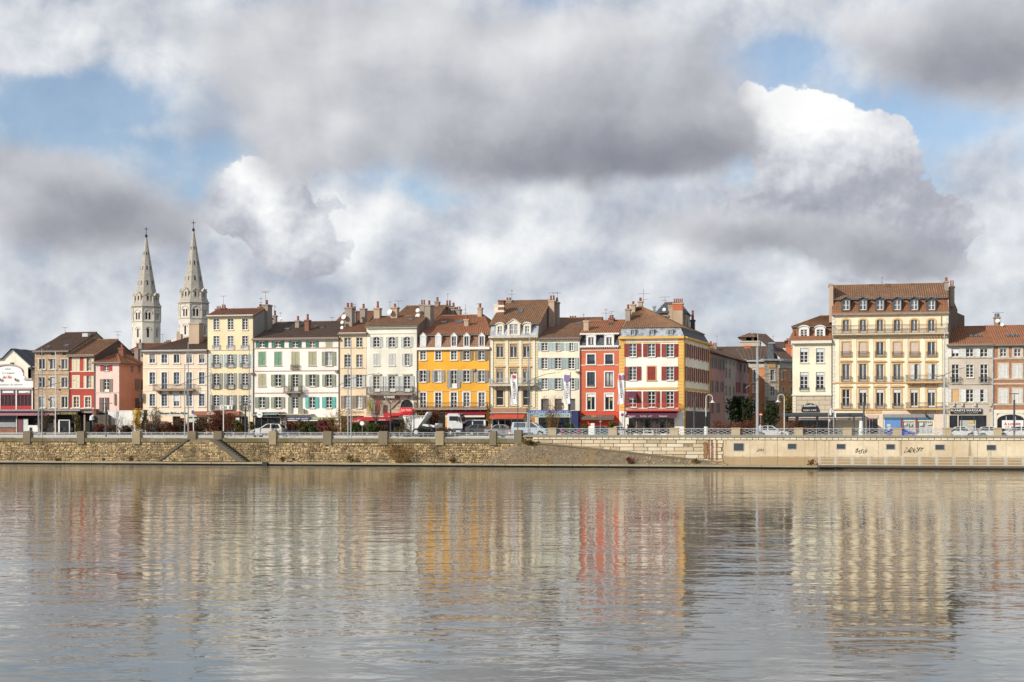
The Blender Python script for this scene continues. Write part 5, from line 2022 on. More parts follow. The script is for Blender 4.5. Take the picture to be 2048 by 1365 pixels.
h.dish(779, 624, 5.4, 3.2); h.dish(835, 621, 4.4, 4.2); h.dish(835, 632, 5.0, 4.2)
h.chimney(839, 848.2, 609, 640, 4.8, 1.2, 'ch_grey', 2); h.chimney(849, 860.5, 610, 657, 4.0, 1.8, 'ch_grey', 1)
h.antenna(797, 602, 616, 4.2, ((0.02, 8),)); h.antenna(780, 604, 618, 4.2, ((0.02, 2),))
h.skylight(820, 2.2, 10, 0.8)
h.pipe(834.6, 657, 868)
h.finish()
# big roof behind it
hb = House('rear_house', 'rear house with a wide brown tiled roof rising behind the white balcony house', 770, 862, 652, P_('rear_wall_b', (0.22, 0.17, 0.135), 0.4), v=25, group=None)
hb.roof(7.5, 614, C['t_brown'], 813, None)
hb.chimney(869.5, 877, 603.5, 618, 7.2, 0.8, 'ch_grey', 1); hb.chimney(890, 900.5, 612, 634, 8.6, 1, 'ch_grey', 2, poth=0.7); hb.chimney(901.5, 909, 614.5, 634, 8.6, 1, 'ch_grey', 1); hb.chimney(911, 920, 618.5, 634, 8.6, 1, 'ch_grey', 2, poth=0.3)
hb.antenna(895.5, 587, 612, 8.4, ((0.05, 2), (0.88, 11)))
hb.finish()

# ---- orange yellow house
h = House('orange_house', 'bright orange yellow house with grey shutters, dormers and an orange tile roof', 835, 979.5, 697, P_('wall_orange_yellow', (0.78, 0.40, 0.055), 0.2), v=18)
cols = [846, 876.4, 907.7, 933, 963.3]
h.row(cols, 701.8, 720.5, 11.5, nh=2, sur='white_paint', surw=0.13, each={3: {'sh': 's_brown', 'shw': 6.5}, 4: {'sh': 's_brown', 'shw': 6.5}})
h.row(cols, 741.3, 764.5, 11.8, nh=2, sh='s_grey', shw=6.6, sur='white_paint', surw=0.1, each={2: {'y1': 776, 'lower': 0.25}})
h.row(cols, 785.5, 816.5, 11.8, nh=3, sur='white_paint', surw=0.18, pane='g_dark', sill=None, each={3: {'lower': 0.12, 'pane': 'g_grey'}, 4: {'lower': 0.12, 'pane': 'g_grey'}, 0: {'y0': 785.5}})
h.strip('string_course', 835, 979.5, 782, 783.2, C['ochre_trim'], 0.06)
h.balcony(831, 977, 805.5, 817, 'rust_iron', 'brown_trim', 0.8, 0.22, 5)
h.strip('cornice', 834, 980, 695, 700, C['white_paint'], 0.4)
h.mansard(669, 695, C['t_mansard'], 0.9)
for i, c in enumerate(cols):
    h.dormer(c, 673, 692.5, 9.6, C['white_paint'], 'tri', frame='grey_paint', roofm='white_paint', nh=1 if i == 2 else 0, front=-0.02, hoodh=0.38, over=0.04, trim=0.10, pane='g_dark' if i > 1 else 'g_grey', blind=(0.97, 'blind_white') if i < 2 else None)
h.roof(9.0, 632.5, C['t_orange'], 882, 968, vf=18.9)
h.skylight(886, 5.0, 13, 1.0); h.skylight(917, 5.0, 15, 1.1)
h.chimney(928, 936.6, 639, 658.5, 4.4, 0.8, 'ch_tan', 1, poth=0.4); h.chimney(955, 963, 615.5, 638, 9.0, 0.8, 'ch_tan', 1, poth=0.5)
h.antenna(931, 609, 640, 4.8, ((0.3, 2), (0.5, 4))); h.antenna(957.5, 607, 615, 9.4, ((0.1, 6),))
h.strip('fascia', 828, 896, 820, 824.5, plain('maroon_fascia', (0.10, 0.035, 0.03), 0.7), 0.3)
h.awning(896, 974, 820.5, 830.5, C['maroon'], 1.3, 3.6, C['cream_trim'])
h.win(864, 826, 868, 54, nv=4, nh=0, pane='g_dark', frame='s_mauve', sill=None); h.win(936, 829, 868, 72, nv=4, nh=0, pane='g_dark', frame='s_mauve', sill=None)
h.strip('wall_box', 945, 951, 738, 742.5, C['brown_trim'], 0.35)
h.pipe(979.5, 700, 868)
h.finish()

# ---- ornate cream house
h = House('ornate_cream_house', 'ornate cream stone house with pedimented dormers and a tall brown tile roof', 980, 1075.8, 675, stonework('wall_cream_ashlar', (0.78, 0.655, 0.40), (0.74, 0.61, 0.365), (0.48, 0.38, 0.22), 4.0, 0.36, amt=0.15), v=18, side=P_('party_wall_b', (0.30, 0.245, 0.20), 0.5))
cols = [999.7, 1027, 1053]
h.row(cols, 688, 715.5, 13.8, nh=0, sur='ochre_trim', surw=0.10, pane='g_blue', blind=(0.22, 'blind_brown'), bar=0.05)
h.row(cols, 738, 763, 13.8, nh=0, sur='ochre_trim', surw=0.10, pane='g_grey', hood=('seg', 0.22, 'ochre_trim'), blind=(0.25, 'blind_brown'), bar=0.05, each={0: {'y1': 766}, 1: {'y1': 766}, 2: {'y1': 766}})
h.row(cols, 780, 811.8, 14.2, nh=1, nv=1, sur='ochre_trim', surw=0.12, pane='g_dark', frame='cream_trim')
h.balcony(980.5, 1071, 757, 769.8, 'grey_paint', 'stone_trim', 1.0, 0.2, 4)
for a in (981, 1011, 1038, 1065):
    h.strip('pilaster', a + 0.5, a + 5.5, 681, 768, C['cream_trim'], 0.08)
    h.strip('pilaster', a + 0.5, a + 5.5, 774, 815, C['cream_trim'], 0.08)
h.strip('cornice', 978.5, 1077, 672.3, 676.5, C['stone_trim'], 0.5); h.strip('frieze', 980, 1075.8, 676.5, 680, C['cream_trim'], 0.12)
for k in range(24):
    h.strip('modillion', 980 + k * 4.06, 982 + k * 4.06, 676.4, 678.6, C['brown_trim'], 0.42)
h.mansard(646.5, 672.3, C['zinc'], 0.8)
h.dormer(999.7, 653, 669.5, 9, C['cream_trim'], 'arch', nh=2, front=0.05, hoodh=0.35, trim=0.22, roofm='cream_trim')
h.dormer(1027.3, 649, 669.8, 17.5, C['cream_trim'], 'tri', nh=1, front=-0.05, hoodh=0.6, trim=0.28, roofm='cream_trim', pane='g_curt')
h.dormer(1054.2, 652, 669.5, 9, C['cream_trim'], 'arch', nh=2, front=0.05, hoodh=0.35, trim=0.22, roofm='cream_trim')
h.roof(7.5, 603.5, C['t_brown'], None, None, vf=18.8)
h.skylight(1040.5, 3.2, 9.5, 1.3, 'g_grey')
h.chimney(996.5, 1007.5, 600.5, 630, 3.4, 1.0, 'ch_brick', 0, bands=[(0.42, 0.52, 'cream_trim'), (0.66, 0.76, 'cream_trim')]); h.chimney(988.5, 996, 609.5, 630, 4.2, 0.9, 'cream_trim', 0)
h.chimney(1097, 1108, 601, 648, 6.4, 1.5, 'ch_tan', 2, poth=0.6); h.chimney(1108.4, 1115.5, 603.5, 640, 7.2, 1.5, 'ch_grey', 1, poth=0.5)
h.chimney(1011, 1022, 601, 606, 7.6, 0.6, 'ch_grey', 2, poth=0.3)
h.antenna(1023.7, 579, 603, 7.4, ((0.1, 2), (0.35, 7))); h.antenna(1106, 584, 601, 6.8, ((0.1, 9),)); h.antenna(1115, 583, 603, 7.4, ((0.15, 7),))
h.sign(981, 1054, 816.5, 825.5, plain('brown_fascia', (0.36, 0.22, 0.15), 0.7), [], 0.35, 0.3)
h.awning(983, 1051, 827, 834, C['orange_red'], 1.2, 3.2, C['orange_red'])
h.strip('valance', 981, 1056, 825.6, 827, C['blind_pink'], 0.5)
h.win(1016, 838, 868, 64, nv=5, nh=0, pane='g_dark', frame='grey_paint', sill=None)
h.strip('door', 1061, 1069, 835, 868, plain('orange_door', (0.50, 0.17, 0.04), 0.6), 0.03); h.strip('shop_post', 1054.5, 1057.5, 828, 868, C['white_paint'], 0.1)
h.finish()

# ---- cream house with blue awning
h = House('blue_awning_house', 'plain cream house with pale blue shutters above a bright blue shop awning', 1076.2, 1160, 676.5, P_('wall_light_cream', (0.83, 0.75, 0.59), 0.26), v=18)
cols = [1089.3, 1116, 1143]
h.row(cols, 686, 701.8, 12, nh=2, sh='s_blue', shw=7.5, pane='g_dark', sill='blind_pink', each={1: {'w': 8}, 2: {'w': 8}})
h.row(cols, 716, 738, 12.5, nh=3, sh='s_bluegrey', shw=7, sur='cream_trim', surw=0.05)
h.row(cols, 757, 779, 12.5, nh=3, sh='s_bluegrey', shw=7, sur='cream_trim', surw=0.05)
h.row(cols, 799, 821, 12, nh=0, nv=1, frame='s_mauve', sur='s_mauve', surw=0.08, pane='g_grey', sill=None)
h.strip('cornice', 1076, 1160, 676, 680, C['blind_pink'], 0.3)
h.wall_letters([('8', 1124.5, 808.5, 4.5, 6, 'letter_black'), ('O', 1124.5, 816, 5, 6, 'letter_black')], out=0.1)
h.sign(1061, 1145, 821, 827.8, C['blue_awn'], [('LE BISTROT DU MARCHE', 1104, 824.8, 74, 2.6, 'letter_white')], 1.4, 0.06)
h.sign(1061, 1142, 829, 834, plain('teal_glass', (0.10, 0.25, 0.30), 0.4), [('VINS   CAVE   GLACES', 1104, 831.6, 70, 2.4, 'letter_white')], 1.3, 0.05)
h.strip('side_panel', 1145.5, 1159.5, 822, 868, C['navy'], 1.2)
h.win(1108, 835, 868, 62, nv=4, nh=0, pane='g_dark', frame='navy', sill=None)
h.roof(12.0, 637.5, C['t_brown'], None, 1206)
h.skylight(1157, 7.5, 8, 0.9); h.antenna(1167, 628, 642, 11, ((0.1, 2),))
h.chimney(1138, 1152, 636, 640, 12.2, 0.6, 'ch_brick', 3, poth=0.2)
h.strip('wall_lamp', 1152, 1158, 743, 745.5, C['brown_trim'], 0.4)
h.pipe(1160, 680, 868)
h.finish()

# ---- coral red house
h = House('coral_house', 'coral red house, two windows wide, with slate mansard and white framed dormers', 1160.4, 1238, 694, P_('wall_coral', (0.60, 0.155, 0.088), 0.2), v=18)
cols = [1182, 1218.2]
h.row(cols, 709.3, 729, 15.5, nh=0, nv=1, frame='grey_paint', sur='white_paint', surw=0.15, pane='g_blue')
h.row(cols, 744.5, 774, 15.5, nh=0, nv=2, frame='dark_grey', sur='white_paint', surw=0.15, each={0: {'pane': 'g_blue'}, 1: {'pane': 'g_curt'}})
h.row(cols, 788, 820.5, 15.5, nh=0, nv=2, frame='cream_trim', sur='white_paint', surw=0.15, pane='g_dark', blind=(0.2, 'cloth_white'), sill='white_paint')
for c in cols:
    m = M(); h.strip('flower_box', c - 5.5, c + 5.5, 770.5, 773.5, C['ch_brick'], 0.12)
    h.balconette(c - 7.5, c + 7.5, 722, 728.8, 'iron', 0.05)
for px in (1178, 1222.5):
    h.strip('sticker', px - 2, px + 2, 797, 801.5, C['olive'], -0.11, back=0.14)
h.strip('cornice', 1160, 1238, 691.5, 695, C['white_paint'], 0.35)
for k in range(18):
    h.strip('modillion', 1161 + k * 4.3, 1163 + k * 4.3, 695, 697, C['cream_trim'], 0.25)
h.strip('string_course', 1160.4, 1238, 700, 701.6, C['cream_trim'], 0.06); h.strip('string_course', 1160.4, 1238, 730, 731.6, C['cream_trim'], 0.06)
h.strip('base', 1160.4, 1237.8, 823.5, 868, plaster('wall_coral_base', (0.66, 0.085, 0.045), 0.1), 0.05)
h.mansard(669, 691.5, C['slate'], 0.7)
for c in cols:
    h.dormer(c, 674.5, 690.5, 12, C['white_paint'], 'arch', frame='white_paint', roofm='white_paint', nh=0, front=-0.05, hoodh=0.3, over=0.06, trim=0.24, pane='g_grey')
h.strip('white_band', 1160, 1238, 666.5, 669.5, C['white_paint'], 0.1, back=0.9)
h.roof(6.5, 643, C['t_orange'], None, None, vf=18.7)
h.chimney(1167, 1177, 641.5, 664, 2.2, 0.8, 'ch_tan', 1, poth=0.25); h.chimney(1217, 1227, 636, 645, 6.4, 0.8, 'ch_brick', 2, poth=0.3)
h.skylight(1220, 4.2, 10, 0.8)
h.antenna(1212, 617, 643, 6.5, ((0.1, 4), (0.32, 9))); h.antenna(1223, 622, 637, 6.6, ((0.1, 5),))
h.awning(1166, 1230, 830, 837, plain('awning_brown_grey', (0.15, 0.115, 0.09), 0.8), 1.1, 2.6, plain('awning_brown_grey_b', (0.14, 0.105, 0.085), 0.8), [('LEA', 1191, 833, 9, 4, 'letter_gold', {'bold': .02}), ('bar', 1203, 833.5, 8, 3, 'orange_red', {'bold': .02})])
h.win(1198, 841, 868, 58, nv=5, nh=0, pane='g_dark', frame='s_mauve', sill=None)
h.pipe(1160.6, 697, 868)
h.finish()

# ---- white corner house with yellow corners and red shutters
SD = radians(90 - 6.4)                      # the side street runs back at this angle
h = House('corner_house', 'white corner house with yellow corner stones and dark red shutters beside the street gap', 1238.4, 1367.6, 676, P_('wall_corner_white', (0.88, 0.83, 0.76), 0.2), v=18, depth=17)
sk = cos(SD) / sin(SD)
yel = P_('corner_yellow', (0.74, 0.45, 0.13), 0.12)
cols = [1265.4, 1303, 1340]
h.row(cols, 688, 714, 15, nh=3, sh='s_red', shw=8.6, sur='cream_trim', surw=0.04, pane='g_blue')
h.row(cols, 733.5, 760.8, 15, nh=3, sh='s_red', shw=8.6, sur='cream_trim', surw=0.04, pane='g_blue', each={1: {'mode': 'closed', 'sur': 'ochre_trim', 'surw': 0.14, 'w': 16}})
h.row(cols, 783, 815, 15, nh=3, sh='s_red', shw=8.6, sur='white_paint', surw=0.06, pane='g_dark')
h.awning(1257.5, 1273, 783, 794, C['purple'], 0.8, 3, C['purple'], [('Brasserie', 1265, 796.5, 10, 2, 'letter_white')])
h.quoins(1238.8, 1250.6, 678.5, 822, 22, yel, 0.06, 0.0); h.quoins(1355.5, 1367.6, 678.5, 822, 22, yel, 0.06, 0.0)
h.strip('cornice', 1237.5, 1368.5, 673.5, 678, yel, 0.45); h.strip('string_course', 1250.6, 1355.5, 775, 779, yel, 0.1); h.strip('string_course', 1250.6, 1355.5, 684.3, 686, yel, 0.05)
h.balcony(1250.6, 1361, 807.5, 820.5, 'orange_red', 'orange_red', 1.0, 0.16, 0)
h.awning(1254, 1300, 823, 831, C['purple'], 1.6, 3.6, C['purple'], [('Brasserie', 1266, 832.6, 15, 2.8, 'letter_white', {'shear': .3, 'bold': .02}), ('"Le Fran', 1290, 832.6, 13, 2.9, 'letter_white', {'shear': .3, 'bold': .02})])
h.awning(1300.6, 1356, 823, 831, C['purple'], 1.6, 3.6, C['purple'], [('çais"', 1304, 832.6, 8, 2.9, 'letter_white', {'shear': .3, 'bold': .02}), ('Restaurant', 1329, 832.6, 17, 2.8, 'letter_white', {'shear': .3, 'bold': .02})])
h.win(1303, 836, 868, 92, nv=6, nh=0, pane='g_dark', frame='brown_trim', sill=None)
h.strip('wall_letter_board', 1240.5, 1249, 823, 868, C['white_paint'], 0.08)
FS = Fac(h.u1, 18.0, SD)
DS = 17.0
hs = []
z1, z2 = h.F.z(1303, 714), h.F.z(1303, 688)
zz1, zz2 = h.F.z(1303, 760.8), h.F.z(1303, 733.5)
za, zb_ = h.F.z(1303, 814), h.F.z(1303, 783)
rowz = [(z1, z2), (zz1, zz2), (za, zb_)]
for k in range(6):
    s = 1.6 + k * 2.75
    for j, (q0, q1) in enumerate(rowz):
        w_, hh = 0.95, q5(q1 - q0)
        hs.append((s - w_ / 2, s + w_ / 2, q0, q0 + hh, 0))
        fr = link('window', frame_mesh(w_, hh, 2, 3, C['white_paint']), h.root, FS.xyz(s, 0, q0), SD)
        sub('pane', pane_mesh(w_, hh, C['g_dark']), fr)
        link('window_surround', ring_mesh(w_, hh, 0.1, 0.05, C['ochre_trim']), h.root, FS.xyz(s, 0, q0), SD)
        sm = shutter_mesh(0.5, hh, C['s_red'])
        for sg in (-1, 1):
            link('shutter', sm, h.root, FS.xyz(s + sg * (w_ / 2 + 0.28), 0.06, q0), SD)
zc = h.F.z(1360, 676)
m = M()
wall_cells(m, 0, DS, h.base - 0.4, zc, hs)
h.loc(m, 'side_wall', h.wall_mat, FS)
for y0, y1, o in ((673.5, 678, 0.45), (775, 779, 0.1)):
    q0, q1 = h.F.z(1360, y1), h.F.z(1360, y0)
    m = M(); m.box(0.02, DS, -o, 0.02, q0, q1); h.loc(m, 'cornice', yel, FS)
m = M(); m.box(0.0, 0.75, -0.06, 0.02, h.base, h.F.z(1360, 678)); h.loc(m, 'corner_pilaster', yel, FS)
m = M(); m.box(DS - 0.6, DS, -0.06, 0.02, h.base, h.F.z(1360, 678)); h.loc(m, 'corner_pilaster', yel, FS)
m = M(); m.box(0.8, DS, -0.12, 0.02, h.base, h.F.z(1360, 822)); h.loc(m, 'dark_shopfront', plain('shopfront_dark_wood', (0.10, 0.075, 0.06), 0.7), FS)  # dark brown boarding along the side-street ground floor
m = M()
wall_cells(m, 0, h.w, h.base - 0.4, h.F.z(1300, 674), h.holes)
h.loc(m, 'wall', h.wall_mat)
R = lambda u, d: (u + sk * d, 18.0 + d)
m = M()
m.face([(h.u0, 18, 3), (h.u0, 35, 3), (h.u0, 35, zc + 1.2), (h.u0, 18, zc)])
m.face([(h.u0, 35, 3), (*R(h.u1, DS), 3), (*R(h.u1, DS), zc), (h.u0, 35, zc)])
part('back_wall', m, h.root, h.wall_mat)
# zinc mansard on both street sides, then a hipped tile roof
zt = Z(1300, 656.5, 18.9)
z0 = zc + 0.05
f0, f1 = Vector((h.u0, 17.95, z0)), Vector((h.u1 + 0.05, 17.95, z0))
t0, t1 = Vector((h.u0 + 0.25, 18.8, zt)), Vector((h.u1 - 0.55, 18.8, zt))
b1, tb1 = Vector((*R(h.u1 + 0.05, DS), z0)), Vector((*R(h.u1 - 0.6, DS - 0.8), zt))
b0, tb0 = Vector((h.u0, 35, z0)), Vector((h.u0 + 0.25, 34, zt))
m = M(); m.face([f0, f1, t1, t0]); part('mansard', m, h.root, C['zinc'])
m = M(); m.face([f1, b1, tb1, t1]); m.face([b1, b0, tb0, tb1]); m.face([b0, f0, t0, tb0]); part('mansard', m, h.root, C['dark_slate'])  # flank and back of the zinc mansard: shade painted in as a darker colour
m = M(); m.cyl(t0, t1, 0.09, 0.09, 6); m.cyl(f1, t1, 0.07, 0.07, 6); m.cyl(t1, tb1, 0.09, 0.09, 6); part('zinc_roll', m, h.root, C['zinc'])
for c in (1265.5, 1302.5, 1340.5):
    h.dormer(c, 661, 670.5, 7, C['zinc'], 'flat', frame='grey_paint', roofm='zinc', nh=0, front=0.05, hoodh=0.05, over=0.03, trim=0.09, pane='g_grey')
ap = Vector((U(1282, 26), 26.0, Z(1282, 613.5, 26)))
ap0 = Vector((U(1274, 26), 26.0, Z(1274, 615, 26)))
m = M()
h.slope(m, t0 + Vector((0, -.2, 0)), t1 + Vector((0.2, -.2, 0)), ap, ap0, 0.27)
h.slope(m, t1 + Vector((0.2, -.2, 0)), tb1 + Vector((0.2, 0, 0)), ap, ap, 0.4)
h.slope(m, tb1, tb0, ap0, ap, 0.5); h.slope(m, tb0, t0, ap0, ap0, 0.4)
m.cyl(t1, ap, 0.12, 0.12, 6); m.cyl(t0, ap0, 0.12, 0.12, 6)
part('roof', m, h.root, C['t_brown'])
h.gable = None
h.chimney(1250.6, 1260, 618, 646, 3.0, 0.9, 'ch_grey', 1, poth=0.5); h.chimney(1261, 1270, 608.5, 634, 6.0, 0.9, 'ch_tan', 1, poth=0.3); h.chimney(1276, 1284.5, 602.5, 617, 8.2, 0.8, 'ch_tan', 1, poth=0.4)
h.chimney(1306, 1310.5, 612, 627, 9.0, 0.4, 'zinc', 0); h.antenna(1287, 578, 602, 8.4, ((0.35, 11), (0.75, 9)))
h.chimney(1346, 1365, 606, 652, 10.5, 1.2, 'ch_tan', 5, poth=0.5, bands=[(0.74, 0.985, 'ch_orange')]); h.chimney(1336.5, 1345.6, 611, 652, 10.8, 1.1, 'ch_tan', 3, poth=0.35)
h.dish(1328, 619.5, 3.8, 10.4); h.chimney(1380.5, 1389, 640, 660, 13.5, 1.0, 'dark_grey', 1, poth=1.2)
m = M()
vx = 30.0
m.box(U(1313, vx), U(1372, vx), vx, vx + 6, Z(1340, 660, vx), Z(1340, 627, vx))
part('stair_tower', m, h.root, P_('tower_render', (0.42, 0.37, 0.29), 0.5))
A, B = Vector((U(1311, vx) - .1, vx - .3, Z(1340, 627, vx))), Vector((U(1376, vx), vx - .3, Z(1340, 627, vx)))
D2 = Vector((0, 6.6, 0)); r0, r1 = Vector((U(1330, vx + 3), vx + 3, Z(1340, 604.5, vx + 3))), Vector((U(1360, vx + 3), vx + 3, Z(1340, 604.5, vx + 3)))
m = M(); m.face([A, B, r1, r0]); m.face([B, B + D2, r1]); m.face([B + D2, A + D2, r0, r1]); m.face([A + D2, A, r0]); m.face([A, B, B + D2, A + D2])
part('slate_roof', m, h.root, C['slate'])
h.antenna(1330, 594, 618, 12.6, ((0.02, 11), (0.25, 7), (0.6, 9)))

# ---- side street row in shade
def street_house(name, label, pa, pb, ta, tb, wall, roofm, wins, dist0):
    """house on the street running back: front seen obliquely from pixel pa to pb, eave rows ta, tb"""
    Fs = Fac(*STREET0, SD)
    s0, s1 = Fs.s(pa), Fs.s(pb)
    z = (Fs.z(pa, ta) + Fs.z(pb, tb)) / 2
    mid = Fs.xyz((s0 + s1) / 2, 0, ZB)
    hh = House.__new__(House)
    hh.v, hh.rg, hh.holes = mid.y, random.Random(int(pa)), []
    hh.root = thing(name, label, 'house', mid, 'houses in the shaded side street')
    hh.F = Fs
    for px, y0, y1, w, sh in wins:
        s = Fs.s(px)
        z0, q1 = Fs.z(px, y1), Fs.z(px, y0)
        hq = q5(q1 - z0)
        hh.holes.append((s - w / 2, s + w / 2, z0, z0 + hq, 0))
        fr = link('window', frame_mesh(w, hq, 2, 2, C['grey_paint']), hh.root, Fs.xyz(s, 0, z0), SD)
        sub('pane', pane_mesh(w, hq, C['g_dark']), fr)
        if sh:
            sm = shutter_mesh(q5(w / 2), hq, C[sh])
            for sg in (-1, 1):
                link('shutter', sm, hh.root, Fs.xyz(s + sg * (w * 0.75 + 0.04), 0.055, z0), SD)
    m = M()
    wall_cells(m, s0, s1, ZB - 0.4, z, hh.holes)
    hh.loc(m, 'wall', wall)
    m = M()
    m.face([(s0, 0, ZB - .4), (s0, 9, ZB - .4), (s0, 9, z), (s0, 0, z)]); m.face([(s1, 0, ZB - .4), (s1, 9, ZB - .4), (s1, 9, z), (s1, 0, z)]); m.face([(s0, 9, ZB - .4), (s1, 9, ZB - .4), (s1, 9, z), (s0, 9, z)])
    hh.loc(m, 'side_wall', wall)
    m = M()
    hh.slope(m, (s0 - .1, -0.5, z - 0.1), (s1 + .1, -0.5, z - 0.1), (s1 + .1, 4.5, z + 2.0), (s0 - .1, 4.5, z + 2.0), 0.5)
    hh.slope(m, (s1 + .1, 9.4, z - 0.1), (s0 - .1, 9.4, z - 0.1), (s0 - .1, 4.5, z + 2.0), (s1 + .1, 4.5, z + 2.0), 0.5)
    for s in (s0, s1):
        m.face([(s, 0, z), (s, 4.5, z + 2.0), (s, 9, z)])
    hh.loc(m, 'roof', roofm)
    return hh

STREET0 = R(h.u1, 0)
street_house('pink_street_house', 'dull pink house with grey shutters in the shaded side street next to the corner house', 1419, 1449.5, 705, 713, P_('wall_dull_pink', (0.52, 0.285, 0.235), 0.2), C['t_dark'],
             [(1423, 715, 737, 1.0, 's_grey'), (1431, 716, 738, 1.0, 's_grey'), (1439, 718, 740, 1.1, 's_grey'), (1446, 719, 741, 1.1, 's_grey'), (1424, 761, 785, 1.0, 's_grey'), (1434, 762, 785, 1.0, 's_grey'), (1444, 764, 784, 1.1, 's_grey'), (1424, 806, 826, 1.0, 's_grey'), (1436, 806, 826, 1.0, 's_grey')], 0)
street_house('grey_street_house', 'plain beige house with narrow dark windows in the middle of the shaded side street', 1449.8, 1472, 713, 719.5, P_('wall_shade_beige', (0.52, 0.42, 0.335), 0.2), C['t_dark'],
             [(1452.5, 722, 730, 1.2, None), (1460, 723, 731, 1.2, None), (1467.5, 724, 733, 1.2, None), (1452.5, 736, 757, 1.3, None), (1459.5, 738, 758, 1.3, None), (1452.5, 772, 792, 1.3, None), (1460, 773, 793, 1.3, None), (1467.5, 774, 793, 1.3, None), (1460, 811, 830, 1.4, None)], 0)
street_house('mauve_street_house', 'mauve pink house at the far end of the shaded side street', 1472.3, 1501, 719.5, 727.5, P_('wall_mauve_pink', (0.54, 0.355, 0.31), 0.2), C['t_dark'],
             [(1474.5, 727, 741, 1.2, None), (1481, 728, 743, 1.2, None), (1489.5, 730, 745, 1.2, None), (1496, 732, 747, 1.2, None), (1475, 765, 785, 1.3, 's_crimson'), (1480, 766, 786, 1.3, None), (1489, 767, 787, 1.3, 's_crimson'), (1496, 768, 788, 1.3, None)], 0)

# big dark roof, orange chimney and the loggia tower behind the street
hb = House('rear_house', 'rear house with long dark brown roof and orange chimney behind the shaded side street', 1396, 1545, 722, P_('rear_wall_c', (0.30, 0.24, 0.2), 0.3), v=80, depth=10, group=None)
hb.roof(8, 695.5, C['t_dark'])
hb.chimney(1418, 1424, 690, 704, 1, 1.2, 'ch_orange', 1); hb.chimney(1488, 1501.5, 692, 706, -1.0, 1.8, 'ch_orange', 0); hb.chimney(1483, 1493, 709, 727, -6, 1.4, 'ch_tan', 0)
hb.chimney(1425, 1433, 693, 700, 5, 1.2, 'ch_grey', 2)
hb.antenna(1434, 670, 697, 6, ((0.1, 2),))
hb.finish()
vt = 110.0
tw = thing('roof_lookout', 'square lookout tower with low pyramid tile roof behind the side street', 'tower', (U(1498, vt), vt, ZB), None)
m = M(); m.box(U(1480, vt), U(1519, vt), vt, vt + 7, ZB, Z(1498, 682, vt)); part('wall', m, tw, P_('tower_stone', (0.52, 0.44, 0.34), 0.3))
m = M()
for a, c in ((1480, 1492), (1503, 1508), (1516, 1519)):
    m.box(U(a, vt), U(c, vt), vt, vt + 7, Z(1498, 681.9, vt), Z(1498, 674, vt))
m.box(U(1481, vt), U(1518, vt), vt + 3, vt + 3.5, Z(1498, 681.9, vt), Z(1498, 674, vt))
part('loggia', m, tw, P_('tower_stone_b', (0.46, 0.38, 0.29), 0.3))
m = M(); m.box(U(1479, vt), U(1520, vt), vt - .2, vt + 7.2, Z(1498, 684, vt), Z(1498, 682.5, vt)); part('string_course', m, tw, C['cream_trim'])
A, B = Vector((U(1475.5, vt), vt - 1, Z(1498, 675.5, vt))), Vector((U(1524, vt), vt - 1, Z(1498, 675.5, vt)))
D2 = Vector((0, 9, 0)); apx = Vector((U(1500, vt + 3.5), vt + 3.5, Z(1499, 664.5, vt)))
m = M()
for p, q_ in ((A, B), (B, B + D2), (B + D2, A + D2), (A + D2, A)):
    hb.slope(m, p, q_, apx, apx, 0.8)
m.face([A, B, B + D2, A + D2])
part('roof', m, tw, C['t_brown'])

# ---- orange corner building with stone bay in the gap
vc = 58.0
h = House('orange_bay_house', 'orange rendered house with pale stone corner bay and slate dome, deep in the street gap', 1497, 1531, 724, P_('wall_orange', (0.66, 0.29, 0.13), 0.26), v=vc, depth=16, base=ZB)
h.win(1511, 740, 765, 8, nh=1, pane='g_dark', sur='cream_trim', surw=0.2); h.win(1511, 774, 785, 8, nh=0, nv=1, pane='g_curt', sur='cream_trim', surw=0.2)
h.win(1511, 800, 825, 8, nh=1, pane='g_dark', sur='cream_trim', surw=0.2)
h.ze = Z(1511, 724, vc)
h.gable = None
stn_ = stonework('bay_stone', (0.62, 0.55, 0.44), (0.55, 0.48, 0.38), (0.30, 0.25, 0.2), 1.3, 0.5, amt=0.3)
m = M(); wall_cells(m, 0, h.w, ZB - .4, h.ze, h.holes); h.loc(m, 'wall', h.wall_mat)
h.strip('frieze', 1497, 1530.5, 724, 736, C['stone_trim'], 0.1); h.strip('cornice', 1494, 1531, 720.5, 724, C['grey_paint'], 0.6)
# bay turned towards the corner
p0 = (U(1529, vc - 1.2), vc - 1.2); p1 = (U(1557.5, vc - 1.2), vc - 0.2)
al = atan2(p1[1] - p0[1], p1[0] - p0[0])
FB = Fac(p0[0], p0[1], al)
wl = sqrt((p1[0] - p0[0]) ** 2 + (p1[1] - p0[1]) ** 2)
hs = []
for y0, y1 in ((740.5, 761.5), (774, 792.5), (806, 830)):
    h.win(1545, y0, y1, 8, F=FB, holes=hs, nh=1, pane='g_blue', sur='stone_trim', surw=0.2)
m = M(); wall_cells(m, 0, wl, ZB - .4, FB.z(1545, 722), hs); h.loc(m, 'bay', stn_, FB)
m = M(); m.box(-0.5, wl + 0.5, -0.5, 0.3, FB.z(1545, 722), FB.z(1545, 718.5)); h.loc(m, 'cornice', C['grey_paint'], FB)
m = M(); m.box(wl * 0.25, wl * 0.75, -0.12, 0.02, FB.z(1545, 736), FB.z(1545, 724)); h.loc(m, 'carved_cartouche', C['ochre_trim'], FB)
m = M(); m.box(wl * 0.1, wl * 0.9, -0.9, 0.02, FB.z(1545, 802), FB.z(1545, 793.5)); h.loc(m, 'stone_balcony', C['stone_trim'], FB)
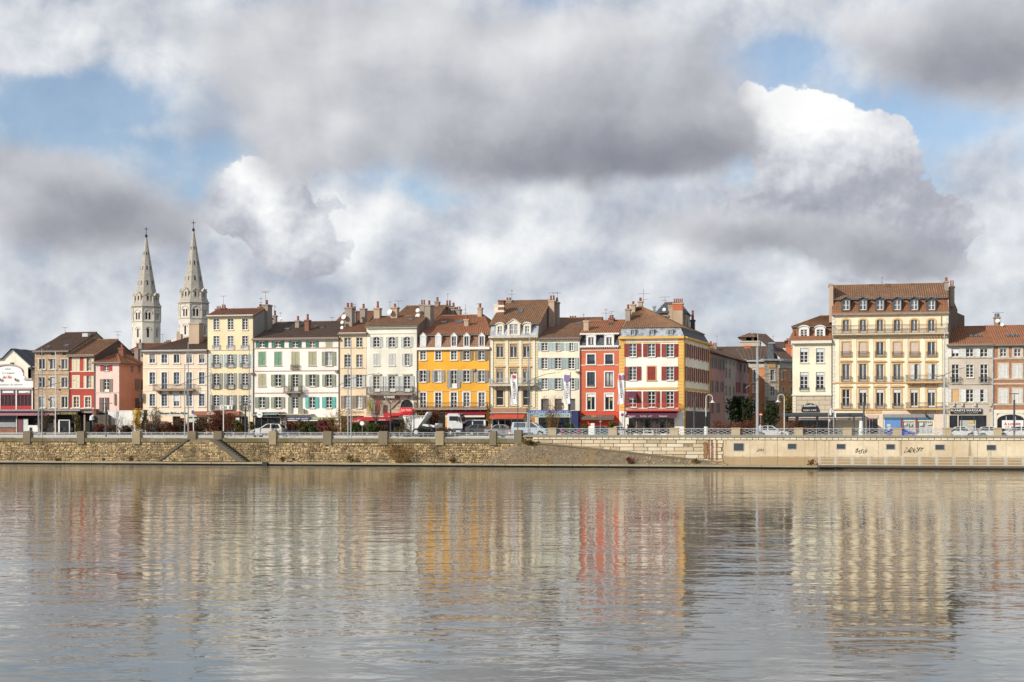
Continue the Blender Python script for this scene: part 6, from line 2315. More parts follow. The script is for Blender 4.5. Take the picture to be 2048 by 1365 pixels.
# shaded right flank
FR = Fac(p1[0], p1[1], radians(52))
s1 = FR.s(1586)
hs = []
for px, y0, y1 in ((1566, 741, 760), (1566, 775, 795), (1582, 742, 762), (1582, 775, 796)):
    h.win(px, y0, y1, 4.5, F=FR, holes=hs, nh=1, pane='g_dark', sur='stone_trim', surw=0.15)
m = M(); wall_cells(m, 0, s1, ZB - .4, FR.z(1570, 724), hs); h.loc(m, 'side_wall', h.wall_mat, FR)
m = M(); m.box(-0.2, s1, -0.5, 0.3, FR.z(1570, 724), FR.z(1570, 720)); h.loc(m, 'cornice', C['grey_paint'], FR)
m = M(); m.box(0, s1, -0.1, 0.02, FR.z(1570, 737), FR.z(1570, 724.2)); h.loc(m, 'frieze', C['stone_trim'], FR)
# roof: slate dome over the bay, dark slopes either side
zc = Z(1545, 719, vc); zt = Z(1545, 687, vc)
def ring(cx, cy, r, z, n=8):
    return [Vector((cx + r * cos(2 * pi * i / n + pi / 8), cy + r * sin(2 * pi * i / n + pi / 8), z)) for i in range(n)]
cxx, cyy = U(1543.5, vc + 1.5), vc + 1.5
k = MPP(1543, vc)
prev = None
m = M()
for f, r in ((0, 13.5), (0.35, 11.0), (0.7, 8.8), (0.93, 7.6), (1.0, 6.5)):
    rr = ring(cxx, cyy, r * k, zc + (zt - zc) * f)
    if prev:
        for i in range(8):
            j = (i + 1) % 8
            m.face([prev[i], prev[j], rr[j], rr[i]])
    prev = rr
m.face(prev)
part('slate_dome', m, h.root, C['slate'])
m = M()
m.box(cxx - 0.5, cxx + 0.5, cyy - 0.5, cyy + 0.5, zt, zt + 0.2)
part('dome_cap', m, h.root, C['zinc'])
m = M()
h.slope(m, (U(1490, vc) - .3, vc - .5, h.ze + 0.3), (U(1531, vc), vc - .5, h.ze + .3), (U(1540, vc + 7), vc + 7, Z(1520, 697, vc + 7)), (U(1470, vc + 7), vc + 7, Z(1520, 697, vc + 7)), 0.5)
e = FR.xyz(0, 0.5, FR.z(1570, 720)); f_ = FR.xyz(s1, 0.5, FR.z(1570, 720)); bk = Vector((-4.5, 3.6, 4.2))
h.slope(m, e, f_, f_ + bk, e + bk, 0.6)
part('roof', m, h.root, C['t_dark'])
h.antenna(1536, 673, 690, 6, ((0.1, 2), (0.5, 2))); h.antenna(1546, 671, 688, 6, ((0.1, 2),)); h.antenna(1531, 680, 697, 8, ((0.1, 3),))
hb = House('rear_house', 'white gabled house peeping over the roofs beside the slate dome in the gap', 1549, 1574, 703, P_('rear_white', (0.72, 0.70, 0.66), 0.1), v=95, depth=10, group=None)
hb.roof(5, 686, C['t_dark'], 1548, None); hb.chimney(1572, 1582, 690, 716, -16, 1.4, 'ch_orange', 2, poth=1.0); hb.chimney(1560, 1571, 697, 710, -8, 1.4, 'cream_trim', 0); hb.chimney(1583, 1588, 695, 716, -16, 1.2, 'ch_orange', 1)
hb.finish()

# ---- cream house with arched dormers and the pizza cinema sign
h = House('cream_dormer_house', 'pale cream house with flared brown mansard and two white arched dormers', 1585, 1663.4, 685, P_('wall_pale_cream', (0.82, 0.77, 0.60), 0.26), v=18, depth=14)
cols = [1608, 1640]
h.row(cols, 697, 726, 15.5, nh=3, sur='cream_trim', surw=0.08, blind=(0.26, 'blind_white')); h.row(cols, 744.5, 781.5, 15.5, nh=3, sur='cream_trim', surw=0.08, lower=0.1, blind=(0.18, 'blind_white'))
for c in cols:
    h.balconette(c - 9, c + 9, 775, 781.5, 'iron', 0.1)
h.strip('cornice', 1583, 1663.4, 682, 687.5, C['cream_trim'], 0.5); h.strip('string_course', 1583.5, 1663.4, 789, 792, C['cream_trim'], 0.2)
h.strip('stone_base', 1585, 1663, 792.5, 826, stonework('base_blocks', (0.66, 0.56, 0.43), (0.60, 0.49, 0.37), (0.42, 0.34, 0.25), 1.4, 0.6, amt=0.25), 0.05)
h.quoins(1585.2, 1592, 792.8, 826, 6, C['cream_trim'], 0.09)
h.mansard(652.5, 681, C['t_mans_red'], 1.3, sides=1 and 0)
m = M()
zf, zt = h.mans[0], h.mans[1]
m.face([(h.u0 - 1.0, 17.6, zf - 0.05), (h.u0 + 0.25, 18.02, zf + 0.55), (h.u0 + 0.25, 19.3, zt), (h.u0 + 0.1, 24, zt), (h.u0 - 1.0, 26, zf - 0.05)])
m.face([(h.u0 - 1.0, 17.6, zf - 0.05), (h.u1, 17.6, zf - 0.05), (h.u1, 18.05, zf + 0.55), (h.u0 + 0.25, 18.02, zf + 0.55)], uv=[(0, 0), (8, 0), (8, .7), (0, .7)])
part('roof_flare', m, h.root, C['t_mans_red'])
for c in cols:
    h.dormer(c, 659.5, 677.5, 13.2, C['white_paint'], 'arch', nh=3, front=0.02, hoodh=0.38, trim=0.22, roofm='white_paint', over=0.1)
h.roof(7, 633.5, C['t_brown'], 1640, 1690, vf=19.3)
h.win(1621, 805, 815.5, 18, arch=2, nv=1, nh=0, pane='g_dark', frame='cream_trim', sill=None, sur='cream_trim', surw=0.12)
m = M(); k = MPP(1620, 18)
pts = [(-17 * k, 0), (17 * k, 0), (17 * k, 4 * k), (15 * k, 9 * k)] + [(15 * k * cos(t), 9 * k + 7.5 * k * sin(t)) for t in [pi * i / 8 for i in range(1, 8)]] + [(-15 * k, 9 * k), (-17 * k, 4 * k)]
m.prism(pts, -0.1, 0.0)
bd = link('shop_sign', m.mesh('shop_sign', C['black']), h.root, h.F.xyz(h.F.s(1620), 0.14, h.F.z(1620, 823.5)))
for body, cx_, cy, w_, hh, mm, kw in (('Studiolo', 0, 811.5, 25, 5.5, 'letter_white', {'shear': .3, 'bold': .02}), ('PIZZA CINÉ', 0, 820.8, 26, 3.6, 'letter_white', {'bold': .02})):
    sub('lettering', text_mesh(body, C[mm], w_ * k, hh * k, 0.02, **kw), bd, (cx_ * k, -0.104, (823.5 - cy) * k))
h.win(1624, 833, 868, 66, nv=5, nh=0, pane='g_dark', frame='dark_grey', sill=None)
h.pipe(1663.3, 690, 868)
h.finish()
# restaurant awning that spans this house and the next
aw = thing('terrace_canopy', 'dark flat canopy with pale striped blinds over the terrace below the cinema pizza sign', 'canopy', (U(1643, 15), 15, ZB), None)
m = M(); m.box(U(1561, 14.5), U(1726, 14.5), 14.5, 17.8, Z(1643, 832, 14.5), Z(1643, 826.5, 14.5)); part('canopy_roof', m, aw, C['dark_grey'])
for a, c in ((1577, 1591), (1597, 1632), (1637, 1668), (1672, 1706), (1710, 1724)):
    for y0, y1 in ((832.6, 837), (838, 840.5)):
        m = M()
        x0, x1 = U(a, 14.4), U(c, 14.4)
        m.hexa([(x0, 14.4, Z(a, y1, 14.4)), (x1, 14.4, Z(a, y1, 14.4)), (x1, 14.9, Z(a, y0, 14.4)), (x0, 14.9, Z(a, y0, 14.4))],
               [(x0, 14.37, Z(a, y1, 14.4)), (x1, 14.37, Z(a, y1, 14.4)), (x1, 14.87, Z(a, y0, 14.4)), (x0, 14.87, Z(a, y0, 14.4))])
        part('blind', m, aw, plain('pale_canopy_cloth', (0.48, 0.42, 0.39), 0.85))
for px in (1577, 1594, 1634, 1670, 1708, 1725):
    m = M(); m.box(U(px, 14.6) - .05, U(px, 14.6) + .05, 14.55, 14.65, ground_z(40, 14.6), Z(1643, 832, 14.5)); part('post', m, aw, C['dark_grey'])

# ---- tall yellow apartment house with two-storey roof
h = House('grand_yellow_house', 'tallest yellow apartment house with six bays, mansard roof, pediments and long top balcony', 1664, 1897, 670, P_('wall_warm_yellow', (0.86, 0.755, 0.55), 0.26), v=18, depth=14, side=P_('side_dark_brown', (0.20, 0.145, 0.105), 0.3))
cols = [1692, 1726, 1760, 1794.4, 1828.6, 1863]
h.row(cols, 639.5, 666, 13.8, arch=1, nh=0, sur='ochre_trim', surw=0.2, lower=0.15, pane='g_grey')
h.row(cols, 684.5, 712.5, 15.5, nh=0, sur='ochre_trim', surw=0.18, lower=0.1, pane='g_blue', sill='ochre_trim', each={0: {'blind': (0.97, 'blind_pink')}, 1: {'blind': (0.97, 'blind_pink')}, 3: {'blind': (0.97, 'blind_pink')}, 4: {'blind': (0.97, 'blind_pink')}})
h.row(cols, 728.5, 763.5, 15.5, nh=0, sur='ochre_trim', surw=0.17, lower=0.12, pane='g_grey', hood=('seg', 0.12, 'ochre_trim'), each={4: {'pane': 'g_blue', 'sh': 's_white', 'mode': 'right', 'shw': 4}, 5: {'pane': 'g_blue', 'sh': 's_white', 'mode': 'right', 'shw': 4}})
h.row(cols, 779, 817, 15.5, nh=0, sur='ochre_trim', surw=0.17, lower=0.14, hood=('seg', 0.16, 'ochre_trim'), blind=(0.18, 'blind_white'), each={0: {'pane': 'g_dark', 'nh': 1, 'blind': None}})
for i, c in enumerate(cols):
    h.balconette(c - 10.5, c + 10.5, 703.5, 713, 'rust_iron', 0.28)
    if i < 4:
        h.balconette(c - 10.5, c + 10.5, 753, 763.8, 'rust_iron', 0.28); h.balconette(c - 10.5, c + 10.5, 807, 817.3, 'rust_iron', 0.28)
h.balcony(1811, 1884.6, 750.5, 763.8, 'rust_iron', 'ochre_trim', 0.8, 0.2, 3); h.balcony(1811, 1884.6, 805.5, 817, 'rust_iron', 'ochre_trim', 0.8, 0.2, 3)
bal = h.balcony(1664.5, 1896.5, 650, 667.6, 'rust_iron', 'stone_trim', 0.75, 0.15, 0)
h.strip('cornice', 1664, 1897, 668.6, 672.5, C['ochre_trim'], 0.55); h.strip('frieze', 1664, 1897, 672.5, 675, C['stone_trim'], 0.2)
for k_ in range(38):
    h.strip('modillion', 1665 + k_ * 6.1, 1667.6 + k_ * 6.1, 672.4, 675, C['ochre_trim'], 0.4)
h.strip('string_course', 1664, 1897, 765, 767, C['ochre_trim'], 0.15); h.strip('string_course', 1664, 1897, 818, 820.5, C['ochre_trim'], 0.15); h.strip('eave_cornice', 1663, 1898, 626, 630, C['brown_trim'], 0.4)
for a in [1675] + [(p + q_) / 2 for p, q_ in zip(cols[:-1], cols[1:])] + [1880]:
    h.strip('pilaster', a - 4, a + 4, 678, 764.5, plaster('pilaster_pale', (0.87, 0.79, 0.60), 0.08), 0.07); h.strip('pilaster', a - 4, a + 4, 768, 817.5, plaster('pilaster_pale', (0.87, 0.79, 0.60), 0.08), 0.07)
h.quoins(1664.2, 1671.5, 632, 820, 26, C['cream_trim'], 0.05, 0.25); h.quoins(1889.5, 1896.8, 632, 820, 26, C['cream_trim'], 0.05, 0.25, -1)
h.ze = Z(1780, 626, 18)
h.mansard(595.5, 626, C['t_mans_red'], 1.2)
for c in cols:
    h.dormer(c, 601, 620.5, 13.4, C['slate'], 'tri', nh=1, front=0.0, hoodh=0.32, over=0.16, trim=0.14, roofm='slate', pane='g_grey')
h.strip('zinc_band', 1664, 1897, 593, 596, C['zinc'], -1.05, back=1.3)
h.roof(4.2, 571, C['t_brown'], None, None, vf=19.2)
h.chimney(1658.5, 1666.5, 567.5, 632, 0.6, 3.5, 'ch_tan', 0); h.chimney(1889.5, 1897, 562.5, 586, 3.0, 1.2, 'ch_grey', 1, poth=0.4); h.chimney(1900.5, 1909, 573, 600, 4.4, 1.4, 'ch_tan', 3, poth=0.7)
h.antenna(1764, 554, 571, 4.2, ((0.1, 2), (0.5, 2))); h.antenna(1773, 567, 572, 4.2, ((0.1, 3),))
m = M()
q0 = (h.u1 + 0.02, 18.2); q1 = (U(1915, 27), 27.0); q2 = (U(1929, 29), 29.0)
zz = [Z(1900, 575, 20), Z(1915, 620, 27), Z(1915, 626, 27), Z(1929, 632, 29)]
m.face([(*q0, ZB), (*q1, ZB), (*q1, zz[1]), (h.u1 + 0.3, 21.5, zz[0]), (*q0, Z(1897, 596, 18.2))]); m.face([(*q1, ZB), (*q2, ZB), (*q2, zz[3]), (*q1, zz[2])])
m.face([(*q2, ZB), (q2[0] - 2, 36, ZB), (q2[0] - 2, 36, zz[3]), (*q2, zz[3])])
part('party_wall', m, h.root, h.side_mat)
# ground floor
h.strip('stone_shopfront', 1764, 1893, 823, 829, plaster('pink_stone_front', (0.68, 0.55, 0.44), 0.1), 0.06); h.strip('orange_band', 1731, 1763, 821, 828, C['ochre_trim'], 0.05)
h.strip('pink_shutter_box', 1734, 1756, 830, 837, C['blind_pink'], 0.1); h.win(1745, 838, 868, 22, nv=2, nh=1, pane='g_dark', frame='brown_trim', sill=None)
h.strip('pier_stone', 1757.5, 1766, 829, 868, plaster('pink_stone_pier', (0.70, 0.58, 0.47), 0.1), 0.1); h.strip('pier_stone', 1867.5, 1893, 829, 868, plaster('pink_stone_pier', (0.70, 0.58, 0.47), 0.1), 0.1)
h.strip('fascia', 1767, 1866.5, 828.8, 835.5, plain('grey_fascia', (0.30, 0.28, 0.27), 0.7), 0.14)
bl_ = plain('shop_blue', (0.13, 0.27, 0.56), 0.6); tl = plain('shop_teal', (0.03, 0.15, 0.27), 0.6)
h.strip('blue_door', 1769, 1801.5, 840, 868, bl_, 0.06); h.strip('roller_box', 1768, 1866, 836, 839.8, tl, 0.1)
for px in (1803, 1832): h.strip('red_post', px - 1.3, px + 1.3, 836, 868, C['s_red'], 0.16)
h.win(1818, 843, 868, 24, nv=2, nh=0, pane='g_curt', frame='s_blue', sill=None); h.win(1850, 843, 868, 31, nv=3, nh=0, pane='g_curt', frame='s_blue', sill=None)
pos_m = plain('pale_poster', (0.66, 0.64, 0.55), 0.7)
for a, c, y0, y1 in ((1774, 1781, 849, 853.5), (1775, 1782, 855, 860), (1808, 1813, 846, 851), (1816, 1823, 848, 853), (1839, 1846, 846, 852), (1855, 1864, 844, 850)):
    h.strip('poster', a, c, y0, y1, pos_m, 0.09)
for a, c, y0, y1 in ((1856, 1858, 845, 847), (1860, 1862, 844.5, 846.5), (1817, 1820, 849, 852)):
    h.strip('poster_mark', a, c, y0, y1, C['letter_black'], 0.12)
m = M(); s = h.F.s(1852)
m.cyl(h.F.xyz(s - .15, 0.2, h.F.z(1850, 827)), h.F.xyz(s + .1, 0.5, h.F.z(1850, 833.5)), 0.03, 0.16, 8); part('projector_lamp', m, h.root, C['iron'])
h.pipe(1882, 632, 652, 'ochre_trim')
h.finish()

# ---- grey stone house with white shutters
h = House('grey_stone_house', 'weathered grey stone house with white shutters above the black discount shop sign', 1897.5, 1986, 689.5, P_('wall_grey_stone', (0.58, 0.51, 0.43), 0.4, (0.26, 0.21, 0.17), var=0.14), v=18)
cols = [1910.7, 1939.5, 1968]
h.row(cols, 698, 714, 15, nh=1, sh='s_white', shw=9, pane='g_dark', each={0: {'blind': (0.55, 'cloth_white'), 'mode': 'open'}, 1: {'mode': 'open'}, 2: {}})
h.row(cols, 729.5, 755.5, 15, nh=3, sur='cream_trim', surw=0.05, pane='g_dark', each={0: {'y1': 766}, 2: {'y1': 766}})
h.row(cols, 779, 804.5, 15, nh=2, sh='s_white', shw=8, pane='g_dark', each={0: {'pane': 'g_warm', 'blind': (0.95, 'ochre_trim')}, 2: {'mode': 'left'}})
for c in (1910.7, 1968): h.balconette(c - 10.5, c + 10.5, 754.5, 767, 'iron', 0.35)
for y in (715, 767.5, 806):
    h.strip('string_course', 1897.5, 1986, y, y + 2, C['stone_trim'], 0.1)
for px in (1907, 1924, 1950, 1981): h.strip('stone_bracket', px - 2, px + 2, 806, 813, C['stone_trim'], 0.25)
h.strip('cornice', 1893, 1986, 688.5, 692.5, C['brown_trim'], 0.35)
h.sign(1900, 1964, 817.5, 828, C['black'], [('PLANETE MARQUE', 1932, 821.8, 59, 4.8, 'letter_white', {'bold': 0.03}), ('PRÊT-À-PORTER', 1919, 826.2, 21, 1.6, 'letter_white'), ('GRANDES  MARQUES', 1944.5, 826.2, 22, 1.6, 'letter_white')], 0.16)
h.win(1936, 831, 868, 74, nv=3, nh=0, pane='g_dark', frame='dark_grey', sill=None)
h.strip('display', 1920, 1952, 841, 866, plain('shop_display', (0.42, 0.43, 0.41), 0.7), -0.12, back=0.16); h.strip('poster', 1937, 1948, 842, 847, C['letter_gold'], -0.09, back=0.1); h.strip('poster', 1936, 1950, 848, 852, C['blind_pink'], -0.09, back=0.1)
h.strip('shop_post', 1915, 1917, 831, 868, C['blind_pink'], 0.02); h.strip('stone_pier', 1980, 1985.8, 818, 868, C['stone_trim'], 0.06); h.strip('wall_vent', 1978.5, 1982, 818.5, 823.5, C['brown_trim'], 0.1)
h.roof(7.5, 655.2, C['t_orange'])
h.skylight(1943, 2.8, 8, 0.9, 'g_grey'); h.skylight(1952, 2.8, 8, 0.9, 'g_grey'); h.skylight(1961, 2.8, 7, 0.9, 'g_grey')
h.chimney(1989.5, 2000.5, 634, 656, 7.6, 1.0, 'ch_grey', 3, poth=0.35, potmat='dark_grey'); h.dish(1995, 642, 4.2, 7.2); h.antenna(1996, 625, 634, 7.8, ((0.05, 11),))
h.pipe(1986, 692, 868, 'zinc')
h.finish()

# ---- brick house
h = House('brick_house', 'orange brick house with pale stone lacing and a to-let sign under its arch, right edge', 1986.4, 2082, 689, stonework('brick_wall', (0.50, 0.20, 0.095), (0.40, 0.155, 0.08), (0.56, 0.42, 0.31), 0.3, 0.105, amt=0.45), v=18)
cols = [2006.7, 2035, 2063]
h.row(cols, 698, 713.5, 13, nh=1, sur='stone_trim', surw=0.25, pane='g_blue'); h.row(cols, 729.5, 756, 16, nh=2, sh='s_white', mode='closed', sur='stone_trim', surw=0.2)
h.row(cols, 779, 806, 16, nh=2, sh='s_white', mode='closed', sur='stone_trim', surw=0.2)
for y in (716, 757.5, 766.5, 808):
    h.strip('string_course', 1986.4, 2082, y, y + 3, C['stone_trim'], 0.08)
h.strip('cornice', 1986.4, 2082, 688.5, 693, C['brown_trim'], 0.35)
h.strip('stone_front', 1986.4, 1993.4, 822, 868, C['cream_trim'], 0.06); h.strip('stone_front', 1986.4, 2082, 820, 827.5, C['cream_trim'], 0.07)
h.win(2022, 829, 868, 56, arch=1, nv=3, nh=0, pane='g_dark', frame='grey_paint', sill=None, sur='cream_trim', surw=0.35)
h.sign(2004, 2047, 841, 858, C['letter_white'], [('À LOUER', 2025, 848, 33, 6.0, 'letter_red', {'bold': 0.03}), ('74 38 38', 2026, 854.3, 30, 3.0, 'letter_red')], -0.05, 0.03)
h.roof(7.5, 653.2, C['t_orange'])
h.skylight(2017, 2.8, 8, 0.9, 'g_grey'); h.skylight(2026, 2.8, 8, 0.9, 'g_grey'); h.skylight(2035, 2.8, 7, 0.9, 'g_grey')
h.dish(2004, 650, 3.5, 7.0)
h.finish()

# ================================================================== church
vt2 = 150.0
k = MPP(387, vt2)
def church_tower(px, v, label, zscale=1.0):
    cx, cy = U(px, v), v
    zof = lambda y: Z(387, y, vt2)
    t = thing('church_tower', label, 'church tower', (cx, cy, ZB), 'twin church spires')
    a0 = radians(33.8)
    Rf = 27.4 * k                      # distance to a face
    side = 2 * Rf * tan(pi / 8)
    stone = C['church']
    def oct(r, z, off=pi / 8):
        rr = r / cos(pi / 8)
        return [Vector((rr * sin(a0 + off + 2 * pi * i / 8), -rr * cos(a0 + off + 2 * pi * i / 8), z)) for i in range(8)]
    def band(m, r0, z0, r1, z1):
        A, B = oct(r0, z0), oct(r1, z1)
        for i in range(8):
            j = (i + 1) % 8
            m.face([A[i], A[j], B[j], B[i]])
    z_base, z_s1, z_corn = -1.0, zof(638.5) - ZB, zof(607) - ZB
    for i in range(8):
        al = a0 + 2 * pi * i / 8
        hs = []
        lz0, lz1 = zof(671) - ZB, zof(652.5) - ZB
        hs.append((-0.27, 0.27, lz0, lz1, 0.27))
        bz0, bz1 = zof(634.5) - ZB, zof(620) - ZB
        for s in (-0.37, 0.37):
            hs.append((s - 0.24, s + 0.24, bz0, bz1, 0.24))
        m = M()
        wall_cells(m, -side / 2, side / 2, z_base, z_corn, hs, 0.35)
        nrm = Vector((sin(al), -cos(al), 0))
        fo = sub('wall_face', m.mesh('wall_face', stone), t, nrm * Rf)
        fo.rotation_euler = (0, 0, al)
        for a_, b_, c_, d_, ar in hs:
            pm_ = pane_mesh(q5(b_ - a_), q5(d_ - c_), C['black'], 0.0, 0.30)
            sub('louvre', pm_, fo, ((a_ + b_) / 2, 0, c_))
        for zz, w_, r_ in ((lz1 - 0.25, 0.62, 0.62), (bz1 - 0.20, 0.86, 0.90)):
            am = M()
            pts = [(r_ * cos(q_), zz + r_ * sin(q_)) for q_ in [pi * n_ / 10 for n_ in range(11)]]
            for p, q_ in zip(pts[:-1], pts[1:]):
                am.cyl((p[0], -0.04, p[1]), (q_[0], -0.04, q_[1]), 0.09, 0.09, 4)
            for sx_ in (-r_, r_):
                am.box(sx_ - 0.09, sx_ + 0.09, -0.1, 0.02, zz - 0.15, zz)
            sub('arch_moulding', am.mesh('arch_moulding', C['church_trim']), fo)
        dm = M()
        for n_ in range(7):
            x = -side / 2 + side * (n_ + 0.5) / 7
            dm.box(x - 0.08, x + 0.08, -0.14, 0.0, z_corn - 0.42, z_corn - 0.1)
        sub('corbel_table', dm.mesh('corbel_table', C['church_trim']), fo)
    m = M()
    for z0, z1, ex in ((z_s1 - 0.12, z_s1 + 0.12, 0.12), (z_corn - 0.1, z_corn + 0.2, 0.28)):
        band(m, Rf, z0, Rf + ex, z0 + 0.05); band(m, Rf + ex, z0 + 0.05, Rf + ex, z1); band(m, Rf + ex, z1, Rf, z1 + 0.1)
    o = sub('string_course', m.mesh('string_course', C['church_trim']), t)
    m = M()
    for i in range(8):
        c0 = oct(Rf + 0.02, 0)[i]
        m.cyl((c0.x, c0.y, z_s1), (c0.x, c0.y, z_corn - 0.3), 0.13, 0.13, 6)
    sub('corner_shaft', m.mesh('corner_shaft', C['church_trim']), t)
    # skirt and spire
    zs = [(Rf + 0.12, z_corn + 0.2), (Rf - 0.25, z_corn + 1.1), (21.5 * k, zof(588) - ZB), (19.6 * k, zof(579) - ZB), (12.4 * k, zof(535) - ZB), (5.4 * k, zof(490) - ZB), (1.6 * k, zof(462) - ZB), (1.2 * k, zof(459) - ZB)]
    m = M()
    for (r0, z0), (r1, z1) in zip(zs[:-1], zs[1:]):
        band(m, r0, z0, r1, z1)
    sub('spire', m.mesh('spire', C['church_spire']), t)
    m = M()
    m.cyl((0, 0, zof(463) - ZB), (0, 0, zof(460) - ZB), 0.28, 0.36, 8); m.cyl((0, 0, zof(460) - ZB), (0, 0, zof(456) - ZB), 0.36, 0.1, 8)
    m.cyl((0, 0, zof(456) - ZB), (0, 0, zof(441) - ZB), 0.06, 0.05, 6); zc_ = zof(446) - ZB; m.cyl((-0.42, -0.3, zc_), (0.42, 0.3, zc_), 0.06, 0.06, 6)
    m.cyl((0, 0, zc_ - 0.15), (0, 0, zc_ + 0.15), 0.14, 0.14, 8)
    sub('cross', m.mesh('cross', C['iron']), t)
    # gabled lucarnes around the foot of the spire, slits and zigzag bands higher up
    for i in range(8):
        al = a0 + 2 * pi * i / 8
        nrm = Vector((sin(al), -cos(al), 0))
        m = M()
        zl0, zl1 = zof(598) - ZB, zof(585) - ZB
        wall_cells(m, -0.62, 0.62, zl0 - 0.4, zl1, [(-0.22, 0.22, zl0, zl1 - 0.05, 0.22)], 0.25)
        m.face([(-0.62, 0, zl1), (0.62, 0, zl1), (0, 0, zl1 + 0.65)])
        for sx_ in (-1, 1):
            m.face([(sx_ * 0.62, 0, zl0 - 0.4), (sx_ * 0.62, 1.2, zl0 - 0.4), (sx_ * 0.62, 1.2, zl1), (sx_ * 0.62, 0, zl1)])
            m.hexa([(sx_ * 0.78, -0.12, zl1 - 0.12), (0, -0.12, zl1 + 0.68), (0, 1.8, zl1 + 0.68), (sx_ * 0.78, 1.6, zl1 - 0.12)], [(sx_ * 0.78, -0.12, zl1 + 0.02), (0, -0.12, zl1 + 0.84), (0, 1.8, zl1 + 0.84), (sx_ * 0.78, 1.6, zl1 + 0.02)])
        lo = sub('lucarne', m.mesh('lucarne', C['church_trim']), t, nrm * (Rf - 0.22))
        lo.rotation_euler = (0, 0, al)
        sub('louvre', pane_mesh(0.45, q5(zl1 - zl0), C['g_dark'], 0.0, 0.2), lo, (0, 0, zl0))
        for y0, y1, rr_, wv in ((562.5, 554, 16.6, 0.13), (531, 523, 11.4, 0.12), (500, 494, 6.6, 0.09)):
            z0, z1 = zof(y0) - ZB, zof(y1) - ZB
            m = M()
            lean = 0.165
            m.hexa([(-wv, 0, z0), (wv, 0, z0), (wv, (z1 - z0) * lean, z1), (-wv, (z1 - z0) * lean, z1)], [(-wv, -0.05, z0), (wv, -0.05, z0), (wv, (z1 - z0) * lean - 0.05, z1), (-wv, (z1 - z0) * lean - 0.05, z1)])
            so = sub('slit_window', m.mesh('slit_window', C['black']), t, nrm * (rr_ * k + 0.03))
            so.rotation_euler = (0, 0, al)
            zg = z1 + 0.12
            m = M()
            wd = rr_ * k * tan(pi / 8) * 0.95
            for sx_ in (-1, 1):
                m.hexa([(sx_ * wd, -0.02, zg - 0.28), (0, 0.0, zg + 0.1), (0, 0.16, zg + 0.1), (sx_ * wd, 0.14, zg - 0.28)], [(sx_ * wd, -0.02, zg - 0.13), (0, 0.0, zg + 0.27), (0, 0.16, zg + 0.27), (sx_ * wd, 0.14, zg - 0.13)])
            go = sub('gablet', m.mesh('gablet', C['church_trim']), t, nrm * (rr_ * k - 0.10))
            go.rotation_euler = (0, 0, al)
        # corner turrets
        al2 = al + pi / 8
        m = M()
        q_ = Vector((sin(al2), -cos(al2), 0)) * ((Rf + 0.0) / cos(pi / 8) - 0.35)
        m.cyl((0, 0, z_corn + 0.3), (0, 0, zof(591) - ZB), 0.30, 0.24, 6); m.cyl((0, 0, zof(591) - ZB), (0, 0, zof(587) - ZB), 0.30, 0.26, 6)
        sub('pinnacle', m.mesh('pinnacle', C['church_trim']), t, q_) if i % 2 == 0 else None
    return t

mt, N, b = new_mat('church_stone')
p = pos(N)
n1, n2 = N.noise(p, 0.35, 6, 0.65), N.noise(N.v('MULTIPLY', p, (1.5, 1.5, 0.2)), 1.0, 5, 0.6)
col = N.mix(N.step(n1, 0.3, 0.7), (0.55, 0.515, 0.455), (0.68, 0.645, 0.58))
col = N.mix(N.step(n2, 0.52, 0.75, 0, 0.5), col, (0.36, 0.32, 0.27))
N.put(b.inputs['Base Color'], col)
b.inputs['Roughness'].default_value = 0.92
bump(N, b, n1, 0.4, 0.08)
C['church'] = mt
C['church_spire'] = stonework('spire_stone', (0.54, 0.505, 0.445), (0.48, 0.445, 0.385), (0.38, 0.35, 0.30), 1.1, 0.35, amt=0.5)
C['church_trim'] = plaster('church_trim_stone', (0.58, 0.52, 0.44), 0.55, (0.28, 0.25, 0.21))
church_tower(387, vt2, 'right hand church spire, slightly taller, pale stone octagon behind the big tan chimney')
t1 = church_tower(292.5, vt2 + 7.5, 'left hand church spire of pale stone standing free above the red roof')
nv_ = thing('church_nave', 'pale church gable with a small stone cross beside the right hand spire', 'church', (U(364, 140), 140, ZB), None)
m = M(); pts = [(332, 720), (395, 720), (395, 672), (356, 671.5), (332, 690)]
m.prism([(U(x, 140), ZB if y == 720 else Z(x, y, 140)) for x, y in pts], 140, 146); part('gable', m, nv_, C['church'])
m = M(); m.box(U(352.5, 140), U(355.5, 140), 140, 140.5, Z(354, 672, 140), Z(354, 663, 140)); m.box(U(351, 140), U(357, 140), 140.05, 140.45, Z(354, 667.5, 140), Z(354, 665.5, 140)); part('cross', m, nv_, C['church_trim'])
m = M(); m.box(U(356.8, 139), U(365.8, 139), 138, 139, ZB, Z(361, 669, 139)); part('chimney', m, nv_, C['ch_tan'])
# red roofs between the pink house and the church
for px0, px1, ev, rd, ry, v_, lab in ((252, 330, 704, 7, 688.5, 70, 'rear house with plain red tile roof in front of the left church spire'), (322, 352, 700, 5, 686, 60, 'small rear house with dark brown roof between the two church spires')):
    hb = House('rear_house', lab, px0, px1, ev, P_('rear_wall_d', (0.5, 0.4, 0.33), 0.3), v=v_, group=None)
    hb.roof(rd, ry, C['t_red'] if px0 < 300 else C['t_dark'])
    if px0 > 300:
        hb.chimney(329, 339, 683.5, 692, 2, 1.2, 'ch_brick', 3, poth=0.2)
    else:
        hb.chimney(273, 283, 686, 704, -18, 0.9, 'ch_grey', 1, poth=0.5); hb.antenna(325, 668, 690, 4, ((0.05, 4),))
    hb.finish()

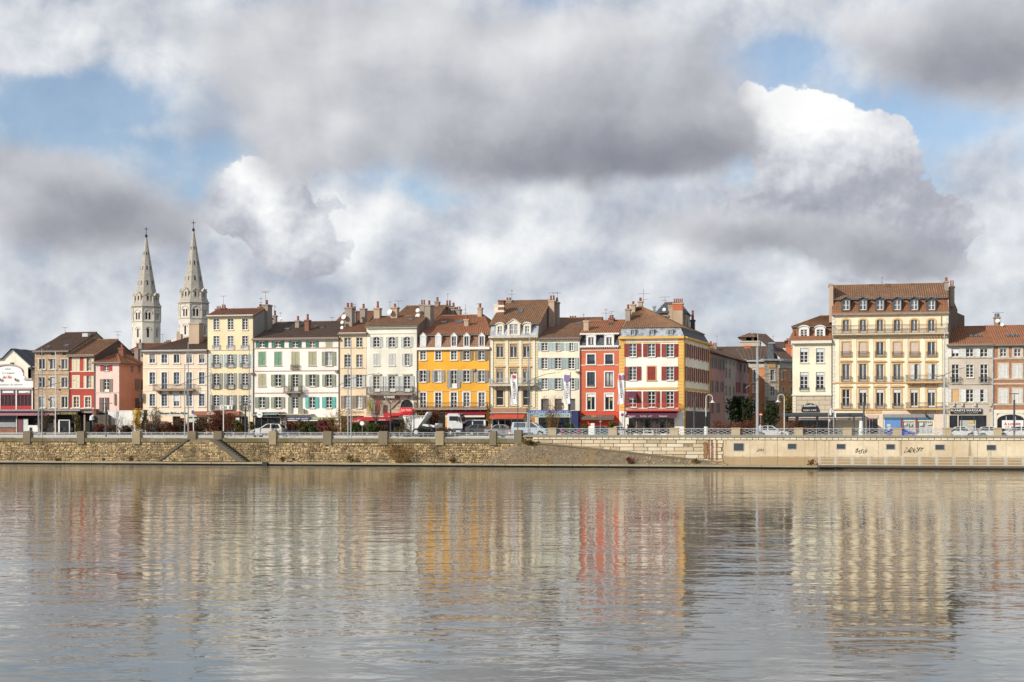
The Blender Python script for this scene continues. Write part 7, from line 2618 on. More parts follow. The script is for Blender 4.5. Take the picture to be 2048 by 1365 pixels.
# ================================================================== railings on the quay
def bars_railing(a, c, label, zt_py=865.0):
    v = 0.12
    x0, x1 = U(a, v), U(c, v)
    pm = (a + c) / 2
    zt = Z(pm, zt_py, v)
    r = thing('quay_railing', label, 'railing', ((x0 + x1) / 2, v, ZL), 'bar railings on the old quay wall')
    m = M(); m.box(x0, x1, v - .03, v + .03, zt - 0.05, zt); part('top_rail', m, r, C['rail_grey'])
    m = M(); m.box(x0, x1, v - .02, v + .02, zt - 0.23, zt - 0.19); part('mid_rail', m, r, C['rail_grey'])
    m = M(); m.box(x0, x1, v - .02, v + .02, ZL + 0.08, ZL + 0.12); part('bottom_rail', m, r, C['rail_grey'])
    n = max(1, round((x1 - x0) / 1.55))
    for k in range(n + 1):
        x = x0 + 0.04 + (x1 - x0 - 0.08) * k / n
        m = M(); m.box(x - .025, x + .025, v - .034, v + .034, ZL - 0.02, zt - 0.052); part('post', m, r, C['rail_grey'])
    m = M()
    nb = int((x1 - x0) / 0.145)
    for k in range(1, nb):
        x = x0 + (x1 - x0) * k / nb
        m.box(x - .009, x + .009, v - .009, v + .009, ZL + 0.121, zt - 0.231)
    tag(part('bar', m, r, C['rail_grey']), kind='stuff')


def lattice_railing(a, c, label):
    v = 0.15
    x0, x1 = U(a, v), U(c, v)
    pm = (a + c) / 2
    zt = Z(pm, 857.0, v)
    z0 = ZR + 0.09
    r = thing('quay_railing', label, 'railing', ((x0 + x1) / 2, v, ZR), 'lattice railings on the new quay wall')
    m = M(); m.box(x0, x1, v - .03, v + .03, zt - 0.05, zt); part('top_rail', m, r, C['rail_grey'])
    m = M(); m.box(x0, x1, v - .025, v + .025, z0 - 0.03, z0 + 0.01); part('bottom_rail', m, r, C['rail_grey'])
    n = max(1, round((x1 - x0) / 1.42))
    dx = (x1 - x0 - 0.1) / n
    for k in range(n + 1):
        x = x0 + 0.05 + dx * k
        m = M(); m.box(x - .022, x + .022, v - .034, v + .034, ZR - 0.02, zt - 0.052); part('post', m, r, C['rail_grey'])
        if k < n:
            m = M()
            za, zb_ = z0 + 0.012, zt - 0.054
            for xa, xb, q0, q1 in ((0, 1, za, zb_), (0, 1, zb_, za), (0, .5, (za + zb_) / 2, zb_), (.5, 1, zb_, (za + zb_) / 2), (0, .5, (za + zb_) / 2, za), (.5, 1, za, (za + zb_) / 2)):
                p = Vector((x + .025 + (dx - .05) * xa, v, q0)); q_ = Vector((x + .025 + (dx - .05) * xb, v, q1))
                m.cyl(p, q_, 0.019, 0.019, 4)
            part('lattice_panel', m, r, C['rail_grey'])


marks = ['left edge, below the mauve awning', 'below the stone and red houses', 'below the pink house and white garden wall', 'below the bank lettering', 'between the two stair piers', 'below the tall yellow house',
         'below the black and blue shop signs', 'below the narrow cream house', 'below the red pizza sign', 'below the white truck cab', 'short one just left of the taller end pier']
ends = [(LP[i][1], LP[i + 1][0]) for i in range(len(LP) - 1)]
for (a, c), mk in zip(ends, marks):
    bars_railing(a, c, 'grey bar railing ' + mk if 'short' not in mk else 'short grey bar railing just left of the tall end pier of the old wall', 865 if a < 960 else 864)
marks = ['below the first banner, beside the end pier', 'below the second banner and red house', 'below the corner house', 'before the vintage lamp at the street gap', 'before the street gap and no entry sign', 'below the pizza cinema sign',
         'below the dark canopy end', 'before the small blue car', 'before the white car and discount shop', 'before the to-let arch, right edge']
ends = [(1046, 1097)] + [(RP[i][1], RP[i + 1][0]) for i in range(len(RP) - 1)]
for (a, c), mk in zip(ends, marks):
    lattice_railing(a, c, 'grey lattice railing ' + mk)

# wooden/steel fence sections and small boxes by the end pier
m = M()
v = 1.2
x0, x1 = U(991, v), U(1027, v)
for k in range(15):
    x = x0 + (x1 - x0) * k / 14
    m.box(x - .012, x + .012, v - .012, v + .012, ZL, ZL + 1.0)
for z in (0.1, 0.5, 0.95):
    m.box(x0, x1, v - .02, v + .02, ZL + z, ZL + z + .04)
solo('mesh_fence', m, C['galv'], 'low steel mesh fence behind the railing left of the tall end pier', 'fence')
m = M(); m.box(U(1047, 0.9), U(1064, 0.9), 0.9, 1.5, ZR - .05, Z(1055, 867, 0.9)); m.box(U(1046.5, .9), U(1064.5, .9), .85, 1.55, Z(1055, 867, 0.9) + .001, Z(1055, 866, .9))
solo('utility_box', m, plain('dark_green_box', (0.03, 0.055, 0.04), 0.6), 'dark green box behind the lattice railing beside the end pier', 'box')


# ================================================================== lamps, poles, flags, signs
def arc_lamp(label, px, py_top, px2, py_top2, arm, v=3.0, foot=None):
    """slim twin masts; arm = list of photo points of the curved boom"""
    g = ground_z(U(px, v), v)
    t = thing('street_lamp', label, 'street lamp', (U(px, v), v, g), 'tall twin mast street lamps with curved boom')
    for q_, y in ((px, py_top), (px2, py_top2)):
        m = M(); x = U(q_, v); m.cyl((x, v, g), (x, v, Z(q_, y, v)), 0.085, 0.05, 8); part('mast', m, t, C['galv'])
    m = M(); x = (U(px, v) + U(px2, v)) / 2; m.box(x - .3, x + .3, v - .15, v + .15, g, g + 0.08); part('foot_plate', m, t, C['galv'])
    m = M()
    pts = [Vector((U(a, v), v - 0.15, Z(a, b, v))) for a, b in arm]
    m.tube(pts, 0.032, 6); part('boom', m, t, C['dark_grey'])
    for e, f in ((pts[0], pts[1]), (pts[-1], pts[-2])):
        d = (e - f).normalized()
        m = M(); m.hexa([e + Vector((-.05, -.1, -.05)), e + Vector((.05, -.1, -.05)), e + Vector((.05, .1, -.05)), e + Vector((-.05, .1, -.05))], [e + d * .6 + Vector((0, -.12, -.04)), e + d * .6 + Vector((0, -.12, .02)), e + d * .6 + Vector((0, .12, .02)), e + d * .6 + Vector((0, .12, -.04))])
        part('lamp_head', m, t, C['s_grey'])
    for z in (0.62, 0.75):
        m = M(); zz = g + (Z(px, py_top, v) - g) * z; m.box(min(U(px, v), U(px2, v)), max(U(px, v), U(px2, v)), v - .03, v + .03, zz, zz + .06); part('spacer', m, t, C['galv'])
    return t


arc_lamp('street lamp with curved boom before the stone house, far left', 84, 698, 77, 745, [(62, 783), (75, 779), (92, 774), (115, 767), (142, 762)])
arc_lamp('street lamp with curved boom before the peach bank house', 376.5, 685, 369.5, 728, [(352, 774), (366, 768), (378, 763), (400, 757), (428, 751)])
arc_lamp('street lamp with curved boom before the narrow cream house', 702, 680, 696, 706, [(679, 771), (690, 765), (703, 758), (722, 753), (750, 748)])
arc_lamp('street lamp with curved boom between first and second banner', 1059.5, 677, 1056.3, 703, [(1050, 768), (1060, 762), (1075, 755), (1092, 749), (1111, 746)])
arc_lamp('street lamp with curved boom standing in the street gap', 1515.8, 668, 1513.3, 695, [(1499, 770), (1506, 764), (1515, 758), (1535, 749), (1562, 743)])
arc_lamp('street lamp with curved boom before the grey stone house', 1889.3, 658, 1888, 690, [(1864, 750), (1874, 754), (1889, 751), (1905, 742), (1928, 736)])


def pole(name, label, cat, px, y0, v, r=0.05, mat='galv', group=None, boxes=()):
    g = ground_z(U(px, v), v)
    t = thing(name, label, cat, (U(px, v), v, g), group)
    m = M(); m.cyl((U(px, v), v, g), (U(px, v), v, Z(px, y0, v)), r, r * 0.8, 8); part('pole', m, t, C[mat])
    for nm, a, c, y0_, y1_, mt_ in boxes:
        m = M(); m.box(U(a, v), U(c, v), v - .22, v - .06, Z(px, y1_, v), Z(px, y0_, v)); part(nm, m, t, C[mt_])
    return t


pole('flag_pole', 'bare white flag pole before the middle window of the stone house', 'pole', 111, 704, 4, 0.06, 'white_paint')
pole('flag_pole', 'white pole with small blue sign before the bank', 'pole', 387, 793, 2.5, 0.06, 'white_paint', None, [('blue_sign', 384.5, 387.6, 821, 828, 'blue_awn')])
pole('flag_pole', 'tall white pole standing at the quay edge before the tall yellow house', 'pole', 447, 790, 0.9, 0.07, 'white_paint')
pole('sign_pole', 'grey pole with traffic boxes before the black shop sign', 'pole', 498.5, 700, 6, 0.06, 'galv', None, [('signal_box', 496, 500, 826, 834, 's_light'), ('signal_box', 503, 505, 826, 834, 's_light'), ('wall_lamp', 493, 499, 725, 728, 'galv')])
pole('sign_pole', 'thin grey sign post before the yellow forsythia and white garden wall', 'pole', 233.5, 817, 8, 0.035, 'galv', None, [('sign_plate', 234, 238, 824, 834, 's_grey')])
pole('banner_post', 'slim post before the coral house doorway', 'pole', 1200.8, 822, 5, 0.04, 'galv', None, [('sign_plate', 1198, 1203, 842, 845, 's_grey')])


def tee_lamp(label, px, py_bar, py_top, w, v=4.0):
    g = ground_z(U(px, v), v)
    t = thing('street_lamp', label, 'street lamp', (U(px, v), v, g), 'dark tee shaped street lamps')
    k = MPP(px, v)
    m = M(); x = U(px, v); m.cyl((x, v, g), (x, v, Z(px, py_top, v)), 0.11, 0.10, 8); m.cyl((x, v, Z(px, py_top, v)), (x, v, Z(px, py_bar, v)), 0.04, 0.04, 6); part('mast', m, t, C['dark_grey'])
    m = M(); m.box(x - w * k / 2, x + w * k / 2, v - .15, v + .15, Z(px, py_bar, v) - .04, Z(px, py_bar, v) + .04); part('lamp_head', m, t, C['dark_grey'])


tee_lamp('dark tee lamp before the pink house door', 212, 807, 815, 24)
tee_lamp('dark tee lamp before the tall yellow house', 491, 805.5, 815, 24)
tee_lamp('dark tee lamp in the shade beside the corner house', 1388.5, 797, 806, 17)
tee_lamp('dark tee lamp beside the canopy of the pizza cinema', 1727.7, 792, 804, 14)
tee_lamp('dark tee lamp before the to-let arch at the right edge', 2028.5, 788, 800, 18)
# winged lamp before the pizza sign
px, v = 781, 5.0
g = ground_z(U(px, v), v)
t = thing('street_lamp', 'dark lamp with two raised wing reflectors before the red pizza sign', 'street lamp', (U(px, v), v, g))
m = M(); m.cyl((U(px, v), v, g), (U(px, v), v, Z(px, 816, v)), 0.09, 0.08, 8); part('mast', m, t, C['dark_grey'])
for a, y, b_, yb in ((773, 799, 783, 815), (801, 801, 784, 815)):
    m = M()
    p, q_ = Vector((U(a, v), v, Z(a, y, v))), Vector((U(b_, v), v, Z(b_, yb, v)))
    m.hexa([p + Vector((0, -.5, 0)), q_ + Vector((0, -.5, -.25)), q_ + Vector((0, .5, -.25)), p + Vector((0, .5, 0))], [p + Vector((0, -.5, .06)), q_ + Vector((0, -.5, .35)), q_ + Vector((0, .5, .35)), p + Vector((0, .5, .06))])
    part('wing', m, t, C['brown_trim'])


def vintage_lamp(label, px, y_top, hx, hy, side, v=3.5, base=False):
    g = ground_z(U(px, v), v)
    t = thing('street_lamp', label, 'street lamp', (U(px, v), v, g), 'vintage swan neck street lamps')
    x, k = U(px, v), MPP(px, v)
    r = abs(U(hx, v) - x) / 2
    zt = Z(px, y_top, v) - r
    m = M()
    m.cyl((x, v, g), (x, v, zt), 0.07, 0.05, 8)
    cx_ = x + side * r
    pts = [Vector((cx_ - side * r * cos(a), v, zt + r * sin(a))) for a in [pi * i / 10 for i in range(11)]] + [Vector((x + side * 2 * r, v, Z(hx, hy - 4, v)))]
    m.tube(pts, 0.045, 6)
    part('mast', m, t, C['s_light'])
    m = M(); hz = Z(hx, hy, v)
    m.cyl((x + side * 2 * r, v, hz + 0.22), (x + side * 2 * r, v, hz + 0.05), 0.10, 0.16, 10); m.cyl((x + side * 2 * r, v, hz + 0.05), (x + side * 2 * r, v, hz - 0.04), 0.18, 0.36, 12); part('lamp_shade', m, t, C['s_white'])
    if base:
        m = M(); m.cyl((x, v, g), (x, v, g + 1.15), 0.24, 0.22, 10); part('base_wrap', m, t, C['white_paint'])
        m = M(); m.cyl((x, v, g + 1.16), (x, v, g + 2.3), 0.13, 0.11, 8); part('base_column', m, t, C['black'])


vintage_lamp('swan neck lamp with white wrapped base beside the corner house', 1412, 790, 1425, 805, 1, base=True)
vintage_lamp('swan neck lamp turned left, beside the pizza cinema canopy', 1568.6, 789, 1556, 804, -1, v=5)


def banner(label, px, y_top, bx0, bx1, by0, by1, emblem):
    v = 1.6
    g = ground_z(U(px, v), v)
    k = MPP(px, v)
    t = thing('banner_flag', label, 'banner', (U(px, v), v, g), 'white town banners on slim poles')
    m = M(); m.cyl((U(px, v), v, g), (U(px, v), v, Z(px, y_top, v)), 0.05, 0.04, 8); part('pole', m, t, C['dark_grey'])
    # cloth: a slightly billowing sheet with thickness
    x0, x1, z0, z1 = U(bx0, v), U(bx1, v), Z(px, by1, v), Z(px, by0, v)
    m = M()
    n, q_ = 6, 14
    f = lambda i, j: (x0 + (x1 - x0) * i / n + 0.04 * sin(j * .7 + bx0), v + 0.06 * sin(i * 1.3 + j * 0.55 + bx0), z0 + (z1 - z0) * j / q_ - 0.10 * (1 - i / n) * (1 if j == 0 else 0.3))
    for i in range(n):
        for j in range(q_):
            a, b_, c_, d_ = f(i, j), f(i + 1, j), f(i + 1, j + 1), f(i, j + 1)
            m.face([a, b_, c_, d_]); m.face([(p[0], p[1] + .015, p[2]) for p in (a, b_, c_, d_)])
    part('cloth', m, t, C['cloth_white'], True)
    me = text_mesh('MÂCON', C['letter_black'], (by1 - by0) * 0.54 * k, (x1 - x0) * 0.44, 0.01, mirror=True)
    o = link('lettering', me, t, ((x0 + x1) / 2, v - 0.09, z0 + (z1 - z0) * 0.46))
    o.rotation_euler = (0, pi / 2, 0)
    m = M()
    xe, ze = (x0 + x1) / 2, z1 - (z1 - z0) * 0.10
    if emblem == 'shield':
        s = 0.19
        m.prism([(xe - s, ze + s), (xe - s, ze - s * .3), (xe, ze - s * 1.25), (xe + s, ze - s * .3), (xe + s, ze + s)], v - 0.10, v - 0.085)
        part('emblem', m, t, C['letter_red'])
    elif emblem == 'square':
        m.box(x0 + .05, x1 - .05, v - .10, v - .085, z1 - 0.85, z1 - 0.15)
        part('emblem', m, t, plain('banner_violet', (0.24, 0.17, 0.38), 0.8))
    else:
        m.box(x0 + .1, x0 + .34, v - .10, v - .085, z1 - 0.75, z1 - 0.2); part('emblem', m, t, C['letter_red'])
        m = M(); m.box(x0 + .48, x0 + .72, v - .10, v - .085, z1 - 0.75, z1 - 0.2); part('emblem', m, t, plain('banner_violet', (0.24, 0.17, 0.38), 0.8))


banner('white town banner with red shield before the ornate cream house', 1035.6, 745, 1021.5, 1035, 748, 809, 'shield')
banner('white town banner with violet square before the blue awning house', 1141, 745, 1127.3, 1140.4, 748, 807.5, 'square')
banner('white town banner with red and violet patches at the corner house', 1249.6, 745, 1236, 1249, 747, 808, 'two')

# traffic lights by the canopy
t = pole('traffic_light', 'traffic light pole with two white framed signals before the canopy', 'traffic light', 1657, 817, 4.5, 0.05, 'galv', None, [('signal', 1659, 1662.5, 820, 831, 'white_paint'), ('signal', 1657.5, 1660, 839, 844, 's_light')])
t = pole('traffic_light', 'second traffic light pole with angled arm before the canopy', 'traffic light', 1667.6, 824, 4.5, 0.05, 'galv', None, [('signal', 1669, 1672, 824, 836, 'white_paint'), ('signal_arm', 1661, 1669, 817.5, 819.5, 'white_paint'), ('signal', 1664, 1667, 818, 826, 's_light')])


def round_sign(label, px, py, rpx, v, kind):
    t = pole('traffic_sign', label, 'traffic sign', px, py - rpx, v, 0.03)
    k = MPP(px, v)
    x, z = U(px, v), Z(px, py, v)
    m = M(); m.disc((x, v - .07, z), rpx * k, 18, 'y', .02); part('disc', m, t, C['letter_red'])
    if kind == 'entry':
        m = M(); m.box(x - rpx * k * .7, x + rpx * k * .7, v - .10, v - .082, z - rpx * k * .18, z + rpx * k * .18); part('bar', m, t, C['letter_white'])
    elif kind == 'park':
        m = M(); m.disc((x, v - .085, z), rpx * k * .76, 18, 'y', .01); part('field', m, t, plain('sign_blue', (0.04, 0.07, 0.35), 0.5))
        m = M(); m.cyl((x - rpx * k * .5, v - .1, z + rpx * k * .5), (x + rpx * k * .5, v - .1, z - rpx * k * .5), 0.03, 0.03, 4); part('bar', m, t, C['letter_red'])
    else:
        m = M(); m.disc((x, v - .085, z), rpx * k * .7, 18, 'y', .01); part('field', m, t, C['letter_white'])
    return t


round_sign('no entry sign beside the tall lamp masts in the street gap', 1521.6, 829.5, 3.4, 9, 'entry')
round_sign('small no parking sign right of the canopy', 1739, 839.5, 2.6, 6, 'park')
round_sign('no parking sign before the orange red awning', 985.5, 831, 2.6, 15, 'park')
round_sign('no parking sign beside the third banner', 1245, 830, 3.2, 7, 'park')
round_sign('low red ringed sign on the mesh fence beside the end pier', 1019.3, 866.5, 2.8, 1.0, 'limit')
m = M(); m.disc((0, 0, 0), 0.27, 16, 'y', 0.03)
t = pole('traffic_sign', 'round white sign back above the green hedge, left of the winged lamp', 'traffic sign', 724.5, 846, 6, 0.03)
link('disc', m.mesh('disc', C['white_paint']), t, (U(724.5, 6), 5.9, Z(724.5, 847, 6)))

# white information column, bench, pots
v = 2.4
x, g = U(1185.5, v), ground_z(U(1185.5, v), v)
t = thing('information_column', 'white stacked column with smaller stub behind the railing before the coral house', 'column', (x, v, g))
m = M(); m.box(x - .22, x + .22, v - .2, v + .2, g, Z(1185, 847, v)); part('shaft', m, t, C['white_paint'])
m = M(); m.box(x - .48, x - .23, v - .15, v + .15, g, Z(1185, 853, v)); part('stub', m, t, C['white_paint'])
for z in (0.35, 0.75, 1.1):
    m = M(); m.box(x - .225, x + .225, v - .205, v + .205, g + z, g + z + .02); part('joint', m, t, C['s_grey'])
v = 1.8
t = thing('bench', 'low white bench behind the railing before the corner house', 'bench', (U(1297, v), v, ground_z(U(1297, v), v)))
g = WLOC[t.name].z
m = M(); m.box(U(1287.5, v), U(1307, v), v - .22, v + .22, g + .40, g + .47); part('seat', m, t, C['white_paint'])
for a in (1288, 1306):
    m = M(); m.box(U(a, v) - .04, U(a, v) + .04, v - .2, v + .2, g, g + .40); part('leg', m, t, C['white_paint'])
m = M(); v = 13.2; x = U(1722.5, v); m.cyl((x, v, ground_z(x, v)), (x, v, Z(1722.5, 842, v)), 0.36, 0.2, 10)
solo('parasol_closed', m, C['white_paint'], 'closed white parasol at the right end of the dark canopy', 'parasol')
m = M(); v = 6.0; x = U(1712, v); g = ground_z(x, v); m.box(x - .25, x + .25, v - .25, v + .25, g, g + .9)
solo('litter_bin', m, C['dark_grey'], 'dark square litter bin behind the railing below the canopy', 'bin')


# ================================================================== vehicles
def car(label, px, v, paint, L=4.2, W_=1.74, H=1.46, face=-1, style='hatch', rz=0.0, glassm='g_dark', lights=True, cat='car', name='parked_car'):
    """side-on car; face -1 = nose to the left"""
    u = U(px, v)
    t = thing(name, label, cat, (u, v, ground_z(u, v)), 'vehicles on the quay road', rz)
    f = face
    hl = L / 2
    X = lambda a: -f * a * hl * -1     # a = -1 rear .. +1 nose along facing
    if style == 'van':
        low = [(-1, .30), (-1, .95), (-.985, 1.05), (.62, 1.05), (.93, .92), (1.0, .62), (.99, .30)]
        top = [(-.985, 1.05), (-.95, H), (.20, H), (.66, 1.05)]
    elif style == 'wagon':
        low = [(-1, .32), (-1, .75), (-.97, .93), (.42, .92), (.90, .76), (1.0, .56), (.985, .28)]
        top = [(-.965, .93), (-.80, H - .06), (-.2, H), (.02, H - .04), (.44, .92)]
    elif style == 'sedan':
        low = [(-1, .34), (-1, .78), (-.93, .90), (.40, .90), (.88, .74), (1.0, .55), (.985, .28)]
        top = [(-.66, .90), (-.38, H - .03), (-.05, H), (.12, H - .04), (.44, .90)]
    else:
        low = [(-1, .34), (-1, .72), (-.95, .92), (.40, .93), (.87, .76), (1.0, .56), (.985, .28)]
        top = [(-.93, .92), (-.72, H - .06), (-.3, H), (.0, H - .03), (.42, .93)]
    P2 = lambda a, z: (f * a * hl, z)
    bm = bmesh.new()
    n = len(low)
    rows = []
    for y, s, dz in ((-W_ / 2, 0.965, 0.03), (-W_ / 2 + .09, 1.0, 0), (W_ / 2 - .09, 1.0, 0), (W_ / 2, 0.965, 0.03)):
        rows.append([bm.verts.new((f * a * hl * s, y, z + (dz if z < .5 else -dz))) for a, z in low])
    for A, B in zip(rows[:-1], rows[1:]):
        for i in range(n):
            j = (i + 1) % n
            bm.faces.new((A[i], A[j], B[j], B[i]))
    bm.faces.new(rows[0]); bm.faces.new(rows[-1])
    # cabin
    k = len(top)
    lo_w, hi_w = W_ / 2 - .05, W_ / 2 - .2
    zb_, zt = min(z for a, z in top), max(z for a, z in top)
    wid = lambda z: lo_w + (hi_w - lo_w) * (z - zb_) / (zt - zb_)
    Lr = [bm.verts.new((f * a * hl, -wid(z), z)) for a, z in top]
    Rr = [bm.verts.new((f * a * hl, wid(z), z)) for a, z in top]
    bm.faces.new(Lr); bm.faces.new(Rr)
    for i in range(k - 1):
        bm.faces.new((Lr[i], Lr[i + 1], Rr[i + 1], Rr[i]))
    bmesh.ops.recalc_face_normals(bm, faces=bm.faces)
    me = bpy.data.meshes.new('body')
    bm.to_mesh(me); bm.free()
    me.materials.append(paint)
    sub('body', me, t)
    # side windows, windscreen, rear window: slightly proud dark panes
    ins = lambda pts, q_: [((p[0] - cx_) * q_ + cx_, (p[1] - cz_) * q_ + cz_) for p in pts]
    cx_, cz_ = sum(a for a, z in top) / k, (zb_ + zt) / 2
    outl = ins(top, 0.84)
    half = [[p for p in outl]]
    a_min, a_max = min(p[0] for p in outl), max(p[0] for p in outl)
    for sgn in (-1, 1):
        for s0, s1 in ((a_min, (a_min + a_max) / 2 - .03), ((a_min + a_max) / 2 + .03, a_max)):
            def clip(poly, lim, keep_less):
                out = []
                for p, q_ in zip(poly, poly[1:] + poly[:1]):
                    pi_, qi = (p[0] <= lim) == keep_less or p[0] == lim, (q_[0] <= lim) == keep_less or q_[0] == lim
                    if pi_: out.append(p)
                    if pi_ != qi:
                        g_ = (lim - p[0]) / (q_[0] - p[0]); out.append((lim, p[1] + g_ * (q_[1] - p[1])))
                return out
            poly = clip(clip(outl, s0, False), s1, True)
            if len(poly) >= 3:
                m = M(); m.face([(f * a * hl, sgn * (wid(z) + .012), z) for a, z in poly]); sub('side_window', m.mesh('side_window', C[glassm]), t)
    for nm, i0, i1 in (('windscreen', k - 2, k - 1), ('rear_window', 1, 0)):
        p, q_ = top[i0], top[i1]
        d = 0.012 * (1 if nm == 'windscreen' else -1)
        m = M()
        pts = []
        for g_, sg in ((.12, -1), (.88, -1), (.88, 1), (.12, 1)):
            a, z = p[0] + (q_[0] - p[0]) * g_, p[1] + (q_[1] - p[1]) * g_
            pts.append((f * a * hl + f * d * 2, sg * (wid(z) - .08), z + .008))
        m.face(pts); sub(nm, m.mesh(nm, C[glassm]), t)
    for ax in (-.62, .63):
        for sg in (-1, 1):
            m = M(); m.cyl((0, -.1, 0), (0, .1, 0), .31, .31, 16)
            wl_ = sub('wheel', m.mesh('tyre', C['black']), t, (f * ax * hl, sg * (W_ / 2 - .085), .31))
            m = M(); m.cyl((0, -.112, 0), (0, .112, 0), .19, .19, 12); sub('rim', m.mesh('rim', C['galv']), wl_)
            m = M(); m.prism([(.40 * cos(q_), .40 * sin(q_)) for q_ in [pi * i / 10 for i in range(11)]], -.012, .012)
            sub('wheel_arch', m.mesh('wheel_arch', C['black']), t, (f * ax * hl, sg * (W_ / 2 + .002), .33))
    for sg in (-1, 1):
        m = M(); m.box(f * hl * .945 - .06, f * hl * .945 + .06, sg * (W_ / 2 - .30) - .16, sg * (W_ / 2 - .30) + .16, .60, .73); sub('headlight', m.mesh('headlight', C['g_curt']), t)
        m = M(); m.box(-f * hl * .985 - .05, -f * hl * .985 + .05, sg * (W_ / 2 - .17) - .12, sg * (W_ / 2 - .17) + .12, .68, .90); sub('tail_light', m.mesh('tail_light', C['letter_red']), t)
        m = M(); m.box(f * hl * .36 - .08, f * hl * .36 + .05, sg * (W_ / 2 + .05) - .08, sg * (W_ / 2 + .05) + .08, .93, 1.05); sub('mirror', m.mesh('mirror', paint), t)
    m = M(); m.box(f * hl * .99 - .02, f * hl * .99 + .03, -.26, .26, .40, .51); sub('number_plate', m.mesh('number_plate', C['letter_white']), t)
    m = M(); m.box(-hl * .97, hl * .97, -W_ / 2 + .03, W_ / 2 - .03, .20, .315); sub('underside', m.mesh('underside', C['black']), t)
    return t


def paint(name, c, rough=0.3):
    mt, N, b = new_mat(name)
    b.inputs['Base Color'].default_value = (*c, 1)
    b.inputs['Roughness'].default_value = rough
    b.inputs['Coat Weight'].default_value = 0.5
    b.inputs['Coat Roughness'].default_value = 0.08
    n = N.noise(pos(N), 3.0, 4, 0.6)
    N.put(b.inputs['Base Color'], N.mix(N.step(n, .4, .7), c, tuple(x * .85 for x in c)))
    return mt


PW, PS, PD, PB, PT, PLB = paint('paint_white', (0.60, 0.60, 0.59)), paint('paint_silver', (0.52, 0.50, 0.46)), paint('paint_dark_grey', (0.06, 0.065, 0.07)), paint('paint_blue', (0.02, 0.06, 0.42)), paint('paint_teal', (0.05, 0.10, 0.11)), paint('paint_pale_blue', (0.42, 0.50, 0.57))
car('pale silver estate car facing left before the dark shop awning', 537, 9.2, PS, 4.3, 1.75, 1.55, -1, 'wagon')
car('white car with big side windows half hidden behind the truck cab', 942, 11.5, PW, 4.2, 1.8, 1.95, -1, 'van')
car('dark car under the maroon awning', 967, 10.5, PD, 4.1, 1.74, 1.42, 1, 'hatch')
car('grey saloon car before the orange red awning', 1006, 9.0, paint('paint_grey', (0.24, 0.25, 0.26)), 4.3, 1.76, 1.45, 1, 'sedan')
car('pale blue minivan before the blue awning, near the first banner', 1061, 8.6, PLB, 4.4, 1.82, 1.72, 1, 'van', glassm='g_grey')
car('dark teal car before the coral house', 1211, 9.6, PT, 4.2, 1.75, 1.45, 1, 'hatch')
car('white car just right of the coral house', 1244, 9.4, PW, 2.6, 1.6, 1.45, 1, 'hatch', rz=0.3)
car('white delivery car waiting in the street gap', 1545, 12.0, PW, 3.9, 1.75, 1.5, 1, 'wagon')
car('small deep blue car facing right before the blue shop front', 1803, 7.8, PB, 3.2, 1.6, 1.30, 1, 'hatch')
car('white saloon car before the discount clothes shop', 1915, 7.6, PW, 4.3, 1.75, 1.40, -1, 'sedan')
car('white car partly hidden by a pier below the wall vent', 1986, 8.2, PW, 3.7, 1.7, 1.40, 1, 'hatch')
car('white car before the to-let arch at the right edge', 2030, 8.0, PW, 4.3, 1.75, 1.45, -1, 'wagon')

# ---- skip lorry
v = 9.5
g = ground_z(U(860, v), v)
lor = thing('skip_lorry', 'white skip lorry facing right, carrying a tilted white skip', 'lorry', (U(870, v), v, g), 'vehicles on the quay road')
k = MPP(880, v)
X = lambda p: U(p, v)
ZZ = lambda y: Z(880, y, v)
yb = ZZ(884) * 0 + g
m = M()
prof = [(896, g + .75), (924, g + .75), (925, ZZ(853)), (923.5, ZZ(843)), (919, ZZ(829.5)), (916, ZZ(827.5)), (897, ZZ(827.5)), (894, ZZ(830)), (894, g + .75)]
m.prism([(X(p), z) for p, z in prof], v, v + 2.3); part('cab', m, lor, PW)
m = M(); m.face([(X(p), v - .012, ZZ(y)) for p, y in ((898.5, 842), (912, 842), (915.5, 845), (916, 833), (898.5, 833))]); part('side_window', m, lor, C['g_dark'])
m = M(); m.prism([(X(919.6), ZZ(831)), (X(923.6), ZZ(843.5)), (X(923.9), ZZ(843.5)), (X(919.9), ZZ(831))], v + .12, v + 2.18); part('windscreen', m, lor, C['g_dark'])
m = M(); m.box(X(905), X(924.6), v - .02, v + 2.32, g + .42, g + .95); part('bumper', m, lor, C['dark_grey'])
m = M(); m.box(X(925) - .02, X(925) + .04, v + .2, v + 2.1, g + .95, ZZ(848)); part('grille', m, lor, C['black'])
m = M(); m.box(X(917), X(919.5), v - .28, v - .03, ZZ(843), ZZ(834)); part('mirror', m, lor, C['dark_grey'])
m = M(); m.box(X(916.5), X(925), v + .0, v + 2.3, ZZ(829.8), ZZ(828.2)); part('sun_visor', m, lor, C['dark_grey'])
for sg in (v + .25, v + 2.05):
    m = M(); m.box(X(924.4), X(925.4), sg - .18, sg + .18, g + .55, g + .78); part('headlight', m, lor, C['g_curt'])
m = M(); m.box(X(912), X(921), v - .03, v + .0, g + .55, g + .68); part('number_plate', m, lor, C['letter_white'])
m = M(); m.box(X(800), X(897), v + .5, v + 1.8, g + .65, g + .95); part('chassis', m, lor, C['dark_grey'])
m = M(); m.box(X(870), X(876), v + .1, v + 2.2, g + .95, ZZ(847)); m.box(X(876), X(893), v + .2, v + 2.1, g + .95, ZZ(858)); part('fuel_tank', m, lor, C['s_light'])
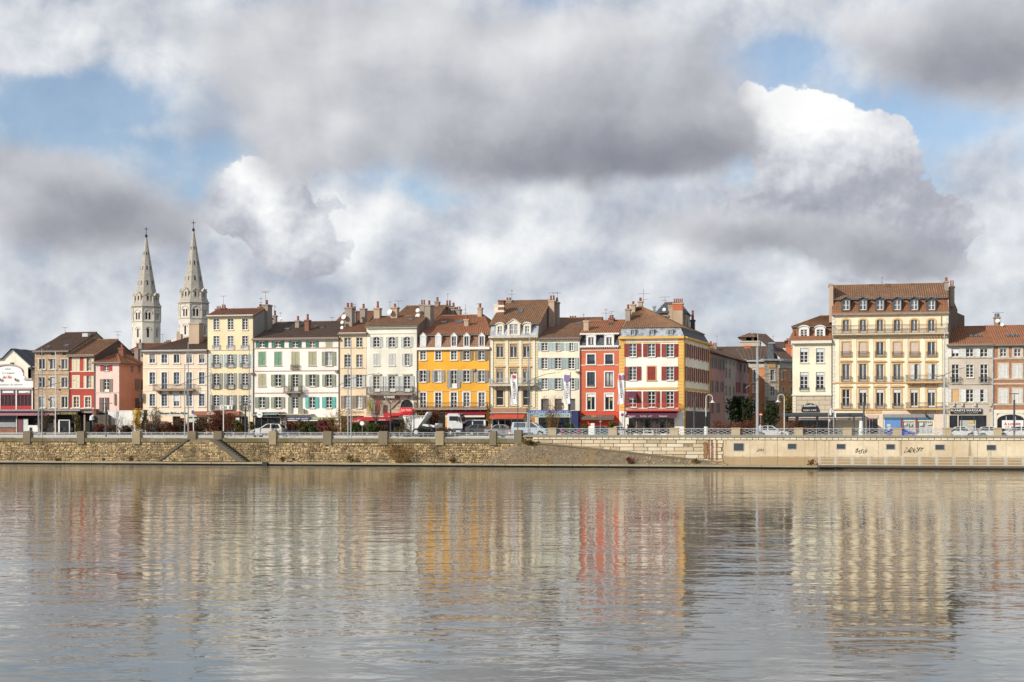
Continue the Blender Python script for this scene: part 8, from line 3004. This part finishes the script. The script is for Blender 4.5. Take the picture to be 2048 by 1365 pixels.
m = M(); m.hexa([(X(844), v + .2, ZZ(852)), (X(868), v + .2, ZZ(856)), (X(868), v + .5, ZZ(856)), (X(844), v + .5, ZZ(852))], [(X(844), v + .2, ZZ(848)), (X(868), v + .2, ZZ(851)), (X(868), v + .5, ZZ(851)), (X(844), v + .5, ZZ(848))]); part('lifting_arm', m, lor, C['s_white'])
for p in (812, 832, 899):
    for sg in (v + .12, v + 2.18):
        m = M(); m.cyl((X(p), sg - .16, g + .48), (X(p), sg + .16, g + .48), .48, .48, 18); w_ = part('wheel', m, lor, C['black'])
        m = M(); m.cyl((0, -.17, .48), (0, .17, .48), .26, .26, 12); sub('rim', m.mesh('rim', C['s_light']), w_)
sk_ = thing('skip', 'white open skip with faded lettering and tall slanted end, on the lorry', 'skip', (X(830), v, g + 1), None)
pts = [(806, 831.5), (848, 832), (852.5, 825), (856.5, 824), (856, 829), (830, 864), (818, 864), (812, 862), (808, 840), (805, 834)]
m = M(); m.prism([(X(p), ZZ(y)) for p, y in pts], v + .1, v + 2.2); part('body', m, sk_, C['white_paint'])
m = M(); m.tube([Vector((X(p), v + .05, ZZ(y))) for p, y in ((856.5, 825), (828, 866))], .06, 6); m.tube([Vector((X(p), v + .05, ZZ(y))) for p, y in ((806, 832), (848, 832.5))], .06, 6); part('rim', m, sk_, C['s_light'])
me = text_mesh('Protruck', C['s_mauve'], 30 * k, 5.0 * k, .01)
link('lettering', me, sk_, (X(826), v + .09, ZZ(835.5)))
me = text_mesh('+', C['letter_green'], 4 * k, 4.5 * k, .01, bold=.05)
link('lettering', me, sk_, (X(844), v + .09, ZZ(835.5)))

# small things on the left promenade
v = 2.6
t = thing('scooter', 'pale scooter with top box standing behind the railing before the silver estate car', 'scooter', (U(516, v), v, ground_z(U(516, v), v)))
g = WLOC[t.name].z
m = M(); m.hexa([(U(511, v), v - .15, g + .5), (U(521, v), v - .15, g + .5), (U(521, v), v + .15, g + .5), (U(511, v), v + .15, g + .5)], [(U(512, v), v - .2, g + 1.12), (U(520.5, v), v - .2, g + 1.15), (U(520.5, v), v + .2, g + 1.15), (U(512, v), v + .2, g + 1.12)]); part('box', m, t, C['s_light'])
m = M(); m.box(U(510, v), U(524, v), v - .1, v + .1, g + .3, g + .49); part('frame', m, t, C['s_grey'])
m = M(); m.tube([Vector((U(509.5, v), v, g + .3)), Vector((U(508.6, v), v, g + 1.05)), Vector((U(510.5, v), v, g + 1.15))], .03, 6); part('handlebar', m, t, C['black'])
for p in (511, 522):
    m = M(); m.cyl((U(p, v), v - .06, g + .27), (U(p, v), v + .06, g + .27), .27, .27, 14); part('wheel', m, t, C['black'])


def bicycle(px, label, col):
    v = 2.2
    x, g = U(px, v), ground_z(U(px, v), v)
    t = thing('bicycle', label, 'bicycle', (x, v, g), 'bicycles behind the railing')
    for s in (-.5, .5):
        m = M()
        m.tube([Vector((x + s + .32 * cos(a), v, g + .34 + .32 * sin(a))) for a in [2 * pi * i / 14 for i in range(15)]], .02, 5); part('wheel', m, t, C['black'])
    m = M()
    a, b_, c_, d_ = Vector((x - .5, v, g + .34)), Vector((x - .1, v, g + .32)), Vector((x - .2, v, g + .8)), Vector((x + .36, v, g + .82))
    m.tube([a, c_, d_, b_, a], .02, 5); m.tube([c_, b_], .02, 5); m.tube([Vector((x + .5, v, g + .34)), d_, d_ + Vector((-.04, 0, .16))], .02, 5); part('frame', m, t, col)
    m = M(); m.box(x - .32, x - .1, v - .06, v + .06, g + .88, g + .93); part('saddle', m, t, C['black'])
    m = M(); m.cyl(d_ + Vector((-.04, -.25, .16)), d_ + Vector((-.04, .25, .16)), .018, .018, 5); part('handlebar', m, t, C['black'])


bcol = plain('bicycle_blue', (0.10, 0.16, 0.24), 0.5)
for px, lab in ((459, 'dark blue bicycle right of the tall white pole'), (562, 'bluish bicycle just right of the pier below the round sign'), (579, 'bluish bicycle in the middle of the row of parked bicycles'), (592, 'bluish bicycle at the right end of the row of parked bicycles')):
    bicycle(px, lab, bcol)


# ================================================================== people (few pixels each, still whole figures)
def person(label, px, v, pose, top, legs, skin=(0.45, 0.27, 0.19)):
    x, g = U(px, v), ground_z(U(px, v), v)
    t = thing('person', label, 'person', (x, v, g))
    sit = pose == 'sit'
    hz = .50 if sit else .92
    J = [(0, 0, hz), (0, .02, hz + .28), (0, .02, hz + .52), (0, 0, hz + .62), (0, -.02, hz + .72), (0, -.02, hz + .82)]
    R_ = [.15, .14, .13, .06, .10, .08]
    E = [(0, 1), (1, 2), (2, 3), (3, 4), (4, 5)]
    for s in (-1, 1):
        b_ = len(J)
        J += [(s * .19, .02, hz + .48), (s * .26, -.03, hz + .22), (s * .22, -.16, hz + .02)]
        R_ += [.065, .05, .045]
        E += [(2, b_), (b_, b_ + 1), (b_ + 1, b_ + 2)]
        b_ = len(J)
        if sit:
            J += [(s * .10, -.08, hz - .02), (s * .12, -.46, hz - .03), (s * .12, -.44, .08), (s * .12, -.58, .04)]
        else:
            J += [(s * .10, 0, hz - .06), (s * .11, -.03 * s, .50), (s * .11, .06 * s, .08), (s * .11, .06 * s - .14, .04)]
        R_ += [.10, .075, .055, .045]
        E += [(0, b_), (b_, b_ + 1), (b_ + 1, b_ + 2), (b_ + 2, b_ + 3)]
    me = bpy.data.meshes.new('body')
    me.from_pydata(J, E, [])
    o = bpy.data.objects.new('body', me)
    COL.objects.link(o)
    md = o.modifiers.new('skin', 'SKIN')
    for i, sv in enumerate(me.skin_vertices[0].data):
        sv.radius = (R_[i], R_[i] * .85)
    me.skin_vertices[0].data[0].use_root = True
    o.modifiers.new('sub', 'SUBSURF').levels = 1
    dg = bpy.context.evaluated_depsgraph_get()
    me2 = bpy.data.meshes.new_from_object(o.evaluated_get(dg))
    bpy.data.objects.remove(o)
    me2.materials.clear()
    for c_ in (plain('cloth_top', top, 0.9), plain('cloth_legs', legs, 0.9), plain('skin', skin, 0.6)):
        me2.materials.append(c_)
    for p in me2.polygons:
        z = p.center.z
        hand = abs(p.center.x) > .16 and z < hz + .06 and p.center.y < -.1
        p.material_index = 2 if z > hz + .58 or hand and not sit else (0 if z > hz - .02 else 1)
        p.use_smooth = True
    sub('body', me2, t)
    m = M()
    c = Vector((0, -.01, hz + .78))
    pts = [[c + Vector((.115 * sin(a) * cos(b_), .115 * sin(a) * sin(b_), .105 * cos(a))) for b_ in [2 * pi * i / 10 for i in range(10)]] for a in (.05, .6, 1.2, 1.6)]
    for A, B in zip(pts[:-1], pts[1:]):
        for i in range(10):
            j = (i + 1) % 10
            m.face([A[i], A[j], B[j], B[i]])
    sub('hair', m.mesh('hair', plain('dark_hair', (0.03, 0.022, 0.018), 0.8)), t)


person('person in blue and white top standing below the no entry sign', 1521, 8.5, 'stand', (0.42, 0.48, 0.58), (0.10, 0.11, 0.16))
person('person in dark jacket sitting behind the railing before the reddish shrubs', 573, 4.5, 'sit', (0.03, 0.03, 0.045), (0.04, 0.045, 0.08))


# ================================================================== garden walls, hedges, shrubs, trees
v = 15.5
m = M(); m.box(U(216, v), U(292, v), v, v + .35, ZB - .3, Z(250, 822.5, v)); m.box(U(215, v), U(293, v), v - .05, v + .4, Z(250, 822.5, v) + .001, Z(250, 821.2, v))
solo('garden_wall', m, P_('wall_white_garden', (0.80, 0.78, 0.75), 0.15), 'white garden wall below the pink house and its salmon side', 'garden wall')
m = M(); m.box(U(184, 14.8), U(217, 14.8), 14.8, 15.4, ZB - .3, Z(200, 832, 14.8)); m.prism([(U(184, 14.8), Z(200, 832, 14.8)), (U(217, 14.8), Z(200, 832, 14.8)), (U(213, 14.8), Z(200, 829.5, 14.8)), (U(187, 14.8), Z(200, 830.5, 14.8))], 14.8, 15.4)
solo('stone_wall', m, stonework('dark_rubble', (0.16, 0.125, 0.095), (0.11, 0.085, 0.066), (0.10, 0.085, 0.07), .45, .2), 'dark rubble wall left of the white garden wall', 'stone wall')
m = M(); m.cyl((U(184, 14.5), 14.5, Z(184, 840, 14.5)), (U(184, 14.5), 14.4, Z(184, 832, 14.5)), .35, .22, 10); m.cyl((U(187, 14.5), 14.45, Z(187, 834, 14.5)), (U(184, 14.5), 14.45, Z(184, 832, 14.5)), .2, .2, 8)
solo('white_urn', m, C['white_paint'], 'white urn like ornament on the dark rubble wall', 'urn')
m = M(); x = U(191, 15.2); z = Z(191, 832, 15.2); m.cyl((x, 15.2, z + .1), (x, 15.2, z + .75), .38, .45, 10); m.cyl((x, 15.2, z + .75), (x, 15.2, z + .9), .5, .5, 10)
solo('planter', m, C['ch_brick'], 'red brown planter on top of the dark rubble wall', 'planter')

C['bark_brown'] = plain('bark_brown', (0.115, 0.075, 0.050), 0.95, var=0.3)
C['bark_grey'] = plain('bark_grey', (0.17, 0.14, 0.115), 0.95, var=0.3)
C['bark_ochre'] = plain('bark_ochre', (0.30, 0.17, 0.055), 0.95, var=0.3)
C['bark_red'] = plain('bark_red', (0.16, 0.05, 0.035), 0.95, var=0.3)
LV = {
    'brown': island_mat('leaf_brown', [(0, (0.055, 0.036, 0.020)), (.5, (0.105, 0.062, 0.034)), (1, (0.16, 0.095, 0.05))]),
    'rust': island_mat('leaf_rust', [(0, (0.075, 0.030, 0.018)), (.5, (0.15, 0.055, 0.030)), (1, (0.22, 0.085, 0.045))]),
    'red': island_mat('leaf_red', [(0, (0.085, 0.02, 0.02)), (.5, (0.16, 0.04, 0.04)), (1, (0.26, 0.09, 0.07))]),
    'green': island_mat('leaf_green', [(0, (0.028, 0.045, 0.012)), (.5, (0.055, 0.085, 0.02)), (1, (0.11, 0.14, 0.04))]),
    'olive': island_mat('leaf_olive', [(0, (0.05, 0.045, 0.014)), (.5, (0.10, 0.085, 0.024)), (1, (0.17, 0.14, 0.04))]),
    'dark': island_mat('leaf_shade_dark', [(0, (0.010, 0.018, 0.009)), (.5, (0.021, 0.034, 0.015)), (1, (0.040, 0.060, 0.024))]),  # near-black: the shade of the street gap is put into the leaf colour
    'yellow': island_mat('blossom_yellow', [(0, (0.40, 0.22, 0.01)), (.5, (0.62, 0.36, 0.012)), (1, (0.72, 0.48, 0.04))]),
    'pink': island_mat('blossom_pink', [(0, (0.40, 0.05, 0.14)), (.5, (0.62, 0.12, 0.30)), (1, (0.72, 0.30, 0.45))]),
}


def shrub(label, px, v, wpx, py_top, bark, leaf, nleaf, name='shrub', cat='shrub', stems=12, group=None, spread=1.0, lsz=0.09, low=0.05, twig=3, trunk=None, base_h=0.0, fan=0.75, sd=0, zb=None):
    """many stemmed bush or small tree with twigs and loose leaves"""
    rg = random.Random(int(px * 7 + sd))
    u = U(px, v)
    g = ground_z(u, v) if zb is None else zb
    k = MPP(px, v)
    Wd, H = wpx * k / 2, Z(px, py_top, v) - g
    t = thing(name, label, cat, (u, v, g), group)
    m = M()

    def twig_(p, q_, r):
        d = (q_ - p)
        a = d.cross(Vector((0.3, 1, 0.2))).normalized() * r
        b_ = d.normalized().cross(a)
        tri = [p + a, p - a * .5 + b_ * .87, p - a * .5 - b_ * .87]
        for i in range(3):
            m.face([tri[i], tri[(i + 1) % 3], q_])
    tips = []
    z0 = base_h * H
    if trunk:
        m.cyl((0, 0, -.1), (0, 0, z0 + .15), trunk, trunk * .7, 8)
    for _ in range(stems):
        a = rg.uniform(0, 2 * pi)
        rr = rg.random() ** .6
        p0 = Vector((cos(a) * .12 * rr * (0 if trunk else 1) * Wd, sin(a) * .12 * rr * Wd * (0 if trunk else 1), z0 if trunk else -.05))
        p1 = Vector((cos(a) * rr * Wd * fan, sin(a) * rr * Wd * fan * .8, z0 + (H - z0) * rg.uniform(.45, .8)))
        pm = p0.lerp(p1, .5) + Vector((cos(a), sin(a), 0)) * Wd * .10
        twig_(p0, pm * 1.0, .035); twig_(pm - (pm - p0) * .1, p1, .026)
        for _ in range(4):
            f = rg.uniform(.25, .95)
            q0 = pm.lerp(p1, f) if rg.random() < .7 else p0.lerp(pm, f)
            q1 = q0 + Vector((rg.gauss(0, .35) * Wd, rg.gauss(0, .3) * Wd, abs(rg.gauss(.28, .16)) * H))
            q1.z = min(q1.z, H)
            twig_(q0, q1, .016); tips.append((q0, q1))
            for _ in range(twig):
                w0 = q0.lerp(q1, rg.uniform(.2, .9))
                w1 = w0 + Vector((rg.gauss(0, .16) * Wd, rg.gauss(0, .16) * Wd, rg.uniform(.02, .22) * H))
                w1.z = min(w1.z, H * 1.03)
                twig_(w0, w1, .010); tips.append((w0, w1))
    o = sub('branches', m.mesh('branches', C[bark]), t)
    if nleaf:
        nleaf = int(nleaf * (1.9 if nleaf < 1600 else 1.0))
        m = M()
        # clumps of leaf-sized faces around the twigs and through the volume
        cl = [Vector((rg.gauss(0, .42) * Wd, rg.gauss(0, .35) * Wd, (low + (1 - low) * rg.random() ** .8) * H)) for _ in range(max(6, nleaf // (170 if trunk else 70)))]
        cl = [c_ for c_ in cl if (c_.x / Wd) ** 2 + ((c_.z / H - .45) / .62) ** 2 < 1.05] or [Vector((0, 0, H * .5))]
        for _ in range(nleaf):
            if rg.random() < .35 and tips:
                a, b_ = rg.choice(tips)
                c_ = a.lerp(b_, rg.random())
            else:
                q_ = rg.choice(cl)
                c_ = q_ + Vector((rg.gauss(0, .13) * Wd, rg.gauss(0, .13) * Wd, rg.gauss(0, .09) * H))
            c_.z = max(.03, min(H * 1.02, c_.z))
            s = lsz * rg.uniform(.6, 1.4)
            e1 = Vector((rg.gauss(0, 1), rg.gauss(0, 1), rg.gauss(0, 1))).normalized()
            e2 = e1.cross(Vector((rg.gauss(0, 1), rg.gauss(0, 1), rg.gauss(0, 1)))).normalized()
            m.face([c_ - e1 * s, c_ + e2 * s * .5, c_ + e1 * s, c_ - e2 * s * .5])
        sub('foliage' if leaf not in ('yellow', 'pink') else 'blossom', m.mesh('foliage', LV[leaf]), t)
    return t


shrub('bare brown shrub before the restaurant terrace, left of the white door frame', 88, 11, 44, 822, 'bark_brown', 'brown', 260, stems=20)
shrub('dark leafy climber column beside the terrace glazing', 155, 13, 16, 832, 'bark_brown', 'olive', 700, stems=8)
shrub('low rusty hedge piece at the foot of the dark rubble wall', 197, 12.5, 26, 849, 'bark_brown', 'rust', 900, name='hedge', cat='hedge')
shrub('low brown hedge before the left half of the white garden wall', 225, 12.5, 34, 851, 'bark_brown', 'brown', 1100, name='hedge', cat='hedge', lsz=.08)
shrub('low brown hedge before the right half of the white garden wall', 254, 12.5, 34, 852, 'bark_brown', 'brown', 1100, name='hedge', cat='hedge', lsz=.08)
shrub('thin bare saplings against the white garden wall', 232, 14.2, 34, 823, 'bark_grey', 'brown', 0, stems=16, fan=.9)
shrub('tall bright yellow forsythia before the white garden wall', 274, 12.6, 26, 819, 'bark_ochre', 'yellow', 1500, stems=10, fan=.5, low=.3, lsz=.07)
shrub('olive green climber between the forsythia and the bank house', 288, 13, 18, 822, 'bark_ochre', 'olive', 700, stems=8, fan=.5)
shrub('bare grey brown bush under the first bank letters', 312, 11.5, 40, 816, 'bark_grey', 'brown', 350, stems=26)
shrub('dark low bush before the bank doorway', 335, 11, 40, 846, 'bark_brown', 'rust', 900)
shrub('brown bush between bank doorway and bank window', 362, 11.5, 34, 838, 'bark_brown', 'brown', 800)
shrub('reddish low bush below the bank window', 383, 11, 30, 846, 'bark_red', 'red', 500)
shrub('brown twiggy bush right of the white bank pole', 404, 11.5, 34, 835, 'bark_brown', 'brown', 900, stems=18)
shrub('large rusty red twig bush below the terracotta fascia', 434, 11, 40, 824, 'bark_red', 'rust', 1500, stems=24)
shrub('rusty bush with olive foot right of the tall white pole', 459, 11.2, 36, 828, 'bark_red', 'rust', 1000, stems=20)
shrub('olive bush before the menu boards of the tall yellow house', 477, 10.5, 26, 842, 'bark_brown', 'olive', 800)
shrub('dark bush beside the nose of the silver estate car', 502, 11, 24, 845, 'bark_brown', 'olive', 500)
shrub('bare tall stems just right of the silver estate car', 566, 10.5, 22, 826, 'bark_brown', 'brown', 150, stems=12, fan=.8)
shrub('rust coloured shrub left of the navy sign', 585, 11, 26, 845, 'bark_red', 'rust', 600)
shrub('olive and brown shrub below the navy sign', 606, 10.8, 30, 842, 'bark_brown', 'olive', 800)
shrub('green shrub below the pale green fascia', 627, 11, 24, 846, 'bark_brown', 'green', 700)
shrub('dark red leafed shrub below the turquoise shutters', 652, 10, 44, 838, 'bark_red', 'red', 1500, stems=18)
shrub('golden stemmed willow shrub fanning out before the red cafe awning', 684, 9.5, 62, 818, 'bark_ochre', 'olive', 160, stems=30, fan=1.0)
shrub('green shrub below the white round sign back', 712, 10, 30, 848, 'bark_brown', 'green', 1100)
shrub('bright green shrub right of the white round sign back', 744, 10, 28, 847, 'bark_brown', 'green', 1000)
shrub('bare climbing tree before the yellow shop symbol', 752, 13, 52, 784, 'bark_grey', 'brown', 0, name='tree', cat='tree', stems=26, trunk=.14, base_h=.3, fan=.9, twig=4)
shrub('brown hedge left of the winged lamp', 766, 10.5, 22, 852, 'bark_brown', 'brown', 700, name='hedge', cat='hedge')
shrub('bare grey shrub before the white skip', 812, 6, 30, 838, 'bark_grey', 'olive', 160, stems=16)
shrub('olive shrub at the foot of the skip', 797, 6.2, 24, 856, 'bark_brown', 'olive', 600)
shrub('rusty leafed tree before the left end of the orange house', 868, 12, 40, 822, 'bark_brown', 'rust', 900, name='tree', cat='tree', stems=18)
shrub('low brown hedge under the front of the lorry', 884, 6.5, 34, 856, 'bark_brown', 'brown', 900, name='hedge', cat='hedge')
shrub('low dark green hedge under the skip', 850, 6.2, 30, 859, 'bark_brown', 'dark', 900, name='hedge', cat='hedge')
shrub('bare grey shrub on the bonnet of the grey saloon car', 1006, 5, 34, 851, 'bark_grey', 'brown', 0, stems=18)
shrub('tall multi stemmed willow before the blue awning', 1105, 6, 46, 792, 'bark_ochre', 'olive', 150, name='tree', cat='tree', stems=22, fan=.8, twig=4)
shrub('dark green bush right of the blue awning willow', 1138, 7, 30, 848, 'bark_brown', 'green', 700)
shrub('green potted bush before the coral house side window', 1170, 8, 18, 850, 'bark_brown', 'green', 500)
shrub('pink flowers in a planter behind the railing, left one', 1124, 2.2, 9, 859, 'bark_brown', 'pink', 260, name='flowers', cat='flowers', lsz=.07)
shrub('pink flowers low behind the railing, right of the second banner', 1155, 2.2, 10, 862, 'bark_brown', 'pink', 220, name='flowers', cat='flowers', lsz=.07)
shrub('green bush before the coral house at its right shop window', 1226, 11, 22, 845, 'bark_brown', 'olive', 700)
shrub('yellow green potted bush beside the third banner', 1261, 9, 16, 849, 'bark_brown', 'olive', 600)
for i, (px, lab) in enumerate(((1280, 'bare shrub under the left half of the aubergine awning'), (1310, 'bare shrub under the middle of the aubergine awning'), (1338, 'bare shrub under the right end of the aubergine awning'))):
    shrub(lab, px, 14, 24, 842, 'bark_grey', 'brown', 120, stems=14)
for i, (px, lab) in enumerate(((1436, 'dry brown hedge at the left of the street gap'), (1462, 'dry brown hedge below the left evergreen'), (1488, 'dry brown hedge left of the tall lamp masts'), (1590, 'dry hedge in planters under the canopy start'))):
    shrub(lab, px, 13, 34, 842, 'bark_brown', 'rust', 800, name='hedge', cat='hedge', lsz=.08)
shrub('brown planter hedge along the canopy, left half', 1620, 13, 50, 852, 'bark_brown', 'brown', 900, name='hedge', cat='hedge'); shrub('brown planter hedge along the canopy, right half', 1655, 13, 30, 853, 'bark_brown', 'brown', 600, name='hedge', cat='hedge')
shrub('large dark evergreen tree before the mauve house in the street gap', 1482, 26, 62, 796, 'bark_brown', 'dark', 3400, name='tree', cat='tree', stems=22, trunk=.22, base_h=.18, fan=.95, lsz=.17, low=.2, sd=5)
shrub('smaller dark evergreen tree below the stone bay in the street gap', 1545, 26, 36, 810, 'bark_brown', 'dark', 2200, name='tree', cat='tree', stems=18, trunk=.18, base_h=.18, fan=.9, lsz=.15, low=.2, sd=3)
shrub('olive tree against the orange flank, left of the canopy', 1577, 30, 30, 788, 'bark_brown', 'olive', 1600, name='tree', cat='tree', stems=12, trunk=.15, base_h=.2, lsz=.14)
shrub('dry reed tuft growing from the foot of the old quay wall', 800, -1.0, 80, 888, 'bark_ochre', 'brown', 260, stems=40, fan=.9, name='reeds', cat='reeds', zb=.36)
for px, w, y, lf, lab in ((300, 34, 848, 'brown', 'left part of the bank hedge, under the first letters'), (322, 30, 850, 'rust', 'bank hedge piece left of the bank doorway'), (352, 34, 851, 'brown', 'bank hedge piece before the doorway'), (374, 30, 850, 'olive', 'bank hedge piece between doorway and window'), (396, 30, 849, 'rust', 'bank hedge piece right of the white pole'),
                          (420, 32, 846, 'brown', 'hedge piece under the left end of the terracotta fascia'), (447, 34, 845, 'rust', 'hedge piece behind the tall white pole'), (488, 30, 848, 'brown', 'hedge piece behind the dark tee lamp'), (596, 34, 850, 'rust', 'hedge piece below the left half of the navy sign'), (618, 30, 851, 'green', 'hedge piece below the right end of the navy sign'),
                          (640, 30, 850, 'rust', 'hedge piece left of the dark red shrub'), (668, 34, 850, 'red', 'hedge piece right of the dark red shrub'), (696, 34, 850, 'olive', 'hedge piece at the foot of the golden willow'), (728, 34, 852, 'brown', 'hedge piece under the white round sign back'), (758, 28, 852, 'olive', 'hedge piece under the yellow shop symbol')):
    shrub('low ' + lab, px, 12.2, w * 1.15, y, 'bark_brown', lf, 620, name='hedge', cat='hedge', lsz=.085, stems=10)
shrub('small dry weeds on the ramp near the end pier', 1058, -0.5, 34, 880, 'bark_ochre', 'olive', 260, stems=16, name='reeds', cat='reeds', zb=2.6)
shrub('small dry tuft at the right foot of the boat ramp', 1262, -1.2, 24, 915, 'bark_red', 'rust', 160, stems=14, name='reeds', cat='reeds', zb=.36)

for px, w, y, lf, lab in ((118, 16, 916, 'olive', 'left of the first drain hole'), (262, 14, 914, 'brown', 'below the forsythia'), (350, 22, 917, 'olive', 'at the foot of the stair block'), (566, 14, 915, 'brown', 'right of the dark outlet'),
                          (702, 20, 912, 'olive', 'below the narrow cream house'), (905, 18, 914, 'brown', 'below the lorry cab'), (1390, 16, 917, 'olive', 'left of the rust streaks'), (1622, 16, 919, 'brown', 'where the ledge ends')):
    shrub('small weed tuft on the water ledge ' + lab, px, -0.9, w, y, 'bark_ochre', lf, 90, stems=14, fan=.9, name='weeds', cat='weeds', zb=.36)
